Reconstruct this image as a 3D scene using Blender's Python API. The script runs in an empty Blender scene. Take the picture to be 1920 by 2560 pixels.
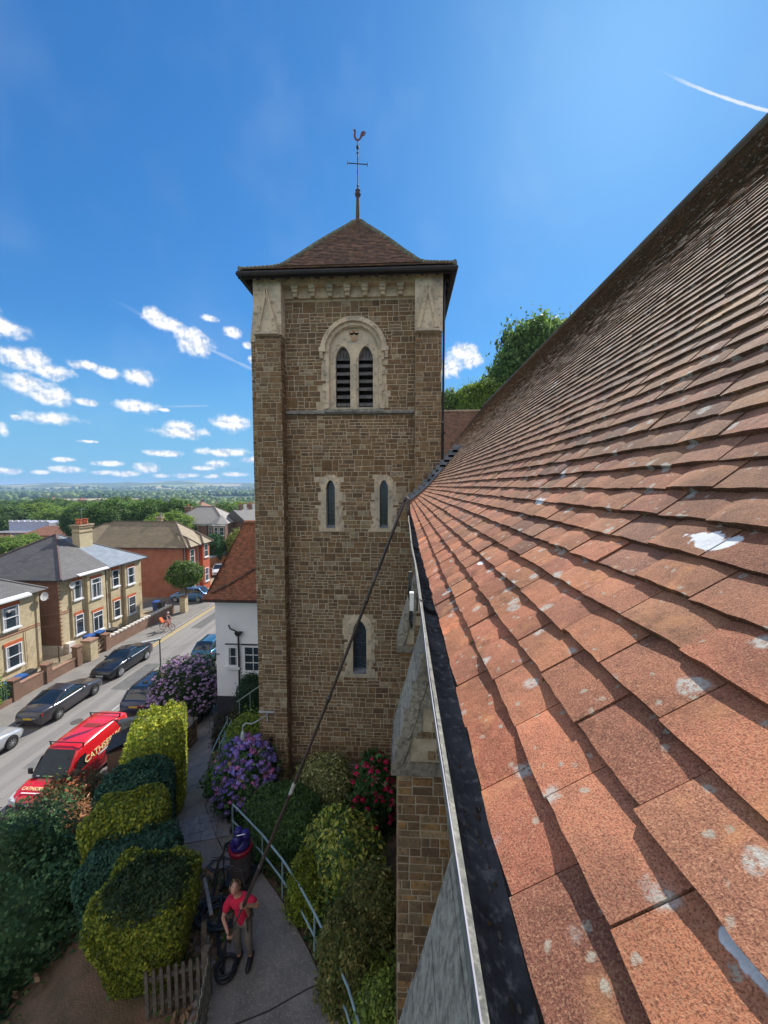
import bpy, math, random
import numpy as np
from mathutils import Vector, Matrix
R=math.radians; sin,cos,pi=math.sin,math.cos,math.pi
rnd=random.Random(7); nr=np.random.default_rng(7)
sc=bpy.context.scene; COL=sc.collection
# ---------------------------------------------------------------- camera, sky, sun, exposure
FP=961.0; CZ=14.0
TH=math.atan(65/FP); PS=math.atan(50/FP)
fw=Vector((-sin(PS)*cos(TH),cos(PS)*cos(TH),-sin(TH))); rt=Vector((cos(PS),sin(PS),0)); up=rt.cross(fw)
cd=bpy.data.cameras.new('camera'); cam=bpy.data.objects.new('camera',cd); COL.objects.link(cam)
m=Matrix((rt,up,-fw)).transposed().to_4x4(); m.translation=Vector((0,0,CZ)); cam.matrix_world=m
cd.sensor_fit='VERTICAL'; cd.sensor_height=24; cd.sensor_width=18; cd.lens=FP/2560*24
cd.clip_start=.02; cd.clip_end=30000; sc.camera=cam
sc.render.resolution_x=768; sc.render.resolution_y=1024
SAZ,SEL=R(28.5),R(43.3)
sd=Vector((sin(SAZ)*cos(SEL),cos(SAZ)*cos(SEL),sin(SEL)))
sl=bpy.data.lights.new('sun','SUN'); sl.energy=5.0; sl.angle=R(.5); sl.color=(1,.95,.87)
so=bpy.data.objects.new('sun',sl); COL.objects.link(so); so.rotation_euler=sd.to_track_quat('Z','Y').to_euler(); so.location=(0,0,60)
sc.view_settings.view_transform='Standard'; sc.view_settings.look='None'; sc.view_settings.gamma=1
sc.view_settings.exposure=.58
try: sc.view_settings.use_curve_mapping=False
except Exception: pass
sc.cycles.max_bounces=5; sc.cycles.transparent_max_bounces=6
W=bpy.data.worlds.new('World'); sc.world=W; W.use_nodes=True
NT=W.node_tree; NT.nodes.clear()
class NB:
    def __init__(s,t): s.t=t
    def n(s,ty,**k):
        o=s.t.nodes.new(ty)
        for a,b in k.items():
            if a.startswith('i_'): o.inputs[a[2:].replace('_',' ')].default_value=b
            else: setattr(o,a,b)
        return o
    def l(s,a,b): s.t.links.new(a,b)
    def math(s,op,a,b=None,c=None,clamp=False):
        o=s.t.nodes.new('ShaderNodeMath'); o.operation=op; o.use_clamp=clamp
        for i,x in enumerate((a,b,c)):
            if x is None: continue
            if isinstance(x,(int,float)): o.inputs[i].default_value=x
            else: s.l(x,o.inputs[i])
        return o.outputs[0]
    def mix(s,f,a,b,bt='MIX'):
        o=s.t.nodes.new('ShaderNodeMix'); o.data_type='RGBA'; o.blend_type=bt; o.clamp_factor=True
        for i,x in ((0,f),(6,a),(7,b)):
            if isinstance(x,(int,float)): o.inputs[i].default_value=x
            elif isinstance(x,(tuple,list)): o.inputs[i].default_value=(*x[:3],1)
            else: s.l(x,o.inputs[i])
        return o.outputs[2]
    def ss(s,x,a,b,lo=0.,hi=1.):
        o=s.t.nodes.new('ShaderNodeMapRange'); o.interpolation_type='SMOOTHSTEP'
        s.l(x,o.inputs[0])
        for i,v in ((1,a),(2,b),(3,lo),(4,hi)): o.inputs[i].default_value=v
        return o.outputs[0]
b=NB(NT)
sky=b.n('ShaderNodeTexSky'); sky.sky_type='NISHITA'; sky.sun_disc=False; sky.sun_elevation=SEL; sky.sun_rotation=SAZ
sky.altitude=100; sky.air_density=1.0; sky.dust_density=.35; sky.ozone_density=2.2
hs=b.n('ShaderNodeHueSaturation'); hs.inputs['Saturation'].default_value=1.14; hs.inputs['Value'].default_value=1.0; b.l(sky.outputs[0],hs.inputs['Color'])
tc=b.n('ShaderNodeTexCoord'); sx=b.n('ShaderNodeSeparateXYZ'); b.l(tc.outputs['Generated'],sx.inputs[0])
az=b.math('MULTIPLY',b.math('ARCTAN2',sx.outputs[0],sx.outputs[1]),180/pi)
el=b.math('MULTIPLY',b.math('ARCSINE',sx.outputs[2]),180/pi)
cv=b.n('ShaderNodeCombineXYZ'); b.l(az,cv.inputs[0]); b.l(el,cv.inputs[1]); AE=cv.outputs[0]
def noise(nb,vec,scale,detail=3,rough=.55,dim='3D'):
    o=nb.n('ShaderNodeTexNoise'); o.noise_dimensions=dim
    if vec is not None: nb.l(vec,o.inputs['Vector'])
    o.inputs['Scale'].default_value=scale; o.inputs['Detail'].default_value=detail; o.inputs['Roughness'].default_value=rough
    return o.outputs['Fac']
clouds=[(-49.6,16.5,2.4,1.0),(-47.2,16.0,1.7,.75),(-45.3,13.4,1.7,.8),(-43.3,12.5,1.5,.65),(-45.3,10.9,1.6,.75),(-43.4,9.9,1.5,.75),(-40.2,13.7,1.3,.38),(-38.1,13.2,.85,.5),(-34.9,13.2,1.3,.75),
(-33.2,20.4,1.0,.6),(-31.6,19.6,1.5,.65),(-29.6,19.0,1.4,.75),(-28.3,18.0,1.7,1.0),(-24.0,19.9,.9,.5),(-26.7,21.1,.8,.3),(-35.3,9.7,1.9,.55),(-32.4,9.6,.6,.2),(-43.6,7.5,2.0,.5),(-46.3,7.3,.35,.25),(-40.5,9.7,1.0,.3),
(-47.4,5.9,.4,.6),(-30.5,7.0,2.4,.6),(-30.6,7.7,1.4,.5),(-24.6,8.5,1.9,.85),(-32.4,4.2,1.6,.3),(-25.5,4.6,2.7,.4),(-26.4,3.0,1.1,.4),(-40.2,5.2,.8,.13),(-34.5,2.3,1.1,.5),(-21.8,3.7,1.1,.35),(-21.9,18.6,.6,.3),(-21.2,16.9,.7,.4),
(8.5,18.3,1.5,.95),(9.4,17.3,1.2,.8),(6.6,16.6,1.3,1.1),(-48.5,21.8,.5,.6),(-42.3,1.9,1.2,.3),(-39,1.6,.9,.22),(-36.8,1.5,1.3,.28),(-33,1.3,.8,.2),(-30,1.4,1.1,.25),(-47.5,1.6,1.0,.28),(-44.6,1.5,.7,.2),(-24,1.6,1.3,.25),(-27,1.3,.8,.2),(-42.6,3.0,.9,.2),(-38.5,2.7,1.2,.25),(-28,2.4,1,.22)]
warp=noise(b,AE,.55,4,.62)
wv=b.n('ShaderNodeTexNoise'); b.l(AE,wv.inputs['Vector']); wv.inputs['Scale'].default_value=1.3; wv.inputs['Detail'].default_value=5
dm=None
for (a,e,rx,ry) in clouds:
    rx*=1.05; ry*=1.1
    su=b.n('ShaderNodeVectorMath',operation='SUBTRACT'); b.l(AE,su.inputs[0]); su.inputs[1].default_value=(a,e,0)
    mu=b.n('ShaderNodeVectorMath',operation='MULTIPLY'); b.l(su.outputs[0],mu.inputs[0]); mu.inputs[1].default_value=(1/rx,1/ry,0)
    le=b.n('ShaderNodeVectorMath',operation='LENGTH'); b.l(mu.outputs[0],le.inputs[0])
    dm=le.outputs['Value'] if dm is None else b.math('SMOOTH_MIN',dm,le.outputs['Value'],.25)
n2=noise(b,AE,.62,9,.60)
dd=b.math('ADD',dm,b.math('MULTIPLY',b.math('SUBTRACT',n2,.5),2.3))
dens=b.ss(dd,1.55,.45)
cu=b.n('ShaderNodeVectorMath',operation='ADD'); b.l(AE,cu.inputs[0]); cu.inputs[1].default_value=(-.25,-.35,0)
n3=noise(b,cu.outputs[0],.62,6,.55)
shade=b.ss(b.math('SUBTRACT',n3,n2),-.10,.03)
ccol=b.mix(shade,(3.6,4.1,5.0),(6.1,6.1,6.1))
sp=b.n('ShaderNodeSeparateColor'); b.l(hs.outputs[0],sp.inputs[0]); cb=b.n('ShaderNodeCombineColor')
for i,(g_,a_) in enumerate(((.33,.42),(.82,.64),(1.26,.60))):
    x_=sp.outputs[i]; b.l(b.math('DIVIDE',b.math('MULTIPLY',x_,g_),b.math('ADD',b.math('MULTIPLY',x_,a_*.173),1.)),cb.inputs[i])
skyc=cb.outputs[0]
hz=b.ss(el,20,-1,0,.85); skyc=b.mix(hz,skyc,(1.25,3.0,4.6))
veil=b.math('MULTIPLY',b.ss(noise(b,AE,.09,3,.5),.45,.8),.10)
skyc=b.mix(veil,skyc,(3.5,4.3,5.2))
def trail(a0,e0,a1,e1,w,amt,fade=True):
    dx,dy=a1-a0,e1-e0; L=math.hypot(dx,dy); dx/=L; dy/=L
    su=b.n('ShaderNodeVectorMath',operation='SUBTRACT'); b.l(AE,su.inputs[0]); su.inputs[1].default_value=(a0,e0,0)
    d1=b.n('ShaderNodeVectorMath',operation='DOT_PRODUCT'); b.l(su.outputs[0],d1.inputs[0]); d1.inputs[1].default_value=(dx,dy,0)
    d2=b.n('ShaderNodeVectorMath',operation='DOT_PRODUCT'); b.l(su.outputs[0],d2.inputs[0]); d2.inputs[1].default_value=(-dy,dx,0)
    ac=b.ss(b.math('ADD',b.math('ABSOLUTE',d2.outputs['Value']),b.math('MULTIPLY',b.math('SUBTRACT',n2,.5),w*1.6)),w,w*.3)
    al=b.math('MULTIPLY',b.ss(d1.outputs['Value'],0,L*.5),b.ss(d1.outputs['Value'],L*1.02,L*.9))
    return b.math('MULTIPLY',b.math('MULTIPLY',ac,al),amt)
for t in (trail(30.2,40.2,42,32.4,.14,.75),trail(-38.5,21.6,-20,15.2,.3,.22),trail(-33.5,9.9,-27,10.6,.15,.18)):
    skyc=b.mix(t,skyc,(5.4,5.6,5.8))
fin=b.mix(dens,skyc,ccol)
# unseen broken white cloud added behind the view as neutral fill light
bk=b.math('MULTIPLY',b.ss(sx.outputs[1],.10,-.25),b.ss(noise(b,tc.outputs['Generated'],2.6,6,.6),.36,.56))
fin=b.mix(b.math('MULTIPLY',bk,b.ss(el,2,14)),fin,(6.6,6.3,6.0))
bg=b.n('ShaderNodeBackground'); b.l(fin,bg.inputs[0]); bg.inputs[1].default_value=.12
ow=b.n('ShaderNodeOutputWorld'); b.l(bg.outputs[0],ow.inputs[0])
# ---------------------------------------------------------------- helpers
def ray(px,py): return ((px-960)/FP)*rt+(-(py-1280)/FP)*up+fw
def G(px,py,z=0.):
    d=ray(px,py); t=(z-CZ)/d.z; return Vector((d.x*t,d.y*t,z))
def GY(px,py,y):
    d=ray(px,py); t=y/d.y; return Vector((d.x*t,y,CZ+d.z*t))
def z4(a,c): return (a/2.5136,1180+c/2.5136)
def z5(a,c): return (a/5.53,1380+c/5.53)
def zp(a,c): return (380+a/3.1904,1900+c/3.1904)
def zm(a,c): return (400+a/3.318,1500+c/3.318)
def zcc(a,c): return (a/3.318,1650+c/3.318)
def zhh(a,c): return (a/2.9625,2000+c/2.9625)
def tag(o,label=None,cat=None,group=None,kind=None):
    for k,v in (('label',label),('category',cat),('group',group),('kind',kind)):
        if v: o[k]=v
    return o
def empty(name,loc=(0,0,0),rz=0,label=None,cat=None,group=None):
    o=bpy.data.objects.new(name,None); COL.objects.link(o); o.location=loc; o.rotation_euler=(0,0,rz); o.empty_display_size=.3
    return tag(o,label,cat,group)
def copy_tree(o,parent=None):
    c=o.copy(); COL.objects.link(c)
    if parent is not None: c.parent=parent
    for ch in list(o.children): copy_tree(ch,c)
    return c
def finish(name,me,mat,parent,smooth):
    me.materials.append(mat)
    if smooth: me.polygons.foreach_set('use_smooth',[True]*len(me.polygons))
    me.update()
    o=bpy.data.objects.new(name,me); COL.objects.link(o)
    if parent is not None: o.parent=parent
    return o
def setcol(me,cols):
    # one colour per face
    at=me.color_attributes.new('Col','FLOAT_COLOR','CORNER')
    lt=np.empty(len(me.polygons),dtype=np.int32); me.polygons.foreach_get('loop_total',lt)
    c=np.ones((len(cols),4),dtype=np.float32); c[:,:3]=np.asarray(cols,dtype=np.float32)
    at.data.foreach_set('color',np.repeat(c,lt,axis=0).ravel())
class MB:
    def __init__(s): s.v=[]; s.f=[]; s.c=[]; s.col=(1,1,1)
    def poly(s,pts,col=None):
        n=len(s.v); s.v.extend([tuple(p) for p in pts]); s.f.append(tuple(range(n,n+len(pts)))); s.c.append(col or s.col)
    def hexa(s,p,col=None):
        n=len(s.v); s.v.extend([tuple(q) for q in p])
        for q in ((0,3,2,1),(4,5,6,7),(0,1,5,4),(1,2,6,5),(2,3,7,6),(3,0,4,7)): s.f.append(tuple(n+i for i in q)); s.c.append(col or s.col)
    def box(s,x0,y0,z0,x1,y1,z1,col=None):
        s.hexa([(x0,y0,z0),(x1,y0,z0),(x1,y1,z0),(x0,y1,z0),(x0,y0,z1),(x1,y0,z1),(x1,y1,z1),(x0,y1,z1)],col)
    def bar(s,a,c,w,h=None,col=None,upv=Vector((0,0,1))):
        a=Vector(a); c=Vector(c); d=(c-a).normalized(); h=h or w
        if abs(d.dot(upv))>.98: upv=Vector((0,1,0))
        u=d.cross(upv).normalized(); v=u.cross(d)
        P=[]
        for q in (a,c): P+=[q-u*w/2-v*h/2,q+u*w/2-v*h/2,q+u*w/2+v*h/2,q-u*w/2+v*h/2]
        s.hexa(P,col)
    def tube(s,pts,r,n=8,col=None,closed=False,caps=True):
        pts=[Vector(p) for p in pts]; N=len(pts); rr=r if isinstance(r,(list,tuple)) else [r]*N
        base=len(s.v); prev=None
        for i,p in enumerate(pts):
            a=pts[(i-1)%N] if (closed or i>0) else pts[i]; c=pts[(i+1)%N] if (closed or i<N-1) else pts[i]
            d=(c-a).normalized()
            if prev is None: u=d.orthogonal().normalized()
            else: u=(prev-d*prev.dot(d)).normalized()
            prev=u; v=d.cross(u)
            for k in range(n): t=2*pi*k/n; s.v.append(tuple(p+(u*cos(t)+v*sin(t))*rr[i]))
        for i in range(N if closed else N-1):
            j=(i+1)%N
            for k in range(n):
                l=(k+1)%n; s.f.append((base+i*n+k,base+i*n+l,base+j*n+l,base+j*n+k)); s.c.append(col or s.col)
        if caps and not closed:
            s.f.append(tuple(base+k for k in reversed(range(n)))); s.c.append(col or s.col)
            s.f.append(tuple(base+(N-1)*n+k for k in range(n))); s.c.append(col or s.col)
    def lathe(s,prof,c,n=16,axis='Z',col=None):
        base=len(s.v); c=Vector(c)
        for (r,h) in prof:
            for k in range(n):
                t=2*pi*k/n; a,q=r*cos(t),r*sin(t)
                p={'Z':(a,q,h),'X':(h,a,q),'Y':(a,h,q)}[axis]; s.v.append(tuple(c+Vector(p)))
        for i in range(len(prof)-1):
            for k in range(n):
                l=(k+1)%n; s.f.append((base+i*n+k,base+i*n+l,base+(i+1)*n+l,base+(i+1)*n+k)); s.c.append(col or s.col)
        s.f.append(tuple(base+k for k in reversed(range(n)))); s.c.append(col or s.col)
        s.f.append(tuple(base+(len(prof)-1)*n+k for k in range(n))); s.c.append(col or s.col)
    def prism(s,pts,d,col=None):
        # pts planar ring of 3d points, d = extrusion vector
        n=len(s.v); N=len(pts); d=Vector(d)
        s.v.extend([tuple(Vector(p)) for p in pts]); s.v.extend([tuple(Vector(p)+d) for p in pts])
        s.f.append(tuple(range(n,n+N))); s.c.append(col or s.col); s.f.append(tuple(reversed(range(n+N,n+2*N)))); s.c.append(col or s.col)
        for i in range(N): j=(i+1)%N; s.f.append((n+i,n+N+i,n+N+j,n+j)); s.c.append(col or s.col)
    def ball(s,c,r,sub=1,col=None,sq=(1,1,1)):
        n=10 if sub>0 else 6; m=6 if sub>0 else 4; base=len(s.v)
        for i in range(m+1):
            a=pi*i/m
            for k in range(n): t=2*pi*k/n; s.v.append((c[0]+r*sq[0]*sin(a)*cos(t),c[1]+r*sq[1]*sin(a)*sin(t),c[2]+r*sq[2]*cos(a)))
        for i in range(m):
            for k in range(n):
                l=(k+1)%n; s.f.append((base+i*n+k,base+(i+1)*n+k,base+(i+1)*n+l,base+i*n+l)); s.c.append(col or s.col)
    def build(s,name,mat,parent=None,smooth=False,merge=False):
        me=bpy.data.meshes.new(name); me.from_pydata(s.v,[],s.f); setcol(me,s.c)
        return finish(name,me,mat,parent,smooth)
def npmesh(name,V,Q,C,mat,parent=None,smooth=False):
    me=bpy.data.meshes.new(name); V=np.asarray(V,dtype=np.float32); Q=np.asarray(Q,dtype=np.int32); k=Q.shape[1]
    me.vertices.add(len(V)); me.vertices.foreach_set('co',V.ravel())
    me.loops.add(Q.size); me.loops.foreach_set('vertex_index',Q.ravel())
    me.polygons.add(len(Q)); me.polygons.foreach_set('loop_start',np.arange(0,Q.size,k,dtype=np.int32))
    try: me.polygons.foreach_set('loop_total',np.full(len(Q),k,dtype=np.int32))
    except Exception: pass
    me.update(calc_edges=True); setcol(me,C)
    return finish(name,me,mat,parent,smooth)
# ---------------------------------------------------------------- materials
def mk(name):
    M=bpy.data.materials.new(name); M.use_nodes=True; t=M.node_tree; t.nodes.clear(); nb=NB(t)
    o=nb.n('ShaderNodeOutputMaterial'); p=nb.n('ShaderNodeBsdfPrincipled'); nb.l(p.outputs[0],o.inputs[0])
    return M,nb,p,o
def bumpn(nb,p,h,strength,dist=.01):
    bp=nb.n('ShaderNodeBump'); bp.inputs['Strength'].default_value=strength; bp.inputs['Distance'].default_value=dist
    nb.l(h,bp.inputs['Height']); nb.l(bp.outputs[0],p.inputs['Normal'])
def mat(name,a,c=None,scale=4,rough=.8,bump=0,bscale=60,bdist=.01,metal=0,spec=.4,attr=False,coat=0,fine=None,fscale=40,detail=4):
    M,nb,p,o=mk(name); tc=nb.n('ShaderNodeTexCoord'); v=tc.outputs['Object']
    if c is None: c=tuple(x*.8 for x in a)
    f=nb.ss(noise(nb,v,scale,detail,.6),.32,.68); col=nb.mix(f,a,c)
    if fine: col=nb.mix(nb.math('MULTIPLY',nb.ss(noise(nb,v,fscale,3,.6),.5,.72),.75),col,fine)
    if attr:
        at=nb.n('ShaderNodeAttribute'); at.attribute_name='Col'; col=nb.mix(1.,col,at.outputs['Color'],'MULTIPLY')
    nb.l(col,p.inputs['Base Color']); p.inputs['Roughness'].default_value=rough; p.inputs['Metallic'].default_value=metal
    p.inputs['Specular IOR Level'].default_value=spec
    if coat: p.inputs['Coat Weight'].default_value=coat; p.inputs['Coat Roughness'].default_value=.08
    if bump: bumpn(nb,p,noise(nb,v,bscale,4,.6),bump,bdist)
    return M
def wallbrick(name,c1,c2,mort,bw=.23,bh=.075,ms=.012,rough=.85,k=1.):
    M,nb,p,o=mk(name); tc=nb.n('ShaderNodeTexCoord'); s=nb.n('ShaderNodeSeparateXYZ'); nb.l(tc.outputs['Object'],s.inputs[0])
    cmb=nb.n('ShaderNodeCombineXYZ'); nb.l(nb.math('ADD',s.outputs[0],s.outputs[1]),cmb.inputs[0]); nb.l(nb.math('MULTIPLY',s.outputs[2],k),cmb.inputs[1])
    br=nb.n('ShaderNodeTexBrick'); nb.l(cmb.outputs[0],br.inputs['Vector']); br.inputs['Scale'].default_value=1
    br.inputs['Brick Width'].default_value=bw; br.inputs['Row Height'].default_value=bh; br.inputs['Mortar Size'].default_value=ms
    br.inputs['Color1'].default_value=(*c1,1); br.inputs['Color2'].default_value=(*c2,1); br.inputs['Mortar'].default_value=(*mort,1)
    f=noise(nb,tc.outputs['Object'],1.2,4,.6); col=nb.mix(nb.ss(f,.3,.7,0,.45),br.outputs['Color'],tuple(x*.6 for x in c2))
    nb.l(col,p.inputs['Base Color']); p.inputs['Roughness'].default_value=rough
    bumpn(nb,p,br.outputs['Fac'],-.4,.01)
    return M
def leafmat(name,tr=.3,rough=.55):
    M,nb,p,o=mk(name); at=nb.n('ShaderNodeAttribute'); at.attribute_name='Col'
    nb.l(at.outputs['Color'],p.inputs['Base Color']); p.inputs['Roughness'].default_value=rough; p.inputs['Specular IOR Level'].default_value=.3
    t=nb.n('ShaderNodeBsdfTranslucent'); nb.l(at.outputs['Color'],t.inputs[0]); mx=nb.n('ShaderNodeMixShader'); mx.inputs[0].default_value=tr
    nb.l(p.outputs[0],mx.inputs[1]); nb.l(t.outputs[0],mx.inputs[2]); nb.l(mx.outputs[0],o.inputs[0])
    return M
def glass(name,c=(.02,.03,.04),rough=.06):
    return mat(name,c,tuple(x*1.6 for x in c),scale=1.3,rough=rough,spec=.8)
LEAF=leafmat('leaf',.38); LEAFT=leafmat('tree_leaf',.55); 
# clay tile with lichen; the big pale patches sit where bird lime marks the roof
def roofprof():
    P=[];x,z=.151,-.53
    for k in range(75):
        p=math.atan(.1155/.1417) if k<6 else R(39.2+(49.9-39.2)*min(1,(k-5)/5)); P.append((x,z)); x+=.0975*cos(p); z+=.0975*sin(p)
    return P
def roofhit(px,py):
    d=ray(px,py); P=roofprof()
    for (xa,za),(xb,zb) in zip(P[:-1],P[1:]):
        den=d.x*(zb-za)-d.z*(xb-xa)
        if abs(den)<1e-9: continue
        t=(xa*(zb-za)-za*(xb-xa))/den; x=d.x*t
        if t>0 and xa<=x<=xb: return (x,d.y*t,CZ+d.z*t+.012)
    return (0,0,0)
SPOTS=[(roofhit(a,c),ra,rb) for a,c,ra,rb in ((1790,1385,.032,.075),(1880,2465,.013,.036),(1360,1266,.030,.075),(1412,1262,.016,.035),(1205,1420,.018,.05),(1128,1489,.018,.05),(1372,1980,.010,.028),(1500,2290,.010,.030),(1676,1455,.012,.022),(1740,1480,.012,.05),(1485,1800,.011,.012),(1600,2170,.012,.016))]
def tilemat(name,lichen=True):
    M,nb,p,o=mk(name); tc=nb.n('ShaderNodeTexCoord'); v=tc.outputs['Object']
    at=nb.n('ShaderNodeAttribute'); at.attribute_name='Col'
    f=nb.ss(noise(nb,v,9,5,.65),.3,.7); col=nb.mix(f,(1.12,1.05,1.0),(.80,.78,.80))
    col=nb.mix(1.,col,at.outputs['Color'],'MULTIPLY')
    g=noise(nb,v,420,3,.75); col=nb.mix(nb.ss(g,.47,.62,0,.8),col,nb.mix(1.,col,(.30,.28,.30),'MULTIPLY'))
    col=nb.mix(nb.ss(noise(nb,v,330,2,.6),.52,.64,0,.5),col,(.62,.34,.19))
    col=nb.mix(nb.math('MULTIPLY',nb.ss(noise(nb,v,26,4,.7),.50,.66,0,.8),nb.ss(noise(nb,v,7,3,.6),.42,.6,.25,1)),col,nb.mix(1.,col,(.60,.62,.62),'MULTIPLY'))
    col=nb.mix(nb.ss(noise(nb,v,11,3,.6),.58,.72,0,.45),col,(.62,.30,.13))
    gm_=nb.n('ShaderNodeTexVoronoi'); nb.l(v,gm_.inputs['Vector']); gm_.inputs['Scale'].default_value=5.5; gm_.feature='SMOOTH_F1'
    col=nb.mix(nb.math('MULTIPLY',nb.ss(nb.math('ADD',gm_.outputs['Distance'],nb.math('MULTIPLY',noise(nb,v,22,5,.7),.5)),.78,.55),.6),col,nb.mix(1.,col,(.62,.66,.68),'MULTIPLY'))
    # soot patches
    col=nb.mix(nb.ss(noise(nb,v,3.1,5,.7),.52,.74,0,.65),col,nb.mix(1.,col,(.42,.46,.50),'MULTIPLY'))
    h=g
    if lichen:
        for sc_,th,amt,cc in ((13,.28,1.,(.50,.50,.45)),(34,.24,.9,(.42,.40,.32)),(3.2,.115,1.,(.72,.74,.76))):
            wv_=nb.n('ShaderNodeTexNoise'); nb.l(v,wv_.inputs['Vector']); wv_.inputs['Scale'].default_value=sc_*1.6; wv_.inputs['Detail'].default_value=4
            ad=nb.n('ShaderNodeVectorMath',operation='MULTIPLY_ADD'); nb.l(wv_.outputs['Color'],ad.inputs[0]); ad.inputs[1].default_value=(.55/sc_,)*3; nb.l(v,ad.inputs[2])
            vo=nb.n('ShaderNodeTexVoronoi'); nb.l(ad.outputs[0],vo.inputs['Vector']); vo.inputs['Scale'].default_value=sc_
            sp=nb.ss(vo.outputs['Distance'],th,th*.55)
            sx_=nb.n('ShaderNodeSeparateColor'); nb.l(vo.outputs['Color'],sx_.inputs[0])
            sel=nb.math('GREATER_THAN',sx_.outputs[0],.45 if sc_!=3.2 else .70)
            br=nb.ss(noise(nb,v,150,3,.7),.36,.55,.15,1)
            mk_=nb.math('MULTIPLY',nb.math('MULTIPLY',sp,sel),br)
            col=nb.mix(nb.math('MULTIPLY',mk_,amt*.85),col,cc)
    if lichen:
        wn=nb.n('ShaderNodeTexNoise'); nb.l(v,wn.inputs['Vector']); wn.inputs['Scale'].default_value=30; wn.inputs['Detail'].default_value=4
        for (c0_,ra,rb) in SPOTS:
            su=nb.n('ShaderNodeVectorMath',operation='SUBTRACT'); nb.l(v,su.inputs[0]); su.inputs[1].default_value=c0_
            mu=nb.n('ShaderNodeVectorMath',operation='MULTIPLY'); nb.l(su.outputs[0],mu.inputs[0]); mu.inputs[1].default_value=(1/ra,1/rb,1/ra)
            le=nb.n('ShaderNodeVectorMath',operation='LENGTH'); nb.l(mu.outputs[0],le.inputs[0])
            dq=nb.math('ADD',le.outputs['Value'],nb.math('MULTIPLY',nb.math('SUBTRACT',wn.outputs['Fac'],.5),1.5))
            col=nb.mix(nb.ss(dq,1.02,.92,0,.95),col,(.74,.77,.80))
    nb.l(col,p.inputs['Base Color']); p.inputs['Roughness'].default_value=.9; p.inputs['Specular IOR Level'].default_value=.25
    bumpn(nb,p,nb.math('ADD',h,nb.math('MULTIPLY',noise(nb,v,40,4,.6),1.5)),.55,.004)
    return M
TILE=tilemat('clay_tile_lichen'); TILE2=tilemat('clay_tile_plain',False)
STONE=mat('rubble_stone',(1.12,1.05,.95),(.68,.70,.74),scale=9,rough=.92,bump=.8,bscale=35,bdist=.012,attr=True,fine=(.26,.23,.17),fscale=22)
MORT=mat('lime_mortar',(.60,.51,.38),(.44,.37,.27),scale=6,rough=.95,bump=.6,bscale=50)
ASH=mat('ashlar_stone',(.70,.59,.44),(.48,.42,.33),scale=1.6,rough=.9,bump=.5,bscale=30,attr=True,fine=(.22,.20,.16),fscale=9)
GREYST=mat('weathered_coping',(.30,.29,.26),(.13,.13,.13),scale=7,rough=.95,bump=.8,bscale=45,bdist=.008,fine=(.42,.42,.36),fscale=30)
IRON=mat('black_iron',(.018,.018,.02),(.035,.03,.03),rough=.65,bump=.2)
LEAD=mat('lead_flashing',(.22,.24,.28),(.13,.15,.18),scale=5,rough=.55)
WHITEP=mat('white_paint',(.75,.76,.78),(.62,.63,.66),scale=2,rough=.5)
GLASSD=glass('window_glass')
DARKG=glass('leaded_glass',(.012,.025,.04),.15)
def jit(c,a=.15,h=.06):
    k=1+rnd.uniform(-a,a); return tuple(max(0,x*k*(1+rnd.uniform(-h,h))) for x in c)
# ---------------------------------------------------------------- stone walling
BROWN=[(.24,.155,.084),(.205,.132,.072),(.265,.175,.097),(.175,.12,.074),(.295,.215,.13),(.225,.146,.084),(.245,.175,.106)]
def rubble(mb,O,U,V,w,h,skip=None,pal=BROWN,bh=.33,pr=.013,gap=.013,seed=1,odd=(.36,.30,.21)):
    rg=random.Random(seed); O=Vector(O); U=Vector(U); V=Vector(V); N=U.cross(V).normalized()
    def stone(u,v,a,c):
        if u<0: a+=u; u=0
        a=min(a,w-u); c=min(c,h-v)
        if a<.035 or c<.03: return
        if skip and skip(u,v,a,c): return
        g=gap*rg.uniform(.7,1.3)/2+.003; u0,u1,v0,v1=u+g,u+a-g,v+g,v+c-g
        if u1-u0<.02 or v1-v0<.02: return
        n=pr*rg.uniform(.5,1.3); ch=.009; j=lambda: rg.uniform(-.004,.004)
        q=rg.random(); col=odd if q<.06 else pal[int(rg.random()*len(pal))]
        kk=rg.uniform(.86,1.14); col=tuple(x*kk for x in col)
        b0=[O+U*x+V*y+N*.0 for x,y in ((u0,v0),(u1,v0),(u1,v1),(u0,v1))]
        t0=[O+U*(x+j())+V*(y+j())+N*(n+j()*.5) for x,y in ((u0+ch,v0+ch),(u1-ch,v0+ch),(u1-ch,v1-ch),(u0+ch,v1-ch))]
        k=len(mb.v); mb.v.extend([tuple(p) for p in b0+t0])
        for f in ((4,5,6,7),(0,1,5,4),(1,2,6,5),(2,3,7,6),(3,0,4,7)): mb.f.append(tuple(k+i for i in f)); mb.c.append(col)
    v=0
    while v<h:
        H=bh*rg.uniform(.82,1.15); u=-rg.uniform(0,.3)
        while u<w:
            cw=rg.uniform(.2,.85); q=rg.random()
            if q<.10 and cw<.5: stone(u,v,cw,H)
            else:
                if q<.62: hs_=[H*rg.uniform(.42,.58)]; hs_.append(H-hs_[0])
                else:
                    a=H*rg.uniform(.27,.38); c=H*rg.uniform(.28,.38); hs_=[a,c,H-a-c]
                vv=v
                for hh in hs_:
                    uu=0
                    while uu<cw-.03:
                        sw=min(rg.uniform(.13,.42),cw-uu)
                        if cw-uu-sw<.09: sw=cw-uu
                        stone(u+uu,vv,sw,hh); uu+=sw
                    vv+=hh
            u+=cw
        v+=H
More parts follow.
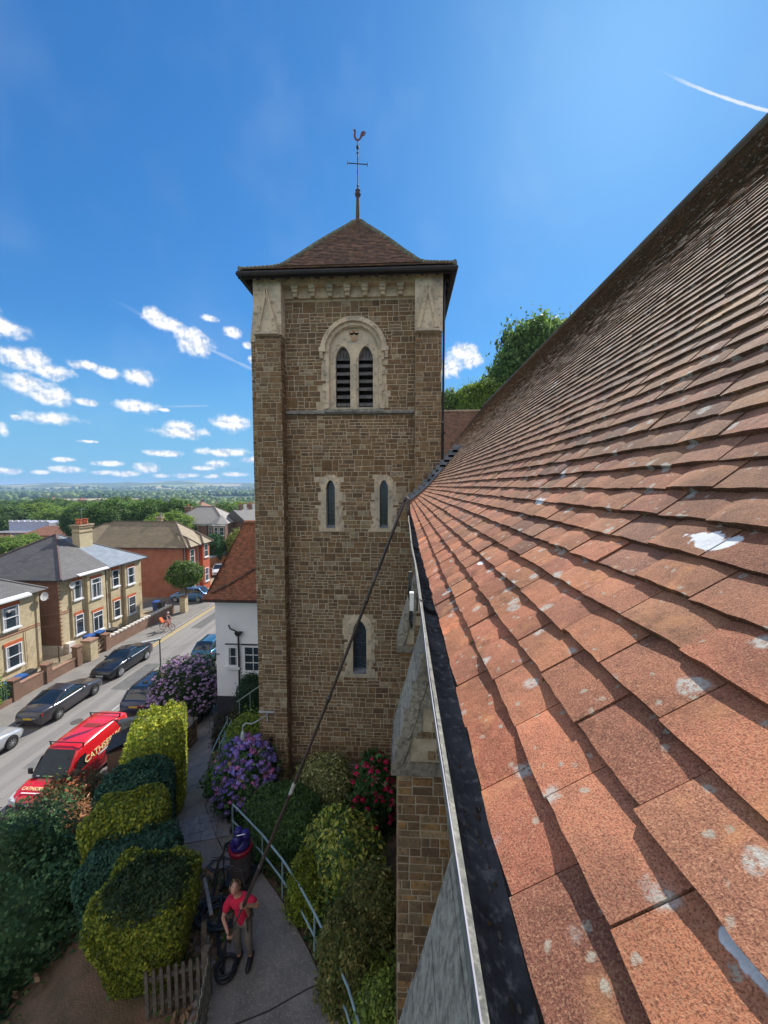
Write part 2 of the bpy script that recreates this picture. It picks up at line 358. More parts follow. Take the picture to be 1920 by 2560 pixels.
def holed(mb,O,U,V,w,h,holes,n=0.):
    O=Vector(O);U=Vector(U);V=Vector(V);N=U.cross(V).normalized()
    us=sorted({0,w,*[q for a in holes for q in (a[0],a[2])]}); vs=sorted({0,h,*[q for a in holes for q in (a[1],a[3])]})
    for i in range(len(us)-1):
        for j in range(len(vs)-1):
            cu,cvv=(us[i]+us[i+1])/2,(vs[j]+vs[j+1])/2
            if any(a[0]<cu<a[2] and a[1]<cvv<a[3] for a in holes): continue
            mb.poly([O+U*x+V*y+N*n for x,y in ((us[i],vs[j]),(us[i+1],vs[j]),(us[i+1],vs[j+1]),(us[i],vs[j+1]))])
AC=[(1,1,1),(.93,.9,.86),(1.05,1.0,.95),(.86,.86,.88)]
def bridge(mb,A,B,cols=None):
    for i in range(len(A)-1): mb.poly([A[i],A[i+1],B[i+1],B[i]],(cols[i] if cols else None))
def parch(cx,zb,zs,hw,top,n=14):
    # pointed arch outline from bottom left over to bottom right
    P=[(cx-hw,zb),(cx-hw,zs)]
    for i in range(1,n):
        t=i/n; s=-1+2*t
        P.append((cx+hw*s, zs+(top-zs)*(1-abs(s)**1.75)**.72))
    return P+[(cx+hw,zs),(cx+hw,zb)]
def lancet(Yp,cx,zb,zs,hw,top,W_,ztop,zbot,parent,name='lancet_window',lead='grid'):
    win=MB(); f=Yp-.03
    inn=parch(cx,zb,zs,hw,top); outp=[]
    H=ztop-zs; c=W_*.55
    for (x,z) in inn:
        if z<=zs+1e-6: outp.append((cx+(W_ if x>cx else -W_), z if z>zb+.001 else zbot))
        else:
            dx,dz=(x-cx)/hw,(z-zs)/(top-zs); l=math.hypot(dx,dz); dx/=l; dz/=l
            r=min(W_/max(abs(dx),1e-6),H/max(dz,1e-6),(W_+H-c)/(abs(dx)+dz)); outp.append((cx+dx*r,zs+dz*r))
    cols=[AC[rnd.randrange(4)] for _ in inn]
    bridge(win,[(x,f,z) for x,z in inn],[(x,f,z) for x,z in outp],cols)
    bridge(win,[(x,Yp+.05,z) for x,z in outp],[(x,f,z) for x,z in outp])
    bridge(win,[(x,f,z) for x,z in inn],[(x,Yp+.24,z) for x,z in inn])
    # bottom strip and quoin teeth
    win.box(cx-W_,f-.012,zbot,cx+W_,Yp+.24,zb,AC[1])
    z=zbot; k=0
    while z<zs:
        hh=rnd.uniform(.2,.3); z2=min(z+hh,zs+.05)
        if k%2==0:
            e=rnd.uniform(.07,.12)
            for s in (-1,1): win.box(cx+s*W_-(e if s<0 else 0),f,z+.004,cx+s*W_+(e if s>0 else 0),Yp+.02,z2-.004,AC[rnd.randrange(4)])
        z=z2; k+=1
    o=win.build(name,ASH,parent)
    g=MB(); pts=[(x,Yp+.2,z) for x,z in inn]; g.poly(pts[::-1]); g.build('leaded_glass',DARKG,o)
    s=MB()
    s.hexa([(cx-hw,f-.02,zb-.02),(cx+hw,f-.02,zb-.02),(cx+hw,Yp+.2,zb+.0),(cx-hw,Yp+.2,zb),(cx-hw,f-.02,zb+.005),(cx+hw,f-.02,zb+.005),(cx+hw,Yp+.2,zb+.07),(cx-hw,Yp+.2,zb+.07)]); s.build('sill',LEAD,o)
    l=MB(); z=zb+.12
    def hx(zz): return hw if zz<zs else hw*max(0,1-((zz-zs)/(top-zs))**1.4)
    if lead=='grid':
        while z<top-.1: l.bar((cx-hx(z),Yp+.19,z),(cx+hx(z),Yp+.19,z),.012); z+=.17
        for t in (-.02,): l.bar((cx+t,Yp+.192,zb),(cx+t,Yp+.192,top-.05),.010)
    else:
        for i in range(46):
            a=rnd.uniform(-hw*.9,hw*.9); z=rnd.uniform(zb+.1,top-.35); an=rnd.uniform(0,pi); L=rnd.uniform(.06,.13)
            l.bar((max(-hw,a-L*cos(an))+cx,Yp+.19,z-L*sin(an)),(min(hw,a+L*cos(an))+cx,Yp+.19,z+L*sin(an)),.007)
        for z in (zb+.45,zb+.95): l.bar((cx-hw,Yp+.188,z),(cx+hw,Yp+.188,z),.018)
    l.build('leading',mat('lead_came' if 0 else 'leading_metal',(.09,.11,.13),rough=.5),o)
    return o
# ---------------------------------------------------------------- clay tile courses
def tiles(mb,courses,ori,inn,alo,rng_,colf,tw=.165,tl=.15,fine=None,skip=None,seed=3,th=.0145):
    """courses: list of (a, z, pitch); ori + inn*a + alo*u; rng_(k)->(u0,u1)"""
    rg=random.Random(seed); ori=Vector(ori); inn=Vector(inn); alo=Vector(alo); Z=Vector((0,0,1))
    for k,(a,z,p) in enumerate(courses):
        S=inn*cos(p)+Z*sin(p); N=-inn*sin(p)+Z*cos(p)
        u0,u1=rng_(k); u=u0+(tw/2 if k%2 else 0)-tw
        wob=rg.uniform(0,9)
        while u<u1:
            a0,a1=max(u,u0),min(u+tw,u1); u+=tw
            if a1-a0<.03: continue
            if skip and skip(k,(a0+a1)/2,a): continue
            fn=fine and fine(k,a0); nc=7 if fn else 2; nrw=4 if fn else 2
            base=ori+inn*a+Z*z; col=colf(k,(a0+a1)/2,rg)
            lift=rg.uniform(-.001,.004); sk=rg.uniform(-.0035,.0035); sj=rg.uniform(-.003,.002)+.003*sin(u*1.7+wob); camb=rg.uniform(.001,.0042); tlt=rg.uniform(-.0018,.0018)
            g=.0012 if fn else .0015; t=th(k) if callable(th) else th; idx=len(mb.v)
            edge=[rg.uniform(-.0015,.0015) for _ in range(nc)]
            for r_ in range(nrw):
                fr=r_/(nrw-1)
                for c_ in range(nc):
                    fx=c_/(nc-1); uu=a0+g+(a1-a0-2*g)*fx; s_=sj+sk*(fx-.5)*2*(1-fr)+fr*tl+(edge[c_] if r_==0 else 0)
                    n_=.004+t+lift+.008-(.022)*fr+camb*(1-(2*fx-1)**2)*(1-fr*.5)+tlt*(2*fx-1)
                    if fn and (c_ in (0,nc-1) or r_==0): n_-=.0012
                    mb.v.append(tuple(base+alo*uu+S*s_+N*n_))
            for r_ in range(nrw-1):
                for c_ in range(nc-1): mb.f.append((idx+r_*nc+c_,idx+r_*nc+c_+1,idx+(r_+1)*nc+c_+1,idx+(r_+1)*nc+c_)); mb.c.append(col)
            lo=len(mb.v)
            for c_ in range(nc):
                v=Vector(mb.v[idx+c_]); mb.v.append(tuple(v-N*t))
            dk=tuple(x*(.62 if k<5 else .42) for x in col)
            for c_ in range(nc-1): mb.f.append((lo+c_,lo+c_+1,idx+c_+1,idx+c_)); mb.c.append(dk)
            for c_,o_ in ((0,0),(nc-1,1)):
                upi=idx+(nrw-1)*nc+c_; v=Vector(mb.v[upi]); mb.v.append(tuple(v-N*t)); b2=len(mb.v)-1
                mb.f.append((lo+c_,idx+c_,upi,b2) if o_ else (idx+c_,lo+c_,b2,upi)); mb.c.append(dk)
# ---------------------------------------------------------------- church tower
CX,CY=-1.74,14.87
tower=empty('church_tower',(CX,CY,4),0,'tall square brown rubble stone church tower with tiled pyramid roof','church tower')
def T(o): # children keep world coordinates
    for ch in list(o.children): ch.location=Vector(ch.location)-o.location
YP=12.4
wb=MB(); wb.col=(1,1,1)
holes=[]
def U_(x): return x+3.8
for (x0,z0,x1,z1) in ((-2.49+.05,16.5,-.72-.05,19.0),(-2.53,12.62,-2.24,14.2),(-.785,12.62,-.52,14.2),(-1.68,7.74,-1.23,9.6),(-1.56,3.7,-1.24,4.4)):
    holes.append((U_(x0),z0-3.5,U_(x1),z1-3.5))
holed(wb,(-3.8,YP,3.5),(1,0,0),(0,0,1),4.14,17.0,holes)
wb.box(-4.62+.004,12.004,3.5,-3.815,14,20.6); wb.box(.335,12.004,3.5,1.12-.004,14,20.6)
wb.poly([(-4.59,13,3.5),(-4.59,17.4,3.5),(-4.59,17.4,20.6),(-4.59,13,20.6)][::-1]); wb.poly([(1.09,13,3.5),(1.09,17.4,3.5),(1.09,17.4,20.6),(1.09,13,20.6)])
wb.poly([(-4.59,17.4,3.5),(1.09,17.4,3.5),(1.09,17.4,20.6),(-4.59,17.4,20.6)])
wb.box(-4.946,12.505,3.5,-4.6,13.5,18.6)
wb.build('wall_core',MORT,tower)
ex=[(-2.66,16.32,-.55,18.3),(-2.78,12.5,-2.0,14.35),(-1.02,12.5,-.27,14.35),(-1.93,7.6,-.98,9.72),(-1.85,3.5,-1.0,4.68)]
def sk1(u,v,a,c):
    x=-3.8+u+a/2; z=3.5+v+c/2
    if any(q[0]<x<q[2] and q[1]<z<q[3] for q in ex): return True
    return z>18.2 and math.hypot(x+1.63,z-18.27)<1.0
sw=MB(); rubble(sw,(-3.8,YP,3.5),(1,0,0),(0,0,1),4.14,16.3,sk1,seed=11)
sw.build('rubble_wall',STONE,tower)
sp=MB()
rubble(sp,(-4.62,12,3.5),(1,0,0),(0,0,1),.82,15.15,None,seed=12,bh=.33)
rubble(sp,(-3.8,12,3.5),(0,1,0),(0,0,1),.4,15.15,None,seed=13)
rubble(sp,(.33,12,3.5),(1,0,0),(0,0,1),.79,15.18,None,seed=14,bh=.33)
rubble(sp,(-4.95,12.5,3.5),(1,0,0),(0,0,1),.33,15.15,None,seed=15)
rubble(sp,(.33,12.4,3.5),(0,-1,0),(0,0,1),.4,15.18,None,seed=16)
rubble(sp,(1.12,12,3.5),(0,1,0),(0,0,1),1.5,15.18,None,seed=17)
sp.box(-4.60,12.015,3.6,-3.81,12.05,18.6,(.13,.10,.06)); sp.build('corner_buttress',STONE,tower)
# pale ashlar heads of the corner buttresses with gablets
for (x0,x1,cx) in ((-4.64,-3.78,-4.22),(.31,1.14,.69)):
    cap=MB()
    z=18.64; i=0
    while z<20.35:
        hh=min(.33,20.38-z); xm=x0+(x1-x0)*(.35 if i%2 else .62)
        cap.box(x0,11.97,z,xm-.003,12.5,z+hh-.004,AC[rnd.randrange(4)]); cap.box(xm+.003,11.97,z,x1,12.5,z+hh-.004,AC[rnd.randrange(4)]); z+=hh; i+=1
    cap.box(x0+.004,11.975,18.64,x1-.004,12.45,20.38,(.6,.56,.5))
    hw=.345; zb=18.72; zt=20.0
    for s in (-1,1):
        cap.hexa([(cx+s*hw,11.86,zb),(cx+s*(hw-.12),11.86,zb),(cx+s*(hw-.12),11.98,zb),(cx+s*hw,11.98,zb),(cx+s*.03,11.88,zt),(cx-s*.0,11.88,zt-.26),(cx,11.98,zt-.26),(cx+s*.03,11.98,zt)],AC[1])
    cap.prism([(cx-hw+.05,11.93,zb+.02),(cx+hw-.05,11.93,zb+.02),(cx,11.93,zt-.15)],(0,.06,0),AC[0])
    cap.hexa([(cx-hw-.02,11.84,zb-.09),(cx+hw+.02,11.84,zb-.09),(cx+hw+.02,11.98,zb-.12),(cx-hw-.02,11.98,zb-.12),(cx-hw-.02,11.84,zb-.04),(cx+hw+.02,11.84,zb-.04),(cx+hw+.02,11.98,zb+.05),(cx-hw-.02,11.98,zb+.05)],AC[3])
    if cx<0: cap.hexa([(-4.97,12.5,18.62),(-4.6,12.5,18.62),(-4.6,13.5,18.62),(-4.97,13.5,18.62),(-4.86,12.56,19.85),(-4.6,12.5,19.95),(-4.6,13.5,19.95),(-4.86,13.45,19.85)],AC[3])
    cap.build('buttress_head',ASH,tower)
cn=MB()
for i in range(9):
    x0=-3.79+i*.459; cn.box(x0,12.05,20.16,x0+.453,12.6,20.42,AC[rnd.randrange(4)])
for i in range(7): x0=-3.79+i*.59; cn.box(x0,12.30,19.86,x0+.585,12.6,20.16,AC[rnd.randrange(3)])
cn.build('cornice',ASH,tower)
for i in range(7):
    cb=MB(); x=-3.40+i*.545
    cb.box(x-.10,12.08,20.06,x+.10,12.32,20.156); cb.box(x-.085,12.12,19.97,x+.085,12.32,20.058,AC[1]); cb.box(x-.065,12.18,19.86,x+.065,12.32,19.968,AC[1])
    cb.build('corbel',ASH,tower)
st=MB(); st.hexa([(-3.78,12.30,16.30),(.32,12.30,16.30),(.32,12.42,16.26),(-3.78,12.42,16.26),(-3.78,12.30,16.35),(.32,12.30,16.35),(.32,12.42,16.44),(-3.78,12.42,16.44)])
st.build('string_course',GREYST,tower)
st=MB(); st.hexa([(-3.78,12.26,3.5),(.32,12.26,3.5),(.32,12.42,3.5),(-3.78,12.42,3.5),(-3.78,12.26,4.66),(.32,12.26,4.66),(.32,12.42,4.78),(-3.78,12.42,4.78)],(.11,.08,.05)); st.build('plinth',STONE,tower)
# belfry window
bw=MB(); cx=-1.60; zs=18.24; f=YP-.035
ar=[]; ri=.80; ro=1.0
n=28
I=[(cx-ri,16.5),(cx-ri,zs)]+[(cx-ri*cos(pi*i/n),zs+ri*sin(pi*i/n)) for i in range(1,n)]+[(cx+ri,zs),(cx+ri,16.5)]
O=[(cx-ro+.1,16.46),(cx-ro+.1,zs)]+[(cx-(ro-.09)*cos(pi*i/n),zs+(ro-.09)*sin(pi*i/n)) for i in range(1,n)]+[(cx+ro-.1,zs),(cx+ro-.1,16.46)]
bridge(bw,[(x,f,z) for x,z in I],[(x,f,z) for x,z in O],[AC[(i//3)%4] for i in range(len(I))])
bridge(bw,[(x,f,z) for x,z in I],[(x,YP+.12,z) for x,z in [(cx+(x-cx)*.93,zs+(z-zs)*.93 if z>zs else z) for x,z in I]])
z=16.46;k=0
while z<zs-.05:
    hh=rnd.uniform(.2,.3)
    if k%2==0:
        for s in (-1,1):
            e=rnd.uniform(.05,.10); xx=cx+s*(ro-.1); bw.box(min(xx,xx+s*e),f+.002,z,max(xx,xx+s*e),YP+.05,min(z+hh,zs),AC[rnd.randrange(4)])
    z+=hh;k+=1
# hood mould
H1=[(cx-(ro+.06)*cos(pi*i/n),zs+(ro+.06)*sin(pi*i/n)) for i in range(n+1)]; H0=[(cx-(ro-.09)*cos(pi*i/n),zs+(ro-.09)*sin(pi*i/n)) for i in range(n+1)]
for i in range(n):
    a,c2,d,e=H0[i],H0[i+1],H1[i+1],H1[i]
    bw.hexa([(a[0],YP,a[1]),(c2[0],YP,c2[1]),(c2[0],f-.09,c2[1]),(a[0],f-.09,a[1]),(e[0],YP,e[1]),(d[0],YP,d[1]),(d[0],f-.05,d[1]),(e[0],f-.05,e[1])],AC[(i//4)%4])
for s in (-1,1):
    x=cx+s*(ro-.01); bw.box(x-.11,f-.09,zs-.02,x+.11,YP,zs+.12,AC[0]); bw.box(x+s*.04-.05,f-.07,zs-.22,x+s*.04+.05,YP,zs-.02,AC[1])
# tympanum plate with two pointed lights
hwL=.235; lc=(cx-.365,cx+.365); yb=YP+.10; ztp=18.44; zsl=18.08
def ltop(x):
    for c_ in lc:
        s=(x-c_)/hwL
        if abs(s)<1: return zsl+(ztp-zsl)*(1-abs(s)**1.75)**.72
    return None
xs=sorted({cx-ri*.95,cx+ri*.95,*[c_+s*hwL*(1-1e-4) for c_ in lc for s in (-1,1)],*[c_+s*hwL*(1+1e-4) for c_ in lc for s in (-1,1)],*[cx-ri*.95+ri*1.9*i/60 for i in range(61)]})
for a,c2 in zip(xs[:-1],xs[1:]):
    mdl=(a+c2)/2; tp=lambda x: zs+math.sqrt(max(0,(ri*.95)**2-(x-cx)**2))
    if ltop(mdl) is None: bw.poly([(a,yb,16.45),(c2,yb,16.45),(c2,yb,tp(c2)),(a,yb,tp(a))])
    else:
        la=ltop(a) or zsl; lb=ltop(c2) or zsl; bw.poly([(a,yb,la),(c2,yb,lb),(c2,yb,tp(c2)),(a,yb,tp(a))])
for c_ in lc:
    P=parch(c_,16.5,zsl,hwL,ztp); bridge(bw,[(x,yb,z) for x,z in P],[(x,yb+.16,z) for x,z in P])
    P2=parch(c_,16.5,zsl,hwL+.05,ztp+.07); bridge(bw,[(x,yb-.02,z) for x,z in P],[(x,yb-.02,z) for x,z in P2]); bridge(bw,[(x,yb-.02,z) for x,z in P2],[(x,yb,z) for x,z in P2])
bw.box(cx-.075,yb-.05,16.5,cx+.075,yb+.1,zsl,AC[0])
bwo=bw.build('belfry_window',ASH,tower)
hv=MB()
for s in (-1,1):
    hv.lathe([(.085,0),(.085,.03)],(cx+s*.07,yb-.025,18.86),12,'Y'); 
hv.prism([(cx-.15,yb-.025,18.84),(cx+.15,yb-.025,18.84),(cx,yb-.025,18.62)],(0,.03,0)); hv.lathe([(.1,0),(.1,.03)],(cx,yb-.03,18.68),14,'Y')
hv.build('carved_ornament',mat('ochre_carving',(.42,.22,.10),(.50,.42,.32),scale=12),bwo)
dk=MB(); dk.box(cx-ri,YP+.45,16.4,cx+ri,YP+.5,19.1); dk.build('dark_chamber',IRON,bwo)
slm=mat('louvre_oak',(.17,.165,.165),(.09,.09,.095),scale=7,rough=.85,bump=.5)
for c_ in lc:
    lv=MB()
    for i in range(6):
        z=16.56+i*.245
        lv.hexa([(c_-hwL,yb+.02,z),(c_+hwL,yb+.02,z),(c_+hwL,yb+.17,z+.10),(c_-hwL,yb+.17,z+.10),(c_-hwL,yb+.02,z+.075),(c_+hwL,yb+.02,z+.075),(c_+hwL,yb+.17,z+.15),(c_-hwL,yb+.17,z+.15)],(rnd.uniform(.8,1.2),)*3)
    P=parch(c_,18.04,zsl+.01,hwL,ztp); lv.prism([(x,yb+.13,z) for x,z in P],(0,.02,0))
    lo=lv.build('louvre',slm,bwo)
    sl_=MB()
    for i in (-1,0,1): sl_.box(c_+i*.1-.012,yb+.12,18.1,c_+i*.1+.012,yb+.128,18.27)
    sl_.build('slit',IRON,lo)
sil=MB(); sil.hexa([(cx-ri-.12,YP-.13,16.34),(cx+ri+.12,YP-.13,16.34),(cx+ri+.1,YP+.2,16.34),(cx-ri-.1,YP+.2,16.34),(cx-ri-.12,YP-.13,16.40),(cx+ri+.12,YP-.13,16.40),(cx+ri+.05,YP+.2,16.56),(cx-ri-.05,YP+.2,16.56)]); sil.build('sill',GREYST,bwo)
lancet(YP,-2.385,12.66,13.95,.145,14.19,.30,14.36,12.52,tower)
lancet(YP,-.65,12.66,13.95,.135,14.19,.30,14.36,12.52,tower)
lancet(YP,-1.455,7.78,9.2,.225,9.56,.40,9.76,7.62,tower,'round_headed_window','organic')
sm=MB()
for a in ((-1.84,3.6,-1.56,4.66),(-1.24,3.6,-1.0,4.66),(-1.56,4.4,-1.24,4.66)): sm.box(a[0],YP-.16,a[1],a[2],YP+.1,a[3],AC[3])
so_=sm.build('small_window',mat('grey_dressing',(.28,.29,.29),(.18,.19,.19),scale=5,bump=.4),tower)
g=MB(); g.box(-1.56,YP+.0,3.6,-1.24,YP+.04,4.4); g.build('pane',DARKG,so_)
# tower roof: bell-cast pyramid
prof=[(3.14,20.42),(2.85,20.60),(2.45,20.84),(2.2,21.03),(1.95,21.35),(1.7,21.66),(1.28,22.22),(.82,22.80),(.34,23.38),(.06,23.76)]
def pz(s):
    for (a,za),(c_,zc_) in zip(prof[:-1],prof[1:]):
        if c_<=s<=a: return zc_+(s-c_)/(a-c_)*(za-zc_)
    return prof[-1][1]
cs=[];s=3.20;L=0
while s>.12:
    z=pz(min(s,3.14)); p=math.atan2(pz(max(s-.1,.06))-z,.1); cs.append((3.20-s,z,p)); s-=.105*cos(p)
rf=MB()
tcol=[(.26,.16,.12),(.20,.125,.095),(.17,.12,.10),(.30,.19,.14),(.14,.11,.09)]
def tc1(k,u,rg): return jit(tcol[int(rg.random()*5)],.2)
for q in range(4):
    an=q*pi/2; inn=Vector((sin(an)*-1,cos(an),0)); alo=Vector((cos(an),sin(an),0))
    inn=Vector((-sin(an),cos(an),0)); ori=Vector((CX,CY,0))-inn*3.20
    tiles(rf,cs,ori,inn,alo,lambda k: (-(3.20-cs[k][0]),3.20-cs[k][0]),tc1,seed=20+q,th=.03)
    pts=[(3.14,20.38)]+[(a,z-.02) for a,z in prof[1:]]
    for (a,za),(c_,zc_) in zip(pts[:-1],pts[1:]):
        c0=Vector((CX,CY,0)); rf.poly([c0-inn*a-alo*a+Vector((0,0,za)),c0-inn*a+alo*a+Vector((0,0,za)),c0-inn*c_+alo*c_+Vector((0,0,zc_)),c0-inn*c_-alo*c_+Vector((0,0,zc_))],(.1,.08,.07))
ro_=rf.build('tiled_roof',TILE2,tower)
hp=MB()
for sx_,sy_ in ((-1,-1),(1,-1),(1,1),(-1,1)):
    for k,(a,z,p) in enumerate(cs[::1]):
        s=3.20-a; s2=s-.12
        if s2<.05: continue
        p0=Vector((CX+sx_*s,CY+sy_*s,z+.035)); p1=Vector((CX+sx_*s2,CY+sy_*s2,pz(max(s2,.06))+.03))
        hp.tube([p0,p1],[.085,.06],7,(rnd.uniform(.8,1.2),)*3)
hp.build('hip_tile',mat('mossy_hip_tile',(.20,.24,.17),(.16,.12,.09),scale=9,rough=.9,attr=True),ro_)
ef=MB(); e=3.15
for q in range(4):
    an=q*pi/2; inn=Vector((-sin(an),cos(an),0)); alo=Vector((cos(an),sin(an),0)); c0=Vector((CX,CY,0))
    a=c0-inn*(e+.06)-alo*(e+.1)+Vector((0,0,20.30)); d=c0-inn*(e+.06)+alo*(e+.1)+Vector((0,0,20.30))
    ef.tube([a,d],.075,8); ef.bar(a-Vector((0,0,.02))+inn*.08,d-Vector((0,0,.02))+inn*.08,.03,.16)
ef.build('gutter',IRON,tower)
sf=MB()
for q in range(4):
    an=q*pi/2; inn=Vector((-sin(an),cos(an),0)); alo=Vector((cos(an),sin(an),0)); c0=Vector((CX,CY,0))
    P=lambda o,s,z: c0-inn*o+alo*s+Vector((0,0,z))
    sf.poly([P(3.14,-3.14,20.30),P(2.8,-2.8,20.50),P(2.8,2.8,20.50),P(3.14,3.14,20.30)])
    for i in range(13):
        s=-2.7+i*.45; sf.bar(P(3.12,s,20.22),P(2.8,s,20.40),.07,.12)
sf.build('soffit',mat('dark_timber',(.035,.025,.022),(.06,.04,.035),scale=8,rough=.8),tower)
# weathervane
wvn=MB(); cx,cy=CX,CY
wvn.lathe([(.15,23.62),(.085,23.86),(.06,24.62),(.10,24.68),(.115,24.75),(.07,24.82),(.10,24.86),(.05,24.92),(.025,24.98)],(cx,cy,0),8)
wv_o=wvn.build('finial',mat('finial_lead',(.09,.05,.045),(.12,.07,.06),scale=6,rough=.8),tower)
wr=MB(); wr.tube([(cx,cy,24.9),(cx,cy,26.6)],.017,8); wr.lathe([(.02,26.3),(.055,26.34),(.055,26.4),(.02,26.44)],(cx,cy,0),8); wr.box(cx-.05,cy-.012,26.16,cx+.05,cy+.012,26.185)
wr.lathe([(.03,25.0),(.035,25.05),(.02,25.1)],(cx,cy,0),8)
for a in (R(8),R(98)):
    d=Vector((cos(a),sin(a),0))*.36; c=Vector((cx,cy,25.80)); wr.bar(c-d,c+d,.022)
    for s in (-1,1):
        e_=c+d*s; wr.bar(e_-Vector((0,0,.06)),e_+Vector((0,0,.06)),.03)
wr.build('vane_rod',IRON,tower)
ck=[(-.02,0),(.04,.02),(.10,.09),(.13,.2),(.15,.3),(.20,.36),(.28,.38),(.36,.36),(.38,.33),(.30,.33),(.25,.30),(.33,.31),(.38,.28),(.36,.25),(.27,.25),(.24,.22),(.30,.23),(.33,.20),(.30,.17),(.23,.16),(.19,.08),(.12,.0),(.06,-.05),(-.02,-.07),(-.10,-.04),(-.15,.02),(-.18,.12),(-.17,.24),(-.14,.33),(-.17,.36),(-.22,.355),(-.17,.40),(-.165,.46),(-.14,.41),(-.12,.45),(-.10,.40),(-.08,.42),(-.08,.36),(-.075,.28),(-.09,.18),(-.07,.06)]
ckm=MB(); tris=[]
from mathutils.geometry import tessellate_polygon
tr=tessellate_polygon([[Vector((x,z,0)) for x,z in ck]])
a=R(8); dx,dy=cos(a),sin(a)
P=lambda x,z,o: (cx+x*.8*dx-o*dy,cy+x*.8*dy+o*dx,26.64+z*.8)
for t in tr:
    ckm.poly([P(*ck[i],-.006) for i in t]); ckm.poly([P(*ck[i],.006) for i in reversed(t)])
for i in range(len(ck)):
    j=(i+1)%len(ck); ckm.poly([P(*ck[i],-.006),P(*ck[j],-.006),P(*ck[j],.006),P(*ck[i],.006)])
ckm.tube([(cx,cy,26.45),(cx,cy,26.66)],.012,6)
ckm.build('weathercock',mat('weathercock_metal',(.16,.05,.07),(.08,.04,.06),scale=9,rough=.5,metal=.4),tower)
dp=MB(); dp.tube([(1.19,12.1,15.95),(1.19,12.1,13.2)],.045,8); dp.box(1.13,12.02,15.6,1.25,12.15,15.66); dp.box(1.13,12.02,14.4,1.25,12.15,14.46)
dp.tube([(1.22,12.15,20.3),(1.19,12.12,19.9),(1.19,12.1,16.0)],.035,8); dp.build('downpipe',IRON,tower)
lb=MB(); p0=Vector((-4.45,11.98,6.55))
lb.tube([p0,p0+Vector((0,-.25,.03)),p0+Vector((-.12,-.5,.05)),p0+Vector((-.3,-.62,0)),p0+Vector((-.45,-.68,.06)),p0+Vector((-.55,-.7,-.02)),p0+Vector((-.56,-.7,-.2))],.02,6)
lb.bar(p0+Vector((-.3,-.02,.03)),p0+Vector((.22,-.02,.03)),.04); lb.bar(p0+Vector((-.02,-.02,.03)),p0+Vector((-.02,-.02,-.28)),.03)
lb.lathe([(.02,0),(.05,-.06),(.075,-.2),(.06,-.28),(.01,-.3)],p0+Vector((-.56,-.7,-.18)),10)
lb.build('bracket_lamp',mat('pale_lamp_paint',(.45,.50,.52),(.35,.4,.42),rough=.4),tower)
ca=MB(); ca.box(-4.4,11.9,5.62,-4.3,12,5.72); ca.lathe([(.05,0),(.06,.12)],(-4.42,11.86,5.55),8,'X'); ca.build('floodlight',IRON,tower)
fl=MB() # stepped lead flashing rising with the nave roof
NP=[] # filled by nave profile
# ---------------------------------------------------------------- nave
nave=empty('church_nave',(4.9,10,4),0,'steep church roof of weathered red clay tiles beside the tower, over buttressed stone wall','church')
crs=[]; x,z=.151,-.53
for k in range(75):
    if k<6: p=math.atan(.1155/.1417)
    elif k<11: p=R(39.2+(49.9-39.2)*(k-5)/5)
    else: p=R(49.9)
    crs.append((x,z,p)); x+=.0975*cos(p); z+=.0975*sin(p)
    if x>4.9: break
XR,ZR=x,z
def ncol(k,u,rg):
    t=min(1,(k/20)**.75); a=(.52,.20,.112); c_=(.32,.215,.145)
    q=rg.random(); col=[a[i]*(1-t)+c_[i]*t for i in range(3)]
    if k>44 and rg.random()<.3: col=[.22,.20,.12]
    s=sin(u*1.9+k*.13)*.5+.5
    if k>30: col=[x*(1-.22*s*min(1,(k-30)/20)) for x in col]
    if q<.08: col=[x*y for x,y in zip(col,(1.35,1.35,1.2))]
    elif q<.2: col=[x*y for x,y in zip(col,(.7,.78,.9))]
    return jit(col,.2,.06)
def nfine(k,u): return k<16 and u<3.6
nt=MB()
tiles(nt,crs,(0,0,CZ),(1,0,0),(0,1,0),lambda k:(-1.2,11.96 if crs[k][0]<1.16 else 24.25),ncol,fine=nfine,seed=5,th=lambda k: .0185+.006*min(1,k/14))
# note: along-eave direction is +Y, inward +X, so faces are flipped
nt.f=[tuple(reversed(f)) for f in nt.f]
nt.build('tile_slope',TILE,nave)
rgm=np.random.default_rng(12); Pm=[]
for k in range(1,26):
    x_,z_,p_=crs[k]; n_m=int(620 if k<14 else 300)
    for y_ in rgm.uniform(.15,5.5,n_m):
        if sin(y_*5.3+k*2.1)+sin(y_*13+k)*.6<.1: continue
        s_=-rgm.exponential(.004)-.001; Pm.append((x_+s_*cos(p_),y_,CZ+z_+s_*sin(p_)+.0265+.006*min(1,k/14)+rgm.uniform(0,.003)))
Pm=np.array(Pm); lft=np.tile([-.6,0,.8],(len(Pm),1))
def moss_later():
    V_,Q_,c_=leaves(Pm,lft,rgm,.012,[(.30,.31,.25),(.16,.15,.09),(.10,.09,.06),(.38,.38,.33),(.14,.13,.05)],0,1.3,.5); o_=npmesh('lap_moss',V_,Q_,c_,LEAF,nave); o_['kind']='stuff'; o_.location=o_.location-nave.location
nb_=MB()
PR=[(x,z+CZ-.012) for x,z,p in crs]+[(XR,ZR+CZ-.012)]
for (xa,za),(xb,zb) in zip(PR[:-1],PR[1:]): nb_.poly([(xa,-1.2,za),(xa,24.2,za),(xb,24.2,zb),(xb,-1.2,zb)] if xa>1.16 else [(xa,-1.2,za),(xa,11.95,za),(xb,11.95,zb),(xb,-1.2,zb)],(.06,.045,.04))
W2=2*XR
for y in (-1.2,24.2): nb_.poly([(.8,y,4),(W2-.8,y,4),(W2-.8,y,CZ+.1),(XR,y,CZ+ZR-.03),(.8,y,CZ+.1)],(.12,.09,.06))
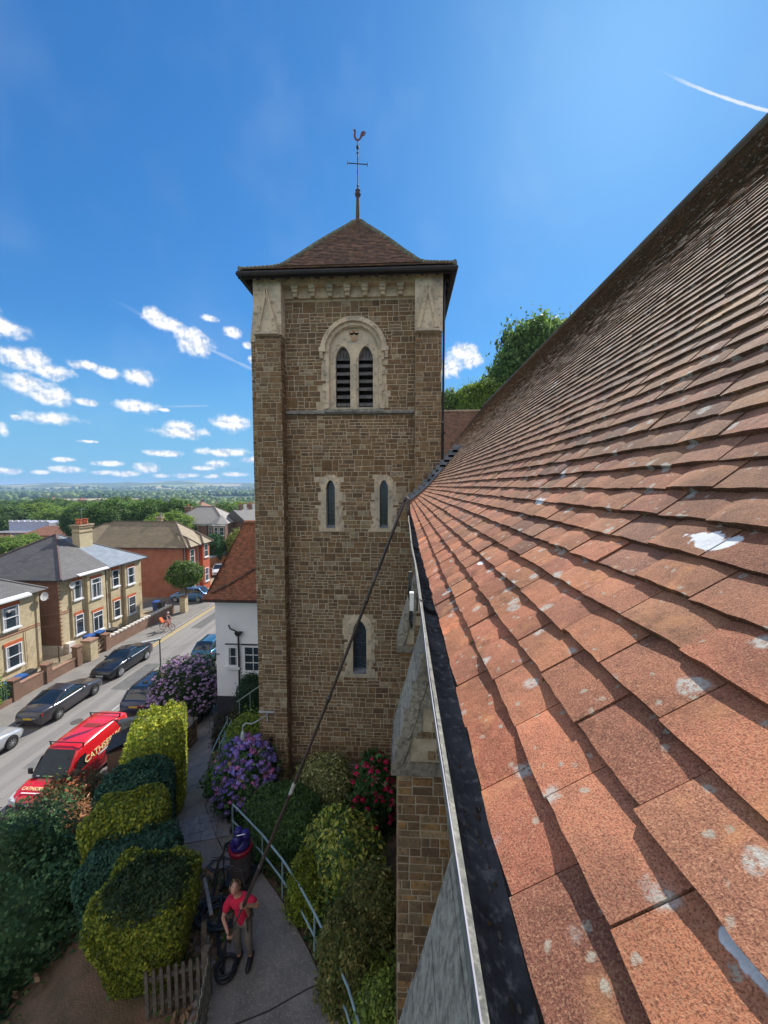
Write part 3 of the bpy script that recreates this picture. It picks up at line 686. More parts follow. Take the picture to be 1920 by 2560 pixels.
nb_.poly([(XR,-1.2,CZ+ZR-.01),(XR,24.2,CZ+ZR-.01),(W2+.3,24.2,CZ-.7),(W2+.3,-1.2,CZ-.7)],(.2,.12,.09))
nb_.build('roof_core',mat('roof_batten',(1,1,1),(.8,.8,.8),attr=True),nave)
rg_=MB(); y=-1.2
while y<24.2: rg_.tube([(XR,y,CZ+ZR-.01),(XR,y+.43,CZ+ZR+.005)],[.12,.11],8,(rnd.uniform(.7,1.2),)*3); y+=.42
rg_.build('ridge_tile',mat('ridge_clay',(.16,.11,.08),(.12,.11,.075),scale=6,rough=.9,attr=True),nave)
# gutter
gm=MB(); n=14; gc=(.141,-.562); gr=.056
def gx(y): return .0+.004*sin(y*1.1)+.003*sin(y*2.7+1)
ys=[-1.2+.3*i for i in range(44)]; ys=[y for y in ys if y<11.9]+[11.95]
for ya,yb_ in zip(ys[:-1],ys[1:]):
    for i in range(n):
        for (rr,fl_) in ((gr,0),(gr+.008,1)):
            a0,a1=pi+pi*i/n,pi+pi*(i+1)/n
            q=[(gc[0]+gx(ya)+rr*cos(a0),ya,CZ+gc[1]+rr*1.15*sin(a0)),(gc[0]+gx(ya)+rr*cos(a1),ya,CZ+gc[1]+rr*1.15*sin(a1)),(gc[0]+gx(yb_)+rr*cos(a1),yb_,CZ+gc[1]+rr*1.15*sin(a1)),(gc[0]+gx(yb_)+rr*cos(a0),yb_,CZ+gc[1]+rr*1.15*sin(a0))]
            gm.poly(q if fl_ else q[::-1])
gut=gm.build('gutter',mat('cast_iron_gutter',(.17,.175,.18),(.06,.062,.066),scale=7,rough=.95,spec=.1,bump=.9,bscale=70,bdist=.004,fine=(.42,.42,.41),fscale=40),nave,True)
lp=MB()
for ya,yb_ in zip(ys[:-1],ys[1:]):
    xa,xb=gc[0]-gr+gx(ya),gc[0]-gr+gx(yb_); lp.hexa([(xa-.009,ya,CZ-.60),(xa+.001,ya,CZ-.60),(xb+.001,yb_,CZ-.60),(xb-.009,yb_,CZ-.60),(xa-.008,ya,CZ-.552),(xa+.002,ya,CZ-.558),(xb+.002,yb_,CZ-.558),(xb-.008,yb_,CZ-.552)])
lp.build('gutter_lip',mat('lichen_lip',(.22,.22,.195),(.10,.105,.10),scale=30,rough=.9,bump=.8,bscale=120,bdist=.003,fine=(.34,.34,.29),fscale=90),gut)
for y in (1.83,3.72,5.6,7.5,9.4):
    gj=MB()
    for t in (0,.03): 
        P=[(gc[0]+gx(y)+(gr-.003)*cos(pi+pi*i/10),y+t,CZ+gc[1]+(gr*1.15-.004)*sin(pi+pi*i/10)+.006) for i in range(11)]
        gj.tube(P,.006,5)
    gj.tube([(gc[0]-gr-.02,y-.01,CZ-.6),(gc[0]-gr-.02,y,CZ-.535),(gc[0]-gr+.01,y+.0,CZ-.56)],.004,5)
    gj.build('gutter_joint',IRON,gut)
db=MB()
for i in range(230):
    y_=.3+11*rnd.random()**1.5; a_=1.5*pi+rnd.uniform(-.5,.5); r_=rnd.uniform(.0012,.0045); db.ball((gc[0]+(gr-.003)*cos(a_),y_,CZ+gc[1]+(gr-.003)*1.15*sin(a_)),r_,0,((.16,.14,.10),(.08,.065,.045),(.20,.19,.16),(.16,.09,.05))[i%4],(1,rnd.uniform(.8,2.2),.5))
dbo=db.build('gutter_debris',mat('silt_and_leaf',(1,1,1),(.8,.8,.8),attr=True,rough=1),gut); dbo['kind']='stuff'
cbm=MB(); cbm.tube([(gc[0]-gr-.0105+gx(y)+.002*sin(y*5),y,CZ-.551+.002*sin(y*3)) for y in np.arange(-1,11.8,.15)],.0018,5)
cbm.build('lightning_cable',mat('bright_cable',(.22,.22,.27),(.15,.15,.19),rough=.6,metal=.3),nave)
clp=MB()
for y,c_ in ((1.88,(.9,.9,.9)),(2.35,(.08,.08,.08))):
    clp.box(.03,y,CZ-.62,.05,y+.03,CZ-.53,c_); clp.tube([(.04,y+.02,CZ-.56),(.03,y+.04,CZ-.68),(.045,y+.2,CZ-.78),(.05,y+.5,CZ-.70)],.006,6,(.04,.04,.04))
clp.build('cable_clip',mat('clip_plastic',(1,1,1),(.8,.8,.8),attr=True,rough=.5),nave)
# nave wall and buttresses
nw=MB(); nw.box(.684,-1.2,3.4,.9,11.98,13.25); nw.build('wall_core',MORT,nave)
nws=MB(); rubble(nws,(.68,11.98,3.5),(0,-1,0),(0,0,1),13.1,9.7,None,seed=31,bh=.33); nws.build('rubble_wall',STONE,nave)
sfm=MB(); sfm.poly([(.14,-1.2,CZ-.64),(.7,-1.2,CZ-.64),(.7,11.95,CZ-.64),(.14,11.95,CZ-.64)]); sfm.box(.16,-1.2,CZ-.64,.19,11.95,CZ-.55); sfm.build('soffit',mat('soffit_board',(.10,.08,.07),rough=.8),nave)
for bi,y0 in enumerate((1.23,5.38,9.53)):
    y1=y0+1.05; x0=-.085; zc=10.0
    bm_=MB(); bm_.box(x0+.004,y0+.004,3.4,.7,y1-.004,zc); 
    bm_.prism([(x0+.02,y0+.004,zc),(.7,y0+.004,zc),(.7,y0+.004,zc+2.7)],(0,1.01,0))
    bo=bm_.build('buttress',MORT,nave)
    bs=MB(); rubble(bs,(x0,y0,3.5),(1,0,0),(0,0,1),.78,6.5,None,seed=40+bi,bh=.34,pal=BROWN+[(.33,.20,.09),(.36,.225,.105)],odd=(.40,.30,.18))
    rubble(bs,(x0,y1,3.5),(0,-1,0),(0,0,1),1.05,6.5,None,seed=50+bi,bh=.34)
    hyp=lambda v: x0+v/2.85*.785
    rubble(bs,(x0,y0,zc),(1,0,0),(0,0,1),.78,2.8,lambda u,v,a,c: (x0+u)<hyp(v+c)+.14,seed=60+bi)
    bs.build('stone_facing',STONE,bo)
    cp=MB(); nseg=7; dz=2.95/nseg; dx=.80/nseg
    for i in range(nseg):
        xa,za=x0-.075+dx*i,zc-.06+dz*i; xb,zb=xa+dx,za+dz
        e=.05*rnd.uniform(.3,1); e2=.06*rnd.uniform(.2,1)
        cp.hexa([(xa,y0-e,za),(xa+.14,y0-e,za-.02),(xa+.14,y1+e2,za-.02),(xa,y1+e2,za),(xb-.006,y0-e,zb-.01),(xb+.17,y0-e,zb-.01),(xb+.17,y1+e2,zb-.01),(xb-.006,y1+e2,zb-.01)],(rnd.uniform(.75,1.1),)*3)
        lw=rnd.uniform(.16,.30); cp.box(xa+.05,y0-.015,za,xa+.05+lw,y0+.06,zb-.015,(rnd.uniform(.85,1.15),)*3)
    cp.box(x0-.09,y0-.06,zc-.20,.7,y1+.05,zc-.03,(.7,.7,.7))
    cp.build('sloping_cap',mat('buttress_cap',(.44,.40,.33),(.19,.175,.15),scale=14,rough=.95,bump=1,bscale=45,bdist=.01,attr=True,fine=(.45,.44,.38),fscale=36),bo)
# transept roof behind the tower
tcs=[]; a,z=0,14.55
p=R(50)
while z<18.45: tcs.append((a,z-CZ+CZ,p)); a+=.1*cos(p); z+=.1*sin(p)
tr_=MB(); tiles(tr_,tcs,(0,20.75,0),(0,1,0),(1,0,0),lambda k:(.9,7),lambda k,u,rg: jit(((.33,.19,.13),(.27,.16,.12),(.22,.17,.13))[int(rg.random()*3)],.15),seed=8,th=.028)
tr_.poly([(.9,20.75,14.52),(7,20.75,14.52),(7,24.05,18.42),(.9,24.05,18.42)],(.06,.05,.04)); tr_.poly([(.9,24.05,18.42),(7,24.05,18.42),(7,28,13),(.9,28,13)],(.2,.12,.09))
for i in range(14): tr_.tube([(.9+i*.45,24.03,18.5),(1.34+i*.45,24.03,18.51)],[.13,.115],8,jit((.26,.22,.17),.2))
tr_.build('transept_slope',TILE2,nave)
tw_=MB(); tw_.box(.95,20.9,4,7,27,14.5,(.15,.11,.07)); tw_.build('transept_wall',STONE,nave)
# lead flashing steps on the tower face
fl=MB()
for k in range(0,24,2):
    x,z,p=crs[k]; fl.box(x-.16,11.93,CZ+z+.02,x+.13,11.962,CZ+z+.19+(.05 if k>6 else 0))
fx=[(x,z) for x,z,p in crs if x<1.2]
for (xa,za),(xb,zb) in zip(fx[:-1],fx[1:]): fl.hexa([(xa-.02,11.82,CZ+za+.035),(xb-.02,11.82,CZ+zb+.035),(xb-.02,11.965,CZ+zb+.05),(xa-.02,11.965,CZ+za+.05),(xa-.04,11.82,CZ+za+.05),(xb-.04,11.82,CZ+zb+.05),(xb-.04,11.965,CZ+zb+.13),(xa-.04,11.965,CZ+za+.13)])
fl.build('lead_flashing',LEAD,nave)
T(tower); T(nave)
# ---------------------------------------------------------------- terrain, road, pavements, path
def sm(t,a,c): t=max(0,min(1,(t-a)/(c-a))); return t*t*(3-2*t)
def hg(y): return 4.15-max(0,y-8.5)*.148 if y<18 else 4.15-9.5*.148-(y-18)*.1
def ht(x,y):
    near=1-sm(y,24,32)
    g=hg(min(y,24)) if y>-30 else 4.15
    if x>-6.5: z=g
    elif x>-12.75: z=g+(1.0-g)*((-6.5-x)/6.25)**1.0
    else: z=-.02
    if x>-12.75: z=z*near+(1-near)*(.1+max(0,x+12)*.12 if x<40 else 6.3)
    # valley falls away beyond the houses, hillside rises at right
    d=0
    if x<-40: d+=(-40-x)*.07
    if y>62: d+=(y-62)*.075
    z-=22*(1-math.exp(-d/22))
    if x>20: z+=min((x-20)*.35,16)*sm(x-20,0,30)
    dist=math.hypot(x,y)
    return z
DIRT=mat('soil_litter',(.22,.13,.085),(.12,.09,.05),scale=2.2,rough=1,bump=1,bscale=28,bdist=.03,fine=(.17,.12,.08),fscale=26)
def grid(name,xs,ys,f,m,par=None,dz=0):
    V=[(x,y,f(x,y)+dz) for y in ys for x in xs]; nx=len(xs)
    Q=[(j*nx+i,j*nx+i+1,(j+1)*nx+i+1,(j+1)*nx+i) for j in range(len(ys)-1) for i in range(nx-1)]
    return npmesh(name,V,Q,[(1,1,1)]*len(Q),m,par,True)
# near earth
xs=[-12.75+.25*i for i in range(60)]; ys=[-8+.3*i for i in range(110)]
tag(grid('garden_ground',xs,ys,lambda x,y: ht(x,y)+.04*sin(x*3.1+y)*sin(y*2.3),DIRT),kind='structure')
FIELD=None
Mf,nb,p,o=mk('valley_land'); tcn=nb.n('ShaderNodeTexCoord'); v=tcn.outputs['Object']
f1=noise(nb,v,.012,5,.6); f2=noise(nb,v,.004,2,.5)
vo=nb.n('ShaderNodeTexVoronoi'); nb.l(v,vo.inputs['Vector']); vo.inputs['Scale'].default_value=.0035
sc2=nb.n('ShaderNodeSeparateColor'); nb.l(vo.outputs['Color'],sc2.inputs[0])
c=nb.mix(nb.ss(f1,.4,.6),(.035,.07,.022),(.06,.10,.032)); c=nb.mix(nb.math('GREATER_THAN',sc2.outputs[0],.80),c,(.24,.26,.09)); c=nb.mix(nb.math('GREATER_THAN',sc2.outputs[1],.88),c,(.36,.29,.17))
nb.l(c,p.inputs['Base Color']); p.inputs['Roughness'].default_value=1
def far(x,y):
    z=ht(x,y); r=math.hypot(x,y)
    h=0
    if r>2300:
        a=math.degrees(math.atan2(x,y))
        ridge=62+14*sin(a*.19+1.1)+7*sin(a*.55)+4*sin(a*1.7+.6)+(9 if a>-38 else 9*(a+60)/22)
        h=sm(r,2600,5200)*ridge+sm(r,2300,3200)*8*sin(a*.9+r*.002)
    return z+h-.35 if r>70 else z-.35
rs=[0,20,40,60,90,130,180,260,380,560,800,1150,1600,2100,2400,2700,3000,3300,3600,4000,4400,4800,5200,5800,6600,9000]
V=[];Q=[];na=216
for r_ in rs:
    for k in range(na):
        a=2*pi*k/na; x,y=r_*sin(a)-5,r_*cos(a)+25; V.append((x,y,far(x,y)-(3.0 if (r_<=20) else 0)))
for i in range(len(rs)-1):
    for k in range(na): l=(k+1)%na; Q.append((i*na+k,i*na+l,(i+1)*na+l,(i+1)*na+k))
tag(npmesh('valley_ground',V,Q,[(1,1,1)]*len(Q),Mf,None,True),kind='structure')
# street
Ma,nb,p,o=mk('asphalt'); tcn=nb.n('ShaderNodeTexCoord'); v=tcn.outputs['Object']
mp=nb.n('ShaderNodeMapping'); nb.l(v,mp.inputs[0]); mp.inputs['Scale'].default_value=(1.6,.09,1)
c=nb.mix(nb.ss(noise(nb,mp.outputs[0],1,4,.6),.35,.65),(.175,.165,.155),(.235,.22,.205)); c=nb.mix(nb.ss(noise(nb,v,70,2,.6),.45,.7,0,.5),c,(.10,.10,.10)); c=nb.mix(nb.ss(noise(nb,v,.5,4,.7),.55,.7,0,.35),c,(.12,.12,.12))
nb.l(c,p.inputs['Base Color']); p.inputs['Roughness'].default_value=.85; bumpn(nb,p,noise(nb,v,120,2,.6),.3,.004)
yr=[-20+2*i for i in range(52)]
drop=lambda y: -max(0,y-55)*.03
def strip(name,x0,x1,z,m,kind='structure',thick=0,ya=None):
    mb=MB(); Y_=ya or yr
    for a,c_ in zip(Y_[:-1],Y_[1:]):
        mb.poly([(x0,a,z+drop(a)),(x1,a,z+drop(a)),(x1,c_,z+drop(c_)),(x0,c_,z+drop(c_))])
        if thick:
            for xx in (x0,x1): mb.poly([(xx,a,z-thick+drop(a)),(xx,c_,z-thick+drop(c_)),(xx,c_,z+drop(c_)),(xx,a,z+drop(a))])
    o=mb.build(name,m); return tag(o,kind=kind)
strip('road',-22.25,-14.1,.01,Ma)
PAV=mat('pavement_tarmac',(.20,.185,.17),(.15,.14,.13),scale=1.2,rough=.9,bump=.4,bscale=90,fine=(.27,.25,.22),fscale=35)
strip('pavement_far',-25.1,-22.4,.12,PAV,thick=.2); strip('pavement_near',-13.95,-12.7,.12,PAV,thick=.2)
KB=mat('kerb_stone',(.30,.28,.26),(.22,.21,.2),scale=3,rough=.9)
strip('kerb_far',-22.4,-22.25,.125,KB,thick=.13); strip('kerb_near',-14.1,-13.95,.125,KB,thick=.13)
YEL=mat('yellow_road_paint',(.62,.43,.07),(.50,.36,.10),scale=5,rough=.8)
for x in (-22.06,-21.80): strip('yellow_line',x-.045,x+.045,.014,YEL,ya=[30.2+2*i for i in range(16)])
WR=mat('white_road_paint',(.5,.5,.48),(.3,.3,.29),scale=8,rough=.8)
dm_=MB()
for y in (19.2,22.2,25.3,28.4,32): dm_.box(-18.2,y,.013,-18.11,y+1.0,.016)
tag(dm_.build('road_marking',WR),kind='structure')
rp_=MB()
for (x0,y0,x1,y1) in ((-20.2,24.6,-19.0,28.5),(-17.6,30.2,-15.4,31.6),(-21.0,36,-19.9,41),(-18.9,17.2,-17.2,18.6),(-16.5,12.4,-14.8,13.4)): rp_.box(x0,y0,.0105,x1,y1,.0135,(rnd.uniform(.6,.95),)*3)
tag(rp_.build('road_patch',mat('patch_tarmac',(.17,.165,.16),(.12,.12,.12),scale=3,rough=.9,attr=True,fine=(.24,.23,.22),fscale=50)),kind='structure')
for (x,y,lab) in ((-18.6,27.2,'small round iron cover in the road beside the glossy black coupe'),(-19.4,21.0,'small round iron cover in the road beside the charcoal coupe')):
    c_=MB(); c_.lathe([(.31,.012),(.31,.02),(.26,.021)],(x,y,0),18); tag(c_.build('manhole_cover',mat('iron_cover',(.06,.055,.05),(.10,.09,.08),scale=20,rough=.7)),lab,'manhole cover')
fg=strip('front_gardens',-40,-25.1,.10,mat('garden_gravel',(.32,.25,.17),(.22,.18,.12),scale=1.3,rough=1,bump=.7,bscale=30,fine=(.40,.34,.26),fscale=22),ya=[15+2*i for i in range(25)])
dv=MB(); dv.box(-31,40.6,.11,-25.0,46.5,.125); tag(dv.build('driveway',PAV),kind='structure')
# retaining wall along the near pavement
RW=wallbrick('retaining_brick',(.22,.13,.08),(.15,.10,.07),(.22,.19,.15))
rw=MB(); rw.box(-12.95,-8,-.1,-12.72,24,1.25); rw.box(-13.0,-8,1.25,-12.67,24,1.35)
tag(rw.build('retaining_wall',RW),'low brown retaining wall along the near pavement below the church garden','wall')
# path
PL=[(-4.35,4.6),(-4.2,5.6),(-3.95,6.3),(-4.2,7.0),(-4.85,7.9),(-5.5,8.8),(-6.25,9.7),(-7.0,10.7),(-7.95,12.0),(-8.75,13.3),(-9.3,14.6),(-9.9,16),(-10.5,18),(-11,22)]
PRt=[(-.15,4.6),(-.55,5.6),(-1.25,6.5),(-2.0,7.4),(-2.75,8.2),(-3.6,9.0),(-4.45,9.7),(-5.1,10.35),(-6.0,11.3),(-6.9,12.5),(-7.55,13.8),(-8.2,15.2),(-8.9,17.2),(-9.25,22)]
pm=MB()
def lerp2(a,c_,t): return (a[0]+(c_[0]-a[0])*t,a[1]+(c_[1]-a[1])*t)
for i in range(len(PL)-1):
    for si in range(3):
        for j in range(6):
            q=[]
            for (tt,jj) in ((si/3,j/6),(si/3,(j+1)/6),((si+1)/3,(j+1)/6),((si+1)/3,j/6)):
                a=lerp2(PL[i],PL[i+1],tt); c_=lerp2(PRt[i],PRt[i+1],tt); x,y=lerp2(a,c_,jj); q.append((x,y,ht(x,y)+.075))
            pm.poly(q)
PATHM=mat('worn_path_asphalt',(.25,.225,.205),(.165,.155,.145),scale=1.6,rough=.9,bump=.7,bscale=60,bdist=.01,fine=(.40,.36,.33),fscale=34)
tag(pm.build('path',PATHM,None,True),kind='structure')
# paved slabs band across the path and cracks
sb=MB(); c0=Vector((-6.55,9.7,0)); c1=Vector((-5.15,10.15,0)); dr=(c1-c0).normalized(); nrm=Vector((-dr.y,dr.x,0))
for r_ in range(3):
    u=0
    while u<1.75:
        w_=rnd.uniform(.35,.55); a=c0+dr*(u-.15)+nrm*(r_*.36-.1); P=[a+dr*.008+nrm*.008,a+dr*(w_-.008)+nrm*.008,a+dr*(w_-.008)+nrm*.352,a+dr*.008+nrm*.352]
        sb.hexa([(q.x,q.y,ht(q.x,q.y)+.05) for q in P]+[(q.x,q.y,ht(q.x,q.y)+.105) for q in P],(rnd.uniform(.75,1.1),)*3); u+=w_
tag(sb.build('paving_band',mat('slab_stone',(.30,.29,.31),(.19,.19,.22),scale=4,rough=.85,bump=.4,attr=True)),kind='structure')
mh=MB()
for (x,y) in ((-5.85,10.75),(-5.62,10.95)): mh.lathe([(.15,0),(.15,.02),(.12,.022)],(x,y,ht(x,y)+.075),14)
o=mh.build('drain_cover',mat('drain_concrete',(.27,.26,.25),rough=.9)); tag(o,'pair of round pale drain covers set in the path beside the purple hydrangea','drain cover')
ck_=MB()
for L in (((-3.15,6.15),(-2.5,6.4),(-1.85,6.75),(-1.35,6.95)),((-5.0,8.3),(-4.4,8.7),(-3.9,9.1))):
    for a,c_ in zip(L[:-1],L[1:]): ck_.bar((*a,ht(*a)+.08),(*c_,ht(*c_)+.08),.022,.006)
tag(ck_.build('path_joint',mat('joint_dark',(.05,.045,.04),rough=1)),kind='structure')  # thin dark bars mark the cracks in the path surface
# ---------------------------------------------------------------- houses
YB=wallbrick('yellow_stock_brick',(.62,.50,.29),(.47,.375,.215),(.52,.45,.33)); RB=wallbrick('red_brick',(.42,.11,.055),(.31,.085,.045),(.32,.2,.15)); BB=wallbrick('brown_brick',(.24,.105,.07),(.17,.08,.055),(.22,.16,.13))
OR=mat('orange_brick_arch',(.50,.13,.045),(.40,.10,.04),scale=6,rough=.85)
def slate(name,c1,c2,k=2.2):
    return wallbrick(name,c1,c2,tuple(x*.5 for x in c2),bw=.5,bh=.28,ms=.012,rough=.7,k=k)
SL=slate('grey_slate',(.115,.11,.11),(.085,.082,.085)); SLB=slate('blue_slate',(.20,.24,.29),(.16,.20,.25)); SLM=slate('mossy_brown_tile',(.30,.235,.14),(.225,.175,.105),3)
REDT=slate('orange_roof_tile',(.36,.15,.08),(.27,.12,.075),3)
CURT=mat('net_curtain',(.35,.36,.38),(.18,.19,.21),scale=6,rough=.6)
def window(par,P,U,w,h,n,style='sash',lintel=None,name='window',sillw=.07):
    """P bottom-left corner, U unit along, n outward normal"""
    P=Vector(P);U=Vector(U);n=Vector(n);Z=Vector((0,0,1)); fr=MB()
    def bx(mb,u0,v0,u1,v1,d0,d1,col=None):
        q=[]
        for d in (d0,d1):
            for (u,v) in ((u0,v0),(u1,v0),(u1,v1),(u0,v1)): q.append(P+U*u+Z*v+n*d)
        mb.hexa(q,col)
    t=.065
    for a in ((0,0,t,h),(w-t,0,w,h),(t,0,w-t,t),(t,h-t,w-t,h)): bx(fr,*a,-.02,.055)
    if style=='sash': bx(fr,t,h*.5-.025,w-t,h*.5+.025,-.02,.06)
    elif style=='case': bx(fr,w*.5-.03,t,w*.5+.03,h*.74,-.02,.05); bx(fr,t,h*.74-.03,w-t,h*.74+.03,-.02,.06)
    elif style=='top': bx(fr,t,h*.74-.03,w-t,h*.74+.03,-.02,.05)
    elif style=='grid':
        for i in (1,2): bx(fr,t+(w-2*t)*i/3-.014,t,t+(w-2*t)*i/3+.014,h-t,-.02,.04)
        for i in (1,2): bx(fr,t,t+(h-2*t)*i/3-.014,w-t,t+(h-2*t)*i/3+.014,-.02,.04)
    elif style=='grid2':
        bx(fr,t,h/2-.014,w-t,h/2+.014,-.02,.04)
    fo=fr.build(name,WHITEP,par)
    g=MB(); bx(g,t*.8,t*.8,w-t*.8,h-t*.8,.0,.014); g.build('pane',GLASSD,fo)
    s=MB(); bx(s,-.1,-.12,w+.1,-.005,-.02,.13); s.build('sill',WHITEP,fo)
    if rnd.random()<.6 and style!='grid':
        c_=MB(); bx(c_,t,t,t+w*.16,h-t,.015,.022); bx(c_,w-t-w*.16,t,w-t,h-t,.015,.022); c_.build('curtain',CURT,fo)
    if lintel:
        l=MB(); bx(l,-.1,h,w+.1,h+.26,-.02,.03); l.build('brick_arch',lintel,fo)
    return fo
def loc(par):
    for ch in par.children: ch.location=Vector(ch.location)-par.location
def hiproof(mb,x0,y0,x1,y1,ze,zr,ov=.35,ridge='x',hl=True,hr=True):
    """hipped roof on box; ridge along x or y"""
    x0-=ov;x1+=ov;y0-=ov;y1+=ov
    if ridge=='x':
        m=(y0+y1)/2; d=(y1-y0)/2; a=(x0+(d if hl else 0),m,zr); c_=(x1-(d if hr else 0),m,zr)
        A,B,C_,D=(x0,y0,ze),(x1,y0,ze),(x1,y1,ze),(x0,y1,ze)
        mb.poly([A,B,c_,a]); mb.poly([C_,D,a,c_]); mb.poly([B,C_,c_]); mb.poly([D,A,a])
        return [(A,a),(B,c_),(C_,c_),(D,a),(a,c_)]
    m=(x0+x1)/2; d=(x1-x0)/2; a=(m,y0+(d if hl else 0),zr); c_=(m,y1-(d if hr else 0),zr)
    A,B,C_,D=(x0,y0,ze),(x1,y0,ze),(x1,y1,ze),(x0,y1,ze)
    mb.poly([A,B,a]); mb.poly([B,C_,c_,a]); mb.poly([C_,D,c_]); mb.poly([D,A,a,c_])
    return [(A,a),(B,a),(C_,c_),(D,c_),(a,c_)]
def hips(mb,edges,r=.07,col=None):
    for a,c_ in edges: mb.tube([Vector(a)+Vector((0,0,.03)),Vector(c_)+Vector((0,0,.03))],r,6,col)
def chimney(par,x,y,z0,z1,w,d,m,pots=4,potc=(.55,.15,.07)):
    cbx=MB(); cbx.box(x-w/2,y-d/2,z0,x+w/2,y+d/2,z1); co=cbx.build('chimney',m,par)
    b_=MB(); 
    for i,(e,zz) in enumerate(((.06,z1-.75),(.10,z1-.32),(.15,z1-.12))): b_.box(x-w/2-e,y-d/2-e,zz,x+w/2+e,y+d/2+e,zz+.12,((.9,.8,.6),(.8,.7,.55),(1,.95,.85))[i])
    b_.build('corbel_band',mat('chimney_band',(.42,.36,.28),(.33,.27,.2),attr=True),co)
    for i in range(pots):
        px=x+(i//2-.5*(pots//2-1))*w/max(1,pots//2)*.8; py=y+((i%2)-.5)*d*.5
        p_=MB(); p_.lathe([(.13,z1),(.11,z1+.3),(.11,z1+.42),(.15,z1+.44),(.15,z1+.52)],(px,py,0),10); p_.build('chimney_pot',mat('terracotta_pot',potc,tuple(q*.8 for q in potc)),co)
    return co
FX=-28.0
# semi-detached pair with slate roof
h1=empty('semi_detached_house',(-32,34.2,0),0,'pale yellow brick semi-detached pair under one hipped slate roof, half grey, half blue','house')
m_=MB(); m_.box(-37.2,29.35,0,FX,34.14,6.4); m_.box(-37.2,34.14,0,FX-.003,39.1,6.4); m_.build('wall',YB,h1)
m_=MB(); m_.box(-37.22,29.31,.9,FX-.12,29.36,6.35); m_.build('side_wall',BB,h1)
m_=MB(); m_.box(-36.66,29.27,0,FX+.02,29.36,.9); m_.box(FX-.02,31.4,0,FX+.05,35.4,.95); m_.build('render_plinth',mat('pale_render',(.55,.53,.49),(.45,.44,.4)),h1)
q_=MB()
for i in range(34):
    z=.9+i*.16
    if i%2==0: q_.box(FX-.16,29.30,z,FX+.012,29.5,z+.075)
for y in (31.9,34.0,36.35): q_.box(FX-.02,y-.06,.9,FX+.03,y+.06,6.3)
for z in (3.45,3.62): q_.box(FX-.02,29.4,z,FX+.022,39.1,z+.06)
q_.build('red_brick_dressing',mat('red_dressing',(.30,.10,.055),(.24,.08,.05),scale=3),h1)
# bays: shallow projecting wall panels
bay=MB(); bay.box(FX-.03,30.35,.1,FX+.12,31.75,6.38,(.62,.62,.66)); bay.box(FX-.03,34.65,.1,FX+.12,35.95,6.38,(.62,.62,.66)); bay.box(FX-.03,31.75,.1,FX+.35,33.75,6.38); bay.box(FX-.03,36.3,.1,FX+.35,38.2,6.38)
bay.build('bay_wall',YB,h1)
for (y,z,w,h,st,d) in ((30.55,4.35,.8,1.6,'top',.12),(32.1,4.0,1.15,1.75,'case',.35),(30.6,1.3,.8,1.7,'top',.12),(32.15,.95,1.1,1.75,'case',.35),(34.9,4.3,.82,1.6,'sash',.12),(36.6,4.1,1.0,1.7,'sash',.35),(34.92,1.25,.82,1.65,'sash',.12),(36.6,1.05,1.0,1.75,'sash',.35)):
    window(h1,(FX+d,y,z),(0,1,0),w,h,(1,0,0),st,OR)
r_=MB(); E_=hiproof(r_,-36.6,29.35,FX+.2,39.1,6.42,9.75,.35,'x',False,True)
# two materials: split the roof at the party wall
r1=MB(); A=(-37.6,29.0,6.42); Bc=(FX+.55,29.0,6.42); ap=(-32.6,34.22,9.45); al=(-32.62,34.22,9.45); Md=(FX+.55,34.22,6.42); Cc=(FX+.55,39.45,6.42); Dc=(-37.6,39.45,6.42)
r1.poly([A,Bc,ap]); r1.poly([Bc,Md,ap]); r1.poly([A,ap,Dc]); r1o=r1.build('slate_roof',SL,h1)
r2_=MB(); r2_.poly([Md,Cc,ap]); r2_.poly([Cc,Dc,ap]); r2_.build('blue_slate_roof',SLB,h1)
hh=MB(); hips(hh,[(Bc,ap),(A,ap)],.09); hh.build('hip_tile',mat('dark_hip_tile',(.09,.06,.06),(.13,.09,.09),scale=8),r1o)
hh=MB(); hips(hh,[(Cc,ap),(Dc,ap)],.06); hh.build('ridge_tile',mat('grey_ridge',(.2,.19,.19)),r1o)
g_=MB(); g_.tube([(FX+.58,29,6.36),(FX+.58,39.4,6.36)],.06,6); g_.tube([(-36.9,28.97,6.36),(FX+.58,28.97,6.36)],.06,6); g_.tube([(FX+.08,34.14,6.3),(FX+.08,34.14,.2)],.045,6); g_.tube([(FX+.08,33.95,6.3),(FX+.08,33.95,.2)],.035,6); g_.build('gutter_pipe',IRON,h1)
g_=MB(); g_.hexa([(FX+.45,30.6,6.42),(FX+.72,30.6,6.38),(FX+.72,33.9,6.38),(FX+.45,33.9,6.42),(FX+.42,30.6,6.55),(FX+.72,30.6,6.47),(FX+.72,33.9,6.47),(FX+.42,33.9,6.55)]); g_.build('white_fascia',WHITEP,h1)
chimney(h1,-30.8,35.1,7.2,10.35,.72,1.5,YB,4)
ar_=MB(); ar_.tube([(-30.6,34.9,10.3),(-30.6,34.9,11.9)],.02,5); ar_.bar((-31.0,34.9,11.8),(-30.1,34.9,11.8),.02)
for i in range(7): ar_.bar((-30.95+i*.13,34.7,11.8),(-30.95+i*.13,35.1,11.8),.012)
ar_.build('aerial',mat('aerial_metal',(.25,.25,.26),rough=.4),h1)
sd_=MB(); sd_.lathe([(.02,.0),(.22,.04),(.30,.10),(.30,.11),(.02,.03)],(FX+.30,30.2,5.75),14,'X'); sd_.bar((FX+.0,30.2,5.7),(FX+.32,30.2,5.75),.03); sd_.build('satellite_dish',mat('dish_grey',(.5,.5,.5)),h1)
mb_=MB(); 
for (y,z) in ((29.6,.45),(29.6,-.0)): mb_.box(FX,y,z+.12,FX+.35,y+.62,z+.52)
mb_.build('meter_box',mat('meter_cream',(.72,.66,.62),rough=.5),h1)
loc(h1)
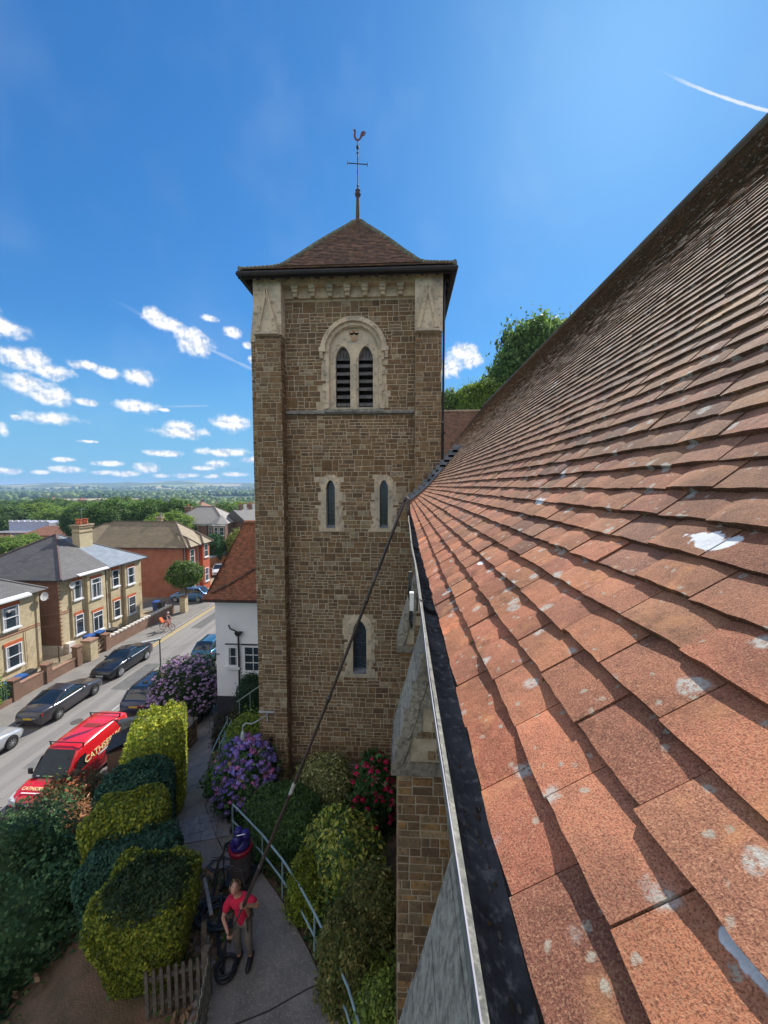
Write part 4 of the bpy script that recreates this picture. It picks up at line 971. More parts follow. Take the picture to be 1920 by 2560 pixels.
# left neighbour, partly in frame
h0=empty('brick_house',(-32,23.5,0),0,'leftmost yellow brick house, cut by the photo edge, with a satellite dish on its corner','house')
m_=MB(); m_.box(-36,19,0,FX,27.6,6.0); m_.build('wall',YB,h0)
q_=MB()
for z in (3.3,3.45): q_.box(FX-.02,19,z,FX+.022,27.6,z+.06)
q_.box(FX-.02,24.3,.5,FX+.02,24.42,6); q_.build('red_brick_dressing',mat('red_dressing_b',(.30,.10,.055),(.24,.08,.05),scale=3),h0)
for (y,z,w,h,st) in ((24.85,3.85,1.15,1.6,'sash'),(24.9,1.0,1.15,1.65,'sash'),(22,3.85,1.1,1.6,'sash')): window(h0,(FX+.02,y,z),(0,1,0),w,h,(1,0,0),st,OR)
r_=MB(); E_=hiproof(r_,-36,19,FX,27.6,6.05,8.9,.4,'x',True,True); ro2=r_.build('slate_roof',SL,h0); hh=MB(); hips(hh,E_,.07); hh.build('hip_tile',mat('grey_ridge_b',(.2,.19,.19)),ro2)
g_=MB(); g_.hexa([(FX+.35,22,6.0),(FX+.62,22,5.95),(FX+.62,26.5,5.95),(FX+.35,26.5,6.0),(FX+.3,22,6.2),(FX+.62,22,6.07),(FX+.62,26.5,6.07),(FX+.3,26.5,6.2)]); g_.build('white_fascia',WHITEP,h0)
g_=MB(); g_.tube([(FX+.06,26.35,3.4),(FX+.06,26.4,.5)],.02,5); g_.tube([(FX+.04,27.3,5.9),(FX+.04,27.3,.2)],.03,5); g_.build('wall_cable',mat('cable_cream',(.55,.42,.28)),h0)
sd_=MB(); sd_.lathe([(.02,.0),(.25,.04),(.34,.11),(.34,.12),(.02,.03)],(FX+.2,27.75,5.5),14,'X'); sd_.tube([(FX,27.5,5.4),(FX+.25,27.75,5.45),(FX+.55,27.85,5.3)],.02,5); sd_.build('satellite_dish',mat('dish_grey_b',(.5,.5,.5)),h0)
loc(h0)
# red brick house
h2=empty('red_brick_house',(-32,50,0),0,'two storey red brick house with mossy brown hipped roof and white framed bay windows','house')
X2=-27.2
m_=MB(); m_.box(-38,45.7,-.2,X2,51.6,6.4); m_.box(-46,48.2,-.2,-37.5,56,6.2); m_.build('wall',RB,h2)
m_=MB(); m_.box(X2-.02,46.1,-.2,X2+.45,47.6,6.38); m_.box(X2-.02,49.2,-.2,X2+.55,51.0,6.38); m_.build('bay_wall',mat('bright_red_brick',(.48,.10,.045),(.38,.09,.045),scale=3),h2)
for (y,z,w,h,d) in ((46.35,4.3,.95,1.7,.45),(49.6,4.5,.95,1.7,.55),(46.35,1.0,.95,1.8,.45),(49.6,1.2,.95,1.8,.55)): window(h2,(X2+d,y,z),(0,1,0),w,h,(1,0,0),'sash')
w_=MB()
for y in (45.8,47.7,48.9,51.3): w_.box(X2,y,.2,X2+.06,y+.14,6.3)
w_.build('white_pilaster',mat('pale_dressing',(.62,.55,.50),(.5,.45,.42)),h2)
r_=MB(); E_=hiproof(r_,-38,45.7,X2+.3,51.6,6.42,9.3,.4,'x',False,True); E2=hiproof(r_,-46,48.2,-37.5,56,6.3,8.7,.4,'x',True,False)
E3=[]
for (ya,yb_) in ((46,47.7),(49.1,51.1)):
    ym=(ya+yb_)/2; tipp=(X2-1.6,ym,8.05); a=(X2+.85,ya-.2,6.44); c_=(X2+.85,yb_+.2,6.44); aa=(X2-.3,ya-.2,6.9); cc=(X2-.3,yb_+.2,6.9); mid=(X2-.1,ym,7.45)
    r_.poly([a,c_,mid]); r_.poly([a,mid,tipp,aa]); r_.poly([c_,cc,tipp,mid]); E3+=[(a,mid),(c_,mid),(mid,tipp)]
rr_=r_.build('mossy_roof',SLM,h2); hh=MB(); hips(hh,E_+E2+E3,.09); hh.build('hip_tile',mat('brown_hip',(.17,.13,.10),(.12,.09,.07)),rr_)
chimney(h2,-32.6,49.6,8.6,9.9,.6,.5,YB,1,(.3,.28,.26))
g_=MB(); g_.tube([(X2+.75,45.3,6.36),(X2+.75,51.9,6.36)],.06,6); g_.tube([(-38,45.28,6.36),(X2+.7,45.28,6.36)],.06,6); g_.tube([(X2+.05,45.66,6.3),(X2+.05,45.66,.2)],.05,6); g_.build('gutter_pipe',IRON,h2)
loc(h2)
# white rendered cottage beside the tower
h4=empty('white_cottage',(-5,21,2.6),0,'white rendered cottage with steep orange tiled roof and black plinth, beside the church tower','cottage')
wx=-9.22
m_=MB(); m_.box(wx,18,2.0,-1,24,8.7); m_.build('rendered_wall',mat('white_render',(.78,.77,.80),(.70,.69,.74),scale=.9,rough=.9,bump=.3,bscale=30),h4)
m_=MB(); m_.box(wx-.02,17.97,2.0,-1,24,3.6); m_.build('black_plinth',mat('plinth_black',(.022,.022,.035),(.035,.035,.05),rough=.7),h4)
window(h4,(-8.62,17.97,5.15),(1,0,0),.52,1.0,(0,-1,0),'grid2'); window(h4,(-7.82,17.97,4.9),(1,0,0),1.35,1.3,(0,-1,0),'grid')
mm_=MB(); mm_.box(-8.72,17.86,5.02,-8.0,18,5.08); mm_.box(-7.95,17.86,4.76,-6.3,18,4.83); mm_.build('red_tile_sill',mat('red_sill',(.28,.06,.045)),h4)
mm_=MB(); mm_.box(-8.75,17.93,6.24,-8.0,18,6.28); mm_.box(-7.95,17.93,6.24,-6.3,18,6.28); mm_.build('drip_mould',IRON,h4)
mm_=MB(); mm_.tube([(-8.05,17.9,6.85),(-8.05,17.9,3.5)],.045,8); mm_.hexa([(-8.13,17.82,6.72),(-7.97,17.82,6.72),(-7.97,18,6.72),(-8.13,18,6.72),(-8.2,17.78,6.9),(-7.85,17.78,6.9),(-7.85,18,6.9),(-8.2,18,6.9)]); mm_.tube([(-8.1,17.85,6.9),(-8.15,17.8,7.0),(-8.4,17.8,7.1),(-8.52,17.9,7.25)],.035,6); mm_.bar((-9.35,17.95,5.75),(-9.05,17.95,5.75),.035)
mm_.build('drainpipe',IRON,h4)
cs4=[];a=0;z=8.58
for k in range(60):
    p=R(32) if k<4 else R(32+(54-32)*min(1,(k-3)/9)); cs4.append((a,z,p)); a+=.1*cos(p); z+=.1*sin(p)
    if z>12.0: break
def lf(k): 
    z=cs4[k][1]; t=(z-8.58)/3.4; return -9.62+.95*t**.9
rf4=MB(); tiles(rf4,cs4,(0,17.55,0),(0,1,0),(1,0,0),lambda k:(lf(k),-1),lambda k,u,rg: jit(((.42,.16,.085),(.36,.13,.07),(.30,.12,.075))[int(rg.random()*3)],.15),tw=.17,seed=9,th=.026)
for k in range(len(cs4)-1):
    a0,z0,_=cs4[k];a1,z1,_=cs4[k+1]; rf4.poly([(lf(k),17.55+a0,z0-.03),(-1,17.55+a0,z0-.03),(-1,17.55+a1,z1-.03),(lf(k+1),17.55+a1,z1-.03)],(.10,.06,.045))
yt=17.55+cs4[-1][0]; rf4.poly([(lf(len(cs4)-1),yt,12),(-1,yt,12),(-1,24.4,8.5),(-9.5,24.4,8.5)],(.3,.14,.09)); rf4.poly([(-9.6,17.6,8.55),(lf(len(cs4)-1),yt,12),(-9.5,24.4,8.5)],(.3,.14,.09))
r4=rf4.build('orange_tile_roof',TILE2,h4)
hm=MB()
for i in range(20): x=-8.65+i*.4; hm.tube([(x,yt,12.05),(x+.39,yt,12.06)],[.11,.10],8)
hm.build('ridge_tile',mat('ridge_orange',(.33,.15,.09),(.25,.12,.08)),r4)
hm=MB()
for i in range(30):
    t=i/29; x=-9.3+2.6*t; k=int(4+t*20); y=17.55+cs4[k][0]-.05; hm.tube([(x,y,cs4[k][1]+.06),(x+.07,y+.08,cs4[k][1]+.12)],[.075,.05],6)
hm.build('bonnet_hip',mat('bonnet_dark',(.12,.07,.05),(.2,.1,.07)),r4)
mm_=MB(); mm_.tube([(-9.65,17.5,8.52),(-1,17.5,8.52)],.05,6); mm_.build('gutter',mat('brown_gutter',(.05,.025,.02)),h4)
loc(h4)
# ---------------------------------------------------------------- mid-distance houses
def simple_house(name,label,x,y,z,w,d,h,rh,wm,rm,rz=0,chim=1,nwin=3,cat='house',group=None,gable=False,storeys=2):
    e=empty(name,(x,y,z),rz,label,cat,group)
    m_=MB(); m_.box(-w/2,-d/2,-3,w/2,d/2,h); 
    if gable: m_.prism([(-w/2,-d/2,h),(-w/2,d/2,h),(-w/2,0,h+rh)],(w,0,0))
    m_.build('wall',wm,e)
    r_=MB(); E_=hiproof(r_,-w/2,-d/2,w/2,d/2,h+.02,h+rh+.05,.3,'x',not gable,not gable); ro_=r_.build('roof',rm,e)
    for s_ in range(storeys):
        zz=.9+s_*2.7
        if zz+1.4>h: break
        for i in range(nwin):
            xx=-w/2+(i+.5)*w/nwin-.5; f=MB(); f.box(xx,-d/2-.03,zz,xx+1.0,-d/2+.02,zz+1.35); fo=f.build('window',WHITEP,e)
            g=MB(); g.box(xx+.08,-d/2-.045,zz+.08,xx+.92,-d/2-.03,zz+.64); g.box(xx+.08,-d/2-.045,zz+.72,xx+.92,-d/2-.03,zz+1.27); g.build('pane',GLASSD,fo)
    for i in range(chim):
        xx=-w/2+w*(i+.5)/chim+.3; c_=MB(); c_.box(xx-.35,-.3,h+rh*.4,xx+.35,.3,h+rh+1.3); co=c_.build('chimney',wm,e)
        for j in (-.18,.18): 
            p_=MB(); p_.lathe([(.11,h+rh+1.3),(.09,h+rh+1.75)],(xx+j,0,0),6); p_.build('chimney_pot',mat('pot_red',(.4,.14,.08)),co)
    return e
# grey-roofed brown house at the end of the street with its terrace
bh=empty('corner_house',(-49.6,94,-1),0,'large brown brick corner house with pale grey hipped roof and small white gable','house')
gy=mat('pale_grey_slate',(.30,.285,.265),(.24,.225,.21),scale=2,rough=.8,bump=.3,bscale=15)
m_=MB(); m_.box(-7.6,-4,-4,6.5,6,5.9); m_.box(4.2,-5.4,-4,7.2,-3.9,5.9); m_.build('wall',BB,bh)
r_=MB(); E_=hiproof(r_,-7.6,-4,6.5,6,5.95,9.8,.5,'x',True,True); r_.poly([(2.9,-4.4,6),(5.6,-6.0,6),(5.3,-2.8,8)]); r_.poly([(5.6,-6,6),(7.8,-4.6,6),(5.3,-2.8,8)]); ro_=r_.build('roof',gy,bh)
hh=MB(); hips(hh,E_,.12); hh.build('hip_tile',mat('terracotta_hip',(.22,.15,.13)),ro_)
w_=MB(); w_.box(-7.7,-4.06,5.5,6.6,-3.98,5.9); w_.box(4.1,-5.46,5.5,7.3,-5.38,5.9); w_.box(-7.6,-4.05,2.2,6.5,-3.98,2.5); w_.build('white_band',WHITEP,bh)
gb_=MB(); gb_.prism([(-6.3,-4.5,5.7),(-3.4,-4.5,5.7),(-4.85,-4.5,7.2)],(0,2,0)); gbo=gb_.build('white_gable',WHITEP,bh); gb_=MB(); gb_.prism([(-5.8,-4.54,5.85),(-3.9,-4.54,5.85),(-4.85,-4.54,6.85)],(0,.04,0)); gb_.build('gable_infill',mat('gable_red',(.22,.09,.07)),gbo)
for (x,w) in ((-5.6,1.5),(-1.2,1.1),): window(bh,(x,-4.02,3.3),(1,0,0),w,1.9,(0,-1,0),'sash')
for x in (4.5,5.9): window(bh,(x,-5.42,3.3),(1,0,0),1.1,1.9,(0,-1,0),'sash')
window(bh,(2.6,-4.02,3.3),(1,0,0),.6,1.9,(0,-1,0),'sash')
chimney(bh,-4.6,0,7,9.9,1.6,.7,BB,2); d_=MB(); d_.tube([(2.2,-4.1,5.7),(2.2,-4.1,-2)],.1,6); d_.build('downpipe',IRON,bh)
# terrace receding to the right behind it
names=['brown brick','white painted','red brick','cream painted','brown brick','grey rendered','red brick']
wcol=[BB,mat('terrace_white',(.7,.7,.68)),RB,mat('terrace_cream',(.55,.5,.4)),BB,mat('terrace_grey',(.4,.4,.4)),RB]
pos_=[' beside the corner house',' with blue-white front',' third along the hill street',' fourth along the hill street',' fifth along the hill street',' sixth along the hill street',' farthest of the hill street row']
for i in range(7):
    x=-41.5-i*3.2; y=98+i*10.5
    e=simple_house('terraced_house',names[i]+' terraced house with tall stacks'+pos_[i],x,y,-1.6-i*.4,7,8,6.6,2.9,wcol[i],[SL,SLM,SL,REDT,SL,SLM,SL][i],rz=R(68),chim=2,nwin=3,group='terraced houses on the far side of the street',gable=True)
# low buildings of the town at left
LR=[('red_roofed_hall','long low hall with rusty orange roof below the white building',-118,124,-6.5,16,9,4.3,2.6,RB,REDT,0,0),
('skylight_house','low red roofed building with three white roof windows at the left edge',-133,118,-9.5,18,9,4.0,3.6,RB,REDT,R(4),0),
('gabled_hall','brick hall with dark arched end and crowstepped parapet behind the chimney pots',-116,134,-7.5,9,9,7.5,2.4,BB,REDT,R(8),1),
('distant_brick_building','long red roofed brick building among trees at the far left',-262,246,-20,26,12,9,4.5,BB,REDT,0,2)]
for (n_,lab,x,y,z,w,d,h,rh,wm,rm,rz,ch_) in LR: simple_house(n_,lab,x,y,z,w,d,h,rh,wm,rm,rz,ch_,4,cat='building')
sk=MB()
for i in range(3): sk.hexa([(-5.2+i*2.9,-3.6,4.9),(-4.1+i*2.9,-3.6,4.9),(-4.4+i*2.9,-1.2,6.95),(-5.5+i*2.9,-1.2,6.95),(-5.2+i*2.9,-3.7,5.1),(-4.1+i*2.9,-3.7,5.1),(-4.4+i*2.9,-1.3,7.15),(-5.5+i*2.9,-1.3,7.15)])
skp=[o for o in COL.objects if o.name=='skylight_house'][0]; sk.build('roof_window',WHITEP,skp)
wbld=empty('white_building',(-131,131,-9),R(3),'long pale blue-white flat building with a crenellated top edge, left in the town','building')
m_=MB(); m_.box(-7,-4,0,7,4,10.6); m_.build('wall',mat('bluewhite_cladding',(.40,.44,.58),(.34,.37,.5),scale=.5),wbld)
m_=MB()
for i in range(7): m_.box(-7+i*2.05,-4.05,10.6,-5.7+i*2.05,-3.7,11.1)
m_.box(7,-4,0,13,4,10.3); m_.box(-8,-7,7.0,7,-4.02,7.5); m_.build('parapet',WHITEP,wbld)
RED2=[REDT,SLM,SL]
DH=[(505,1258,230,0,'orange roofed distant house nearest the corner house chimneys'),(540,1262,250,1,'brown roofed distant house beside the tower edge, above the terrace'),(575,1268,240,2,'slate roofed distant house just left of the tower edge'),(610,1266,260,0,'orange roofed distant house mostly behind the tower'),(480,1275,170,1,'brown roofed house low left of the corner house'),(505,1282,150,2,'slate roofed house just behind the corner house'),
(135,1245,420,0,'tiny orange roofed house above the white building, left of a group'),(160,1248,430,1,'tiny brown roofed house in the valley above the chimney stack'),(180,1250,460,2,'tiny slate roofed house right of the chimney stack, far away'),(205,1246,480,0,'tiny orange roofed house far beyond the chimney stack on its right'),(330,1252,420,1,'tiny brown roofed house above the red brick house'),(90,1262,330,2,'small slate roofed house beyond the left end of the white building'),(30,1262,380,0,'small orange roofed house near the left edge of the valley'),(245,1250,430,2,'tiny slate roofed house above the gap between the two roofs'),(365,1256,390,0,'tiny orange roofed house above the small chimney of the red brick house'),(440,1262,360,1,'small brown roofed house above the white gable of the corner house'),(415,1248,520,2,'farthest tiny slate roofed house, just under the hills')]
for (px,py,y,k,lab) in DH:
    p_=GY(px,py,y); simple_house('distant_house',lab,p_.x,y,p_.z-7.2,9+3*(k%3),8,5.2,2.8,[RB,mat('far_cream',(.5,.45,.36)),BB][k%3],RED2[k%3],R(-30+23*(y%5)),1,2,group='small houses scattered down in the valley')
# ---------------------------------------------------------------- garden walls, fences, bins
GW=wallbrick('garden_brick',(.26,.115,.07),(.19,.095,.06),(.24,.2,.15))
COP=mat('coping_stone',(.34,.19,.13),(.24,.15,.11),scale=3)
def bwall(label,y0,y1,h,piers=(),cope='brick',x=-25.2,name='garden_wall',white=False):
    e=empty(name,(x,(y0+y1)/2,.1),0,label,'wall'); c=(y0+y1)/2
    m_=MB(); m_.box(-.12,y0-c,-.2,.12,y1-c,h); m_.build('brickwork',GW,e)
    m_=MB()
    if white:
        y=y0
        while y<y1-.3: m_.box(-.17,y-c,h,.17,y-c+.32,h+.13); y+=.48
        m_.build('white_coping_block',mat('whitewashed_block',(.66,.62,.56),(.5,.46,.42)),e)
    else: m_.box(-.15,y0-c,h,.15,y1-c,h+.07); m_.build('coping',COP,e)
    for (y,ph,mt) in piers:
        m_=MB(); m_.box(-.22,y-c-.22,-.2,.22,y-c+.22,ph); m_.box(-.27,y-c-.27,ph,.27,y-c+.27,ph+.09); m_.build('pier',mt,e)
    return e
bwall('low red brick garden wall with two square piers, in front of bins',22.9,25.05,.95,((22.8,1.35,GW),(25.1,1.3,GW)))
bwall('low red brick garden wall between the bins and the lattice fence',25.3,27.5,.7,((27.65,1.5,GW),))
bwall('long red brick garden wall topped with separate white blocks beside the pavement',30.6,40.0,1.0,((30.5,1.35,GW),),white=True)
e=empty('brick_gate_pier',(-25.1,28.75,.1),0,'wide yellow brick gate pier with flat stone cap, left of the wooden gate','gate pier')
m_=MB(); m_.box(-.36,-.36,-.1,.36,.36,1.55); m_.build('brickwork',YB,e); m_=MB(); m_.box(-.42,-.42,1.55,.42,.42,1.68); m_.build('cap',COP,e)
e=empty('brick_gate_pier',(-24.2,40.4,.1),0,'tall pale brick gate pier under the round tree, beside the blue car','gate pier')
m_=MB(); m_.box(-.3,-.3,-.1,.3,.3,1.7); m_.build('brickwork',YB,e); m_=MB(); m_.box(-.35,-.35,1.7,.35,.35,1.82); m_.build('cap',COP,e)
e=empty('wooden_gate',(-25.2,29.75,.12),0,'small brown vertical boarded garden gate between two brick piers','gate')
m_=MB()
for i in range(9): m_.box(-.03,-.62+i*.145,.05,.0,-.51+i*.145,1.05+.12*sin(i/8*pi))
gp=m_.build('board',mat('gate_wood',(.17,.11,.07),(.11,.075,.05),scale=6),e)
m_=MB(); m_.box(.002,-.64,.25,.035,.68,.33); m_.box(.002,-.64,.85,.035,.68,.93); m_.bar((.02,-.6,.3),(.02,.6,.9),.035,.07); m_.build('rail',mat('gate_rail',(.4,.3,.2)),e)
e=empty('lattice_fence',(-27.2,28.2,.1),R(14),'dark diagonal lattice fence panels between the two yellow brick houses','fence')
m_=MB(); W_=2.6; H_=1.15
for i in range(-7,16):
    for s in (1,-1):
        x0=i*.18-W_/2; pts=[]
        a=(x0,0); c_=(x0+s*H_,H_)
        xa,za,xb,zb=a[0],0,c_[0],H_
        def clip(xa,za,xb,zb):
            if xa==xb: return None
            t0,t1=0,1
            for lim,sg in ((-W_/2,1),(W_/2,-1)):
                fa=(xa-lim)*sg; fb=(xb-lim)*sg
                if fa<0 and fb<0: return None
                if fa<0: t0=max(t0,fa/(fa-fb))
                if fb<0: t1=min(t1,fa/(fa-fb))
            return None if t1-t0<.05 else (xa+(xb-xa)*t0,za+(zb-za)*t0,xa+(xb-xa)*t1,za+(zb-za)*t1)
        r_=clip(xa,za,xb,zb)
        if r_: m_.bar((r_[0],.015*s,r_[1]+.05),(r_[2],.015*s,r_[3]+.05),.035,.012)
m_.build('lattice',mat('lattice_wood',(.14,.10,.07),(.10,.07,.05)),e)
m_=MB()
for x in (-W_/2,0,W_/2): m_.box(x-.04,-.04,0,x+.04,.04,1.3)
m_.build('post',mat('lattice_post',(.12,.085,.06)),e)
e=empty('picket_railing',(-25.15,20.6,.1),0,'green painted picket railing on a low brick wall under the lime bush at left','railing')
m_=MB(); m_.box(-.12,-2.2,-.1,.12,2.1,.35); m_.build('brickwork',GW,e)
m_=MB()
for i in range(28): m_.box(-.02,-2.1+i*.15,.37,.02,-2.03+i*.15,1.25)
m_.box(-.035,-2.15,.5,-.021,2.1,.56); m_.box(-.035,-2.15,1.05,-.021,2.1,1.11); m_.build('picket',mat('green_paint',(.06,.15,.12),(.05,.11,.09)),e)
e=empty('slatted_fence',(-29.5,61.8,.3),R(8),'orange slatted timber fence and shed side at the far end of the street','fence')
m_=MB(); 
for i in range(14): m_.box(-2.6+i*.38,-.04,-.3,-2.25+i*.38,.0,2.0)
m_.build('board',mat('orange_larch',(.50,.25,.11),(.40,.2,.09),scale=5),e)
m_=MB(); m_.box(-2.8,-.1,-.3,-2.62,.1,2.2); m_.box(2.7,-.1,-.3,2.88,.1,2.2); m_.build('post',mat('larch_post',(.3,.16,.08)),e)
e=empty('garden_shed',(-32.3,60.5,.2),R(-12),'timber garden building with flat pale blue roof behind the red house','shed')
m_=MB(); m_.box(-1.8,-3,0,1.8,3,2.4); m_.build('timber_wall',mat('shed_larch',(.50,.22,.09),(.38,.17,.08),scale=5),e); m_=MB(); m_.box(-2,-3.2,2.42,2,3.2,2.6); m_.build('flat_roof',mat('blue_felt',(.28,.36,.42),(.22,.3,.36)),e)
def railf(label,x0,y0,x1,y1,h=1.,z=.12,col=(.35,.5,.45),n=8,name='street_railing'):
    e=empty(name,(x0,y0,z),0,label,'railing'); m_=MB(); d=Vector((x1-x0,y1-y0,0))
    m_.bar((0,0,h),tuple(d+Vector((0,0,h))),.05); m_.bar((0,0,h*.35),tuple(d+Vector((0,0,h*.35))),.04); m_.build('rail',mat('rail_paint',col),e)
    m_=MB()
    for i in range(n+1): q=d*i/n; m_.bar(q,q+Vector((0,0,h)),.05)
    m_.build('post',mat('rail_post_paint',col),e); return e
railf('pale green post and rail fence along the far pavement past the blue car',-24.6,43.8,-25.0,56,.9,n=9)
def wbin(loc_,label,body,lid,group='wheelie bins in the front gardens',rz=0):
    e=empty('wheelie_bin',loc_,rz,label,'bin',group); m_=MB()
    m_.hexa([(-.23,-.28,.08),(.23,-.28,.08),(.23,.22,.08),(-.23,.22,.08),(-.29,-.36,.98),(.29,-.36,.98),(.29,.33,.98),(-.29,.33,.98)]); m_.build('body',mat('bin_body',body,rough=.45),e)
    m_=MB(); m_.hexa([(-.31,-.38,.98),(.31,-.38,.98),(.31,.36,.98),(-.31,.36,.98),(-.28,-.33,1.06),(.28,-.33,1.06),(.28,.33,1.09),(-.28,.33,1.09)]); m_.bar((-.25,.40,1.0),(.25,.40,1.0),.035); m_.build('lid',mat('bin_lid',lid,rough=.4),e)
    for s in (-1,1): m_=MB(); m_.lathe([(.1,-.03),(.1,.03)],(s*.26,.2,.1),10,'X'); m_.build('wheel',IRON,e)
    return e
BL=(.02,.07,.25);BK=(.02,.022,.028);GB=(.12,.13,.14)
wbin((-26.0,23.2,.1),'blue-grey bin nearest the lime bush behind the low brick wall',GB,(.03,.12,.3)); wbin((-26.0,23.9,.1),'blue wheelie bin in the middle behind the low brick wall by the left house',BL,(.03,.11,.34)); wbin((-26.0,24.6,.1),'grey wheelie bin with dark lid beside the wall pier near the left house',(.2,.2,.2),BK)
wbin((-27.1,31.0,.1),'blue wheelie bin with raised lid beside the meter boxes of the semi-detached pair',BL,(.03,.10,.36)); wbin((-26.9,31.9,.1),'black bin with blue lid behind the wooden gate',BK,(.03,.10,.3)); wbin((-26.3,32.6,.1),'brown-black bin just inside the red gate pier',BK,(.06,.05,.05))
wbin((-27.6,40.8,.1),'blue wheelie bin left of the light blue car',BL,(.03,.10,.36)); wbin((-26.9,40.6,.1),'black wheelie bin touching the blue bin near the light blue car',BK,BK)
# lamp post
e=empty('street_lamp',(-13.7,20.4,.12),0,'thin grey street lamp post with flat pale head, beside the dark blue car','street lamp')
m_=MB(); m_.tube([(0,0,0),(0,0,.9)],.08,10); m_.tube([(0,0,.9),(0,0,5.25)],[.045,.035],8); m_.build('post',mat('lamp_grey',(.10,.11,.11),(.14,.15,.15),rough=.5),e)
m_=MB(); hd=Vector((-1,-.9,0)).normalized(); hn=Vector((-hd.y,hd.x,0))
P=[Vector((0,0,5.25))+hd*a+hn*s*w_ for a,s,w_ in ((-.08,-1,.07),(.85,-1,.12),(.85,1,.12),(-.08,1,.07))]
m_.hexa(P+[q+Vector((0,0,.09)) for q in P]); m_.build('lamp_head',mat('lamp_head_grey',(.30,.31,.30),(.36,.37,.35),rough=.5),e)
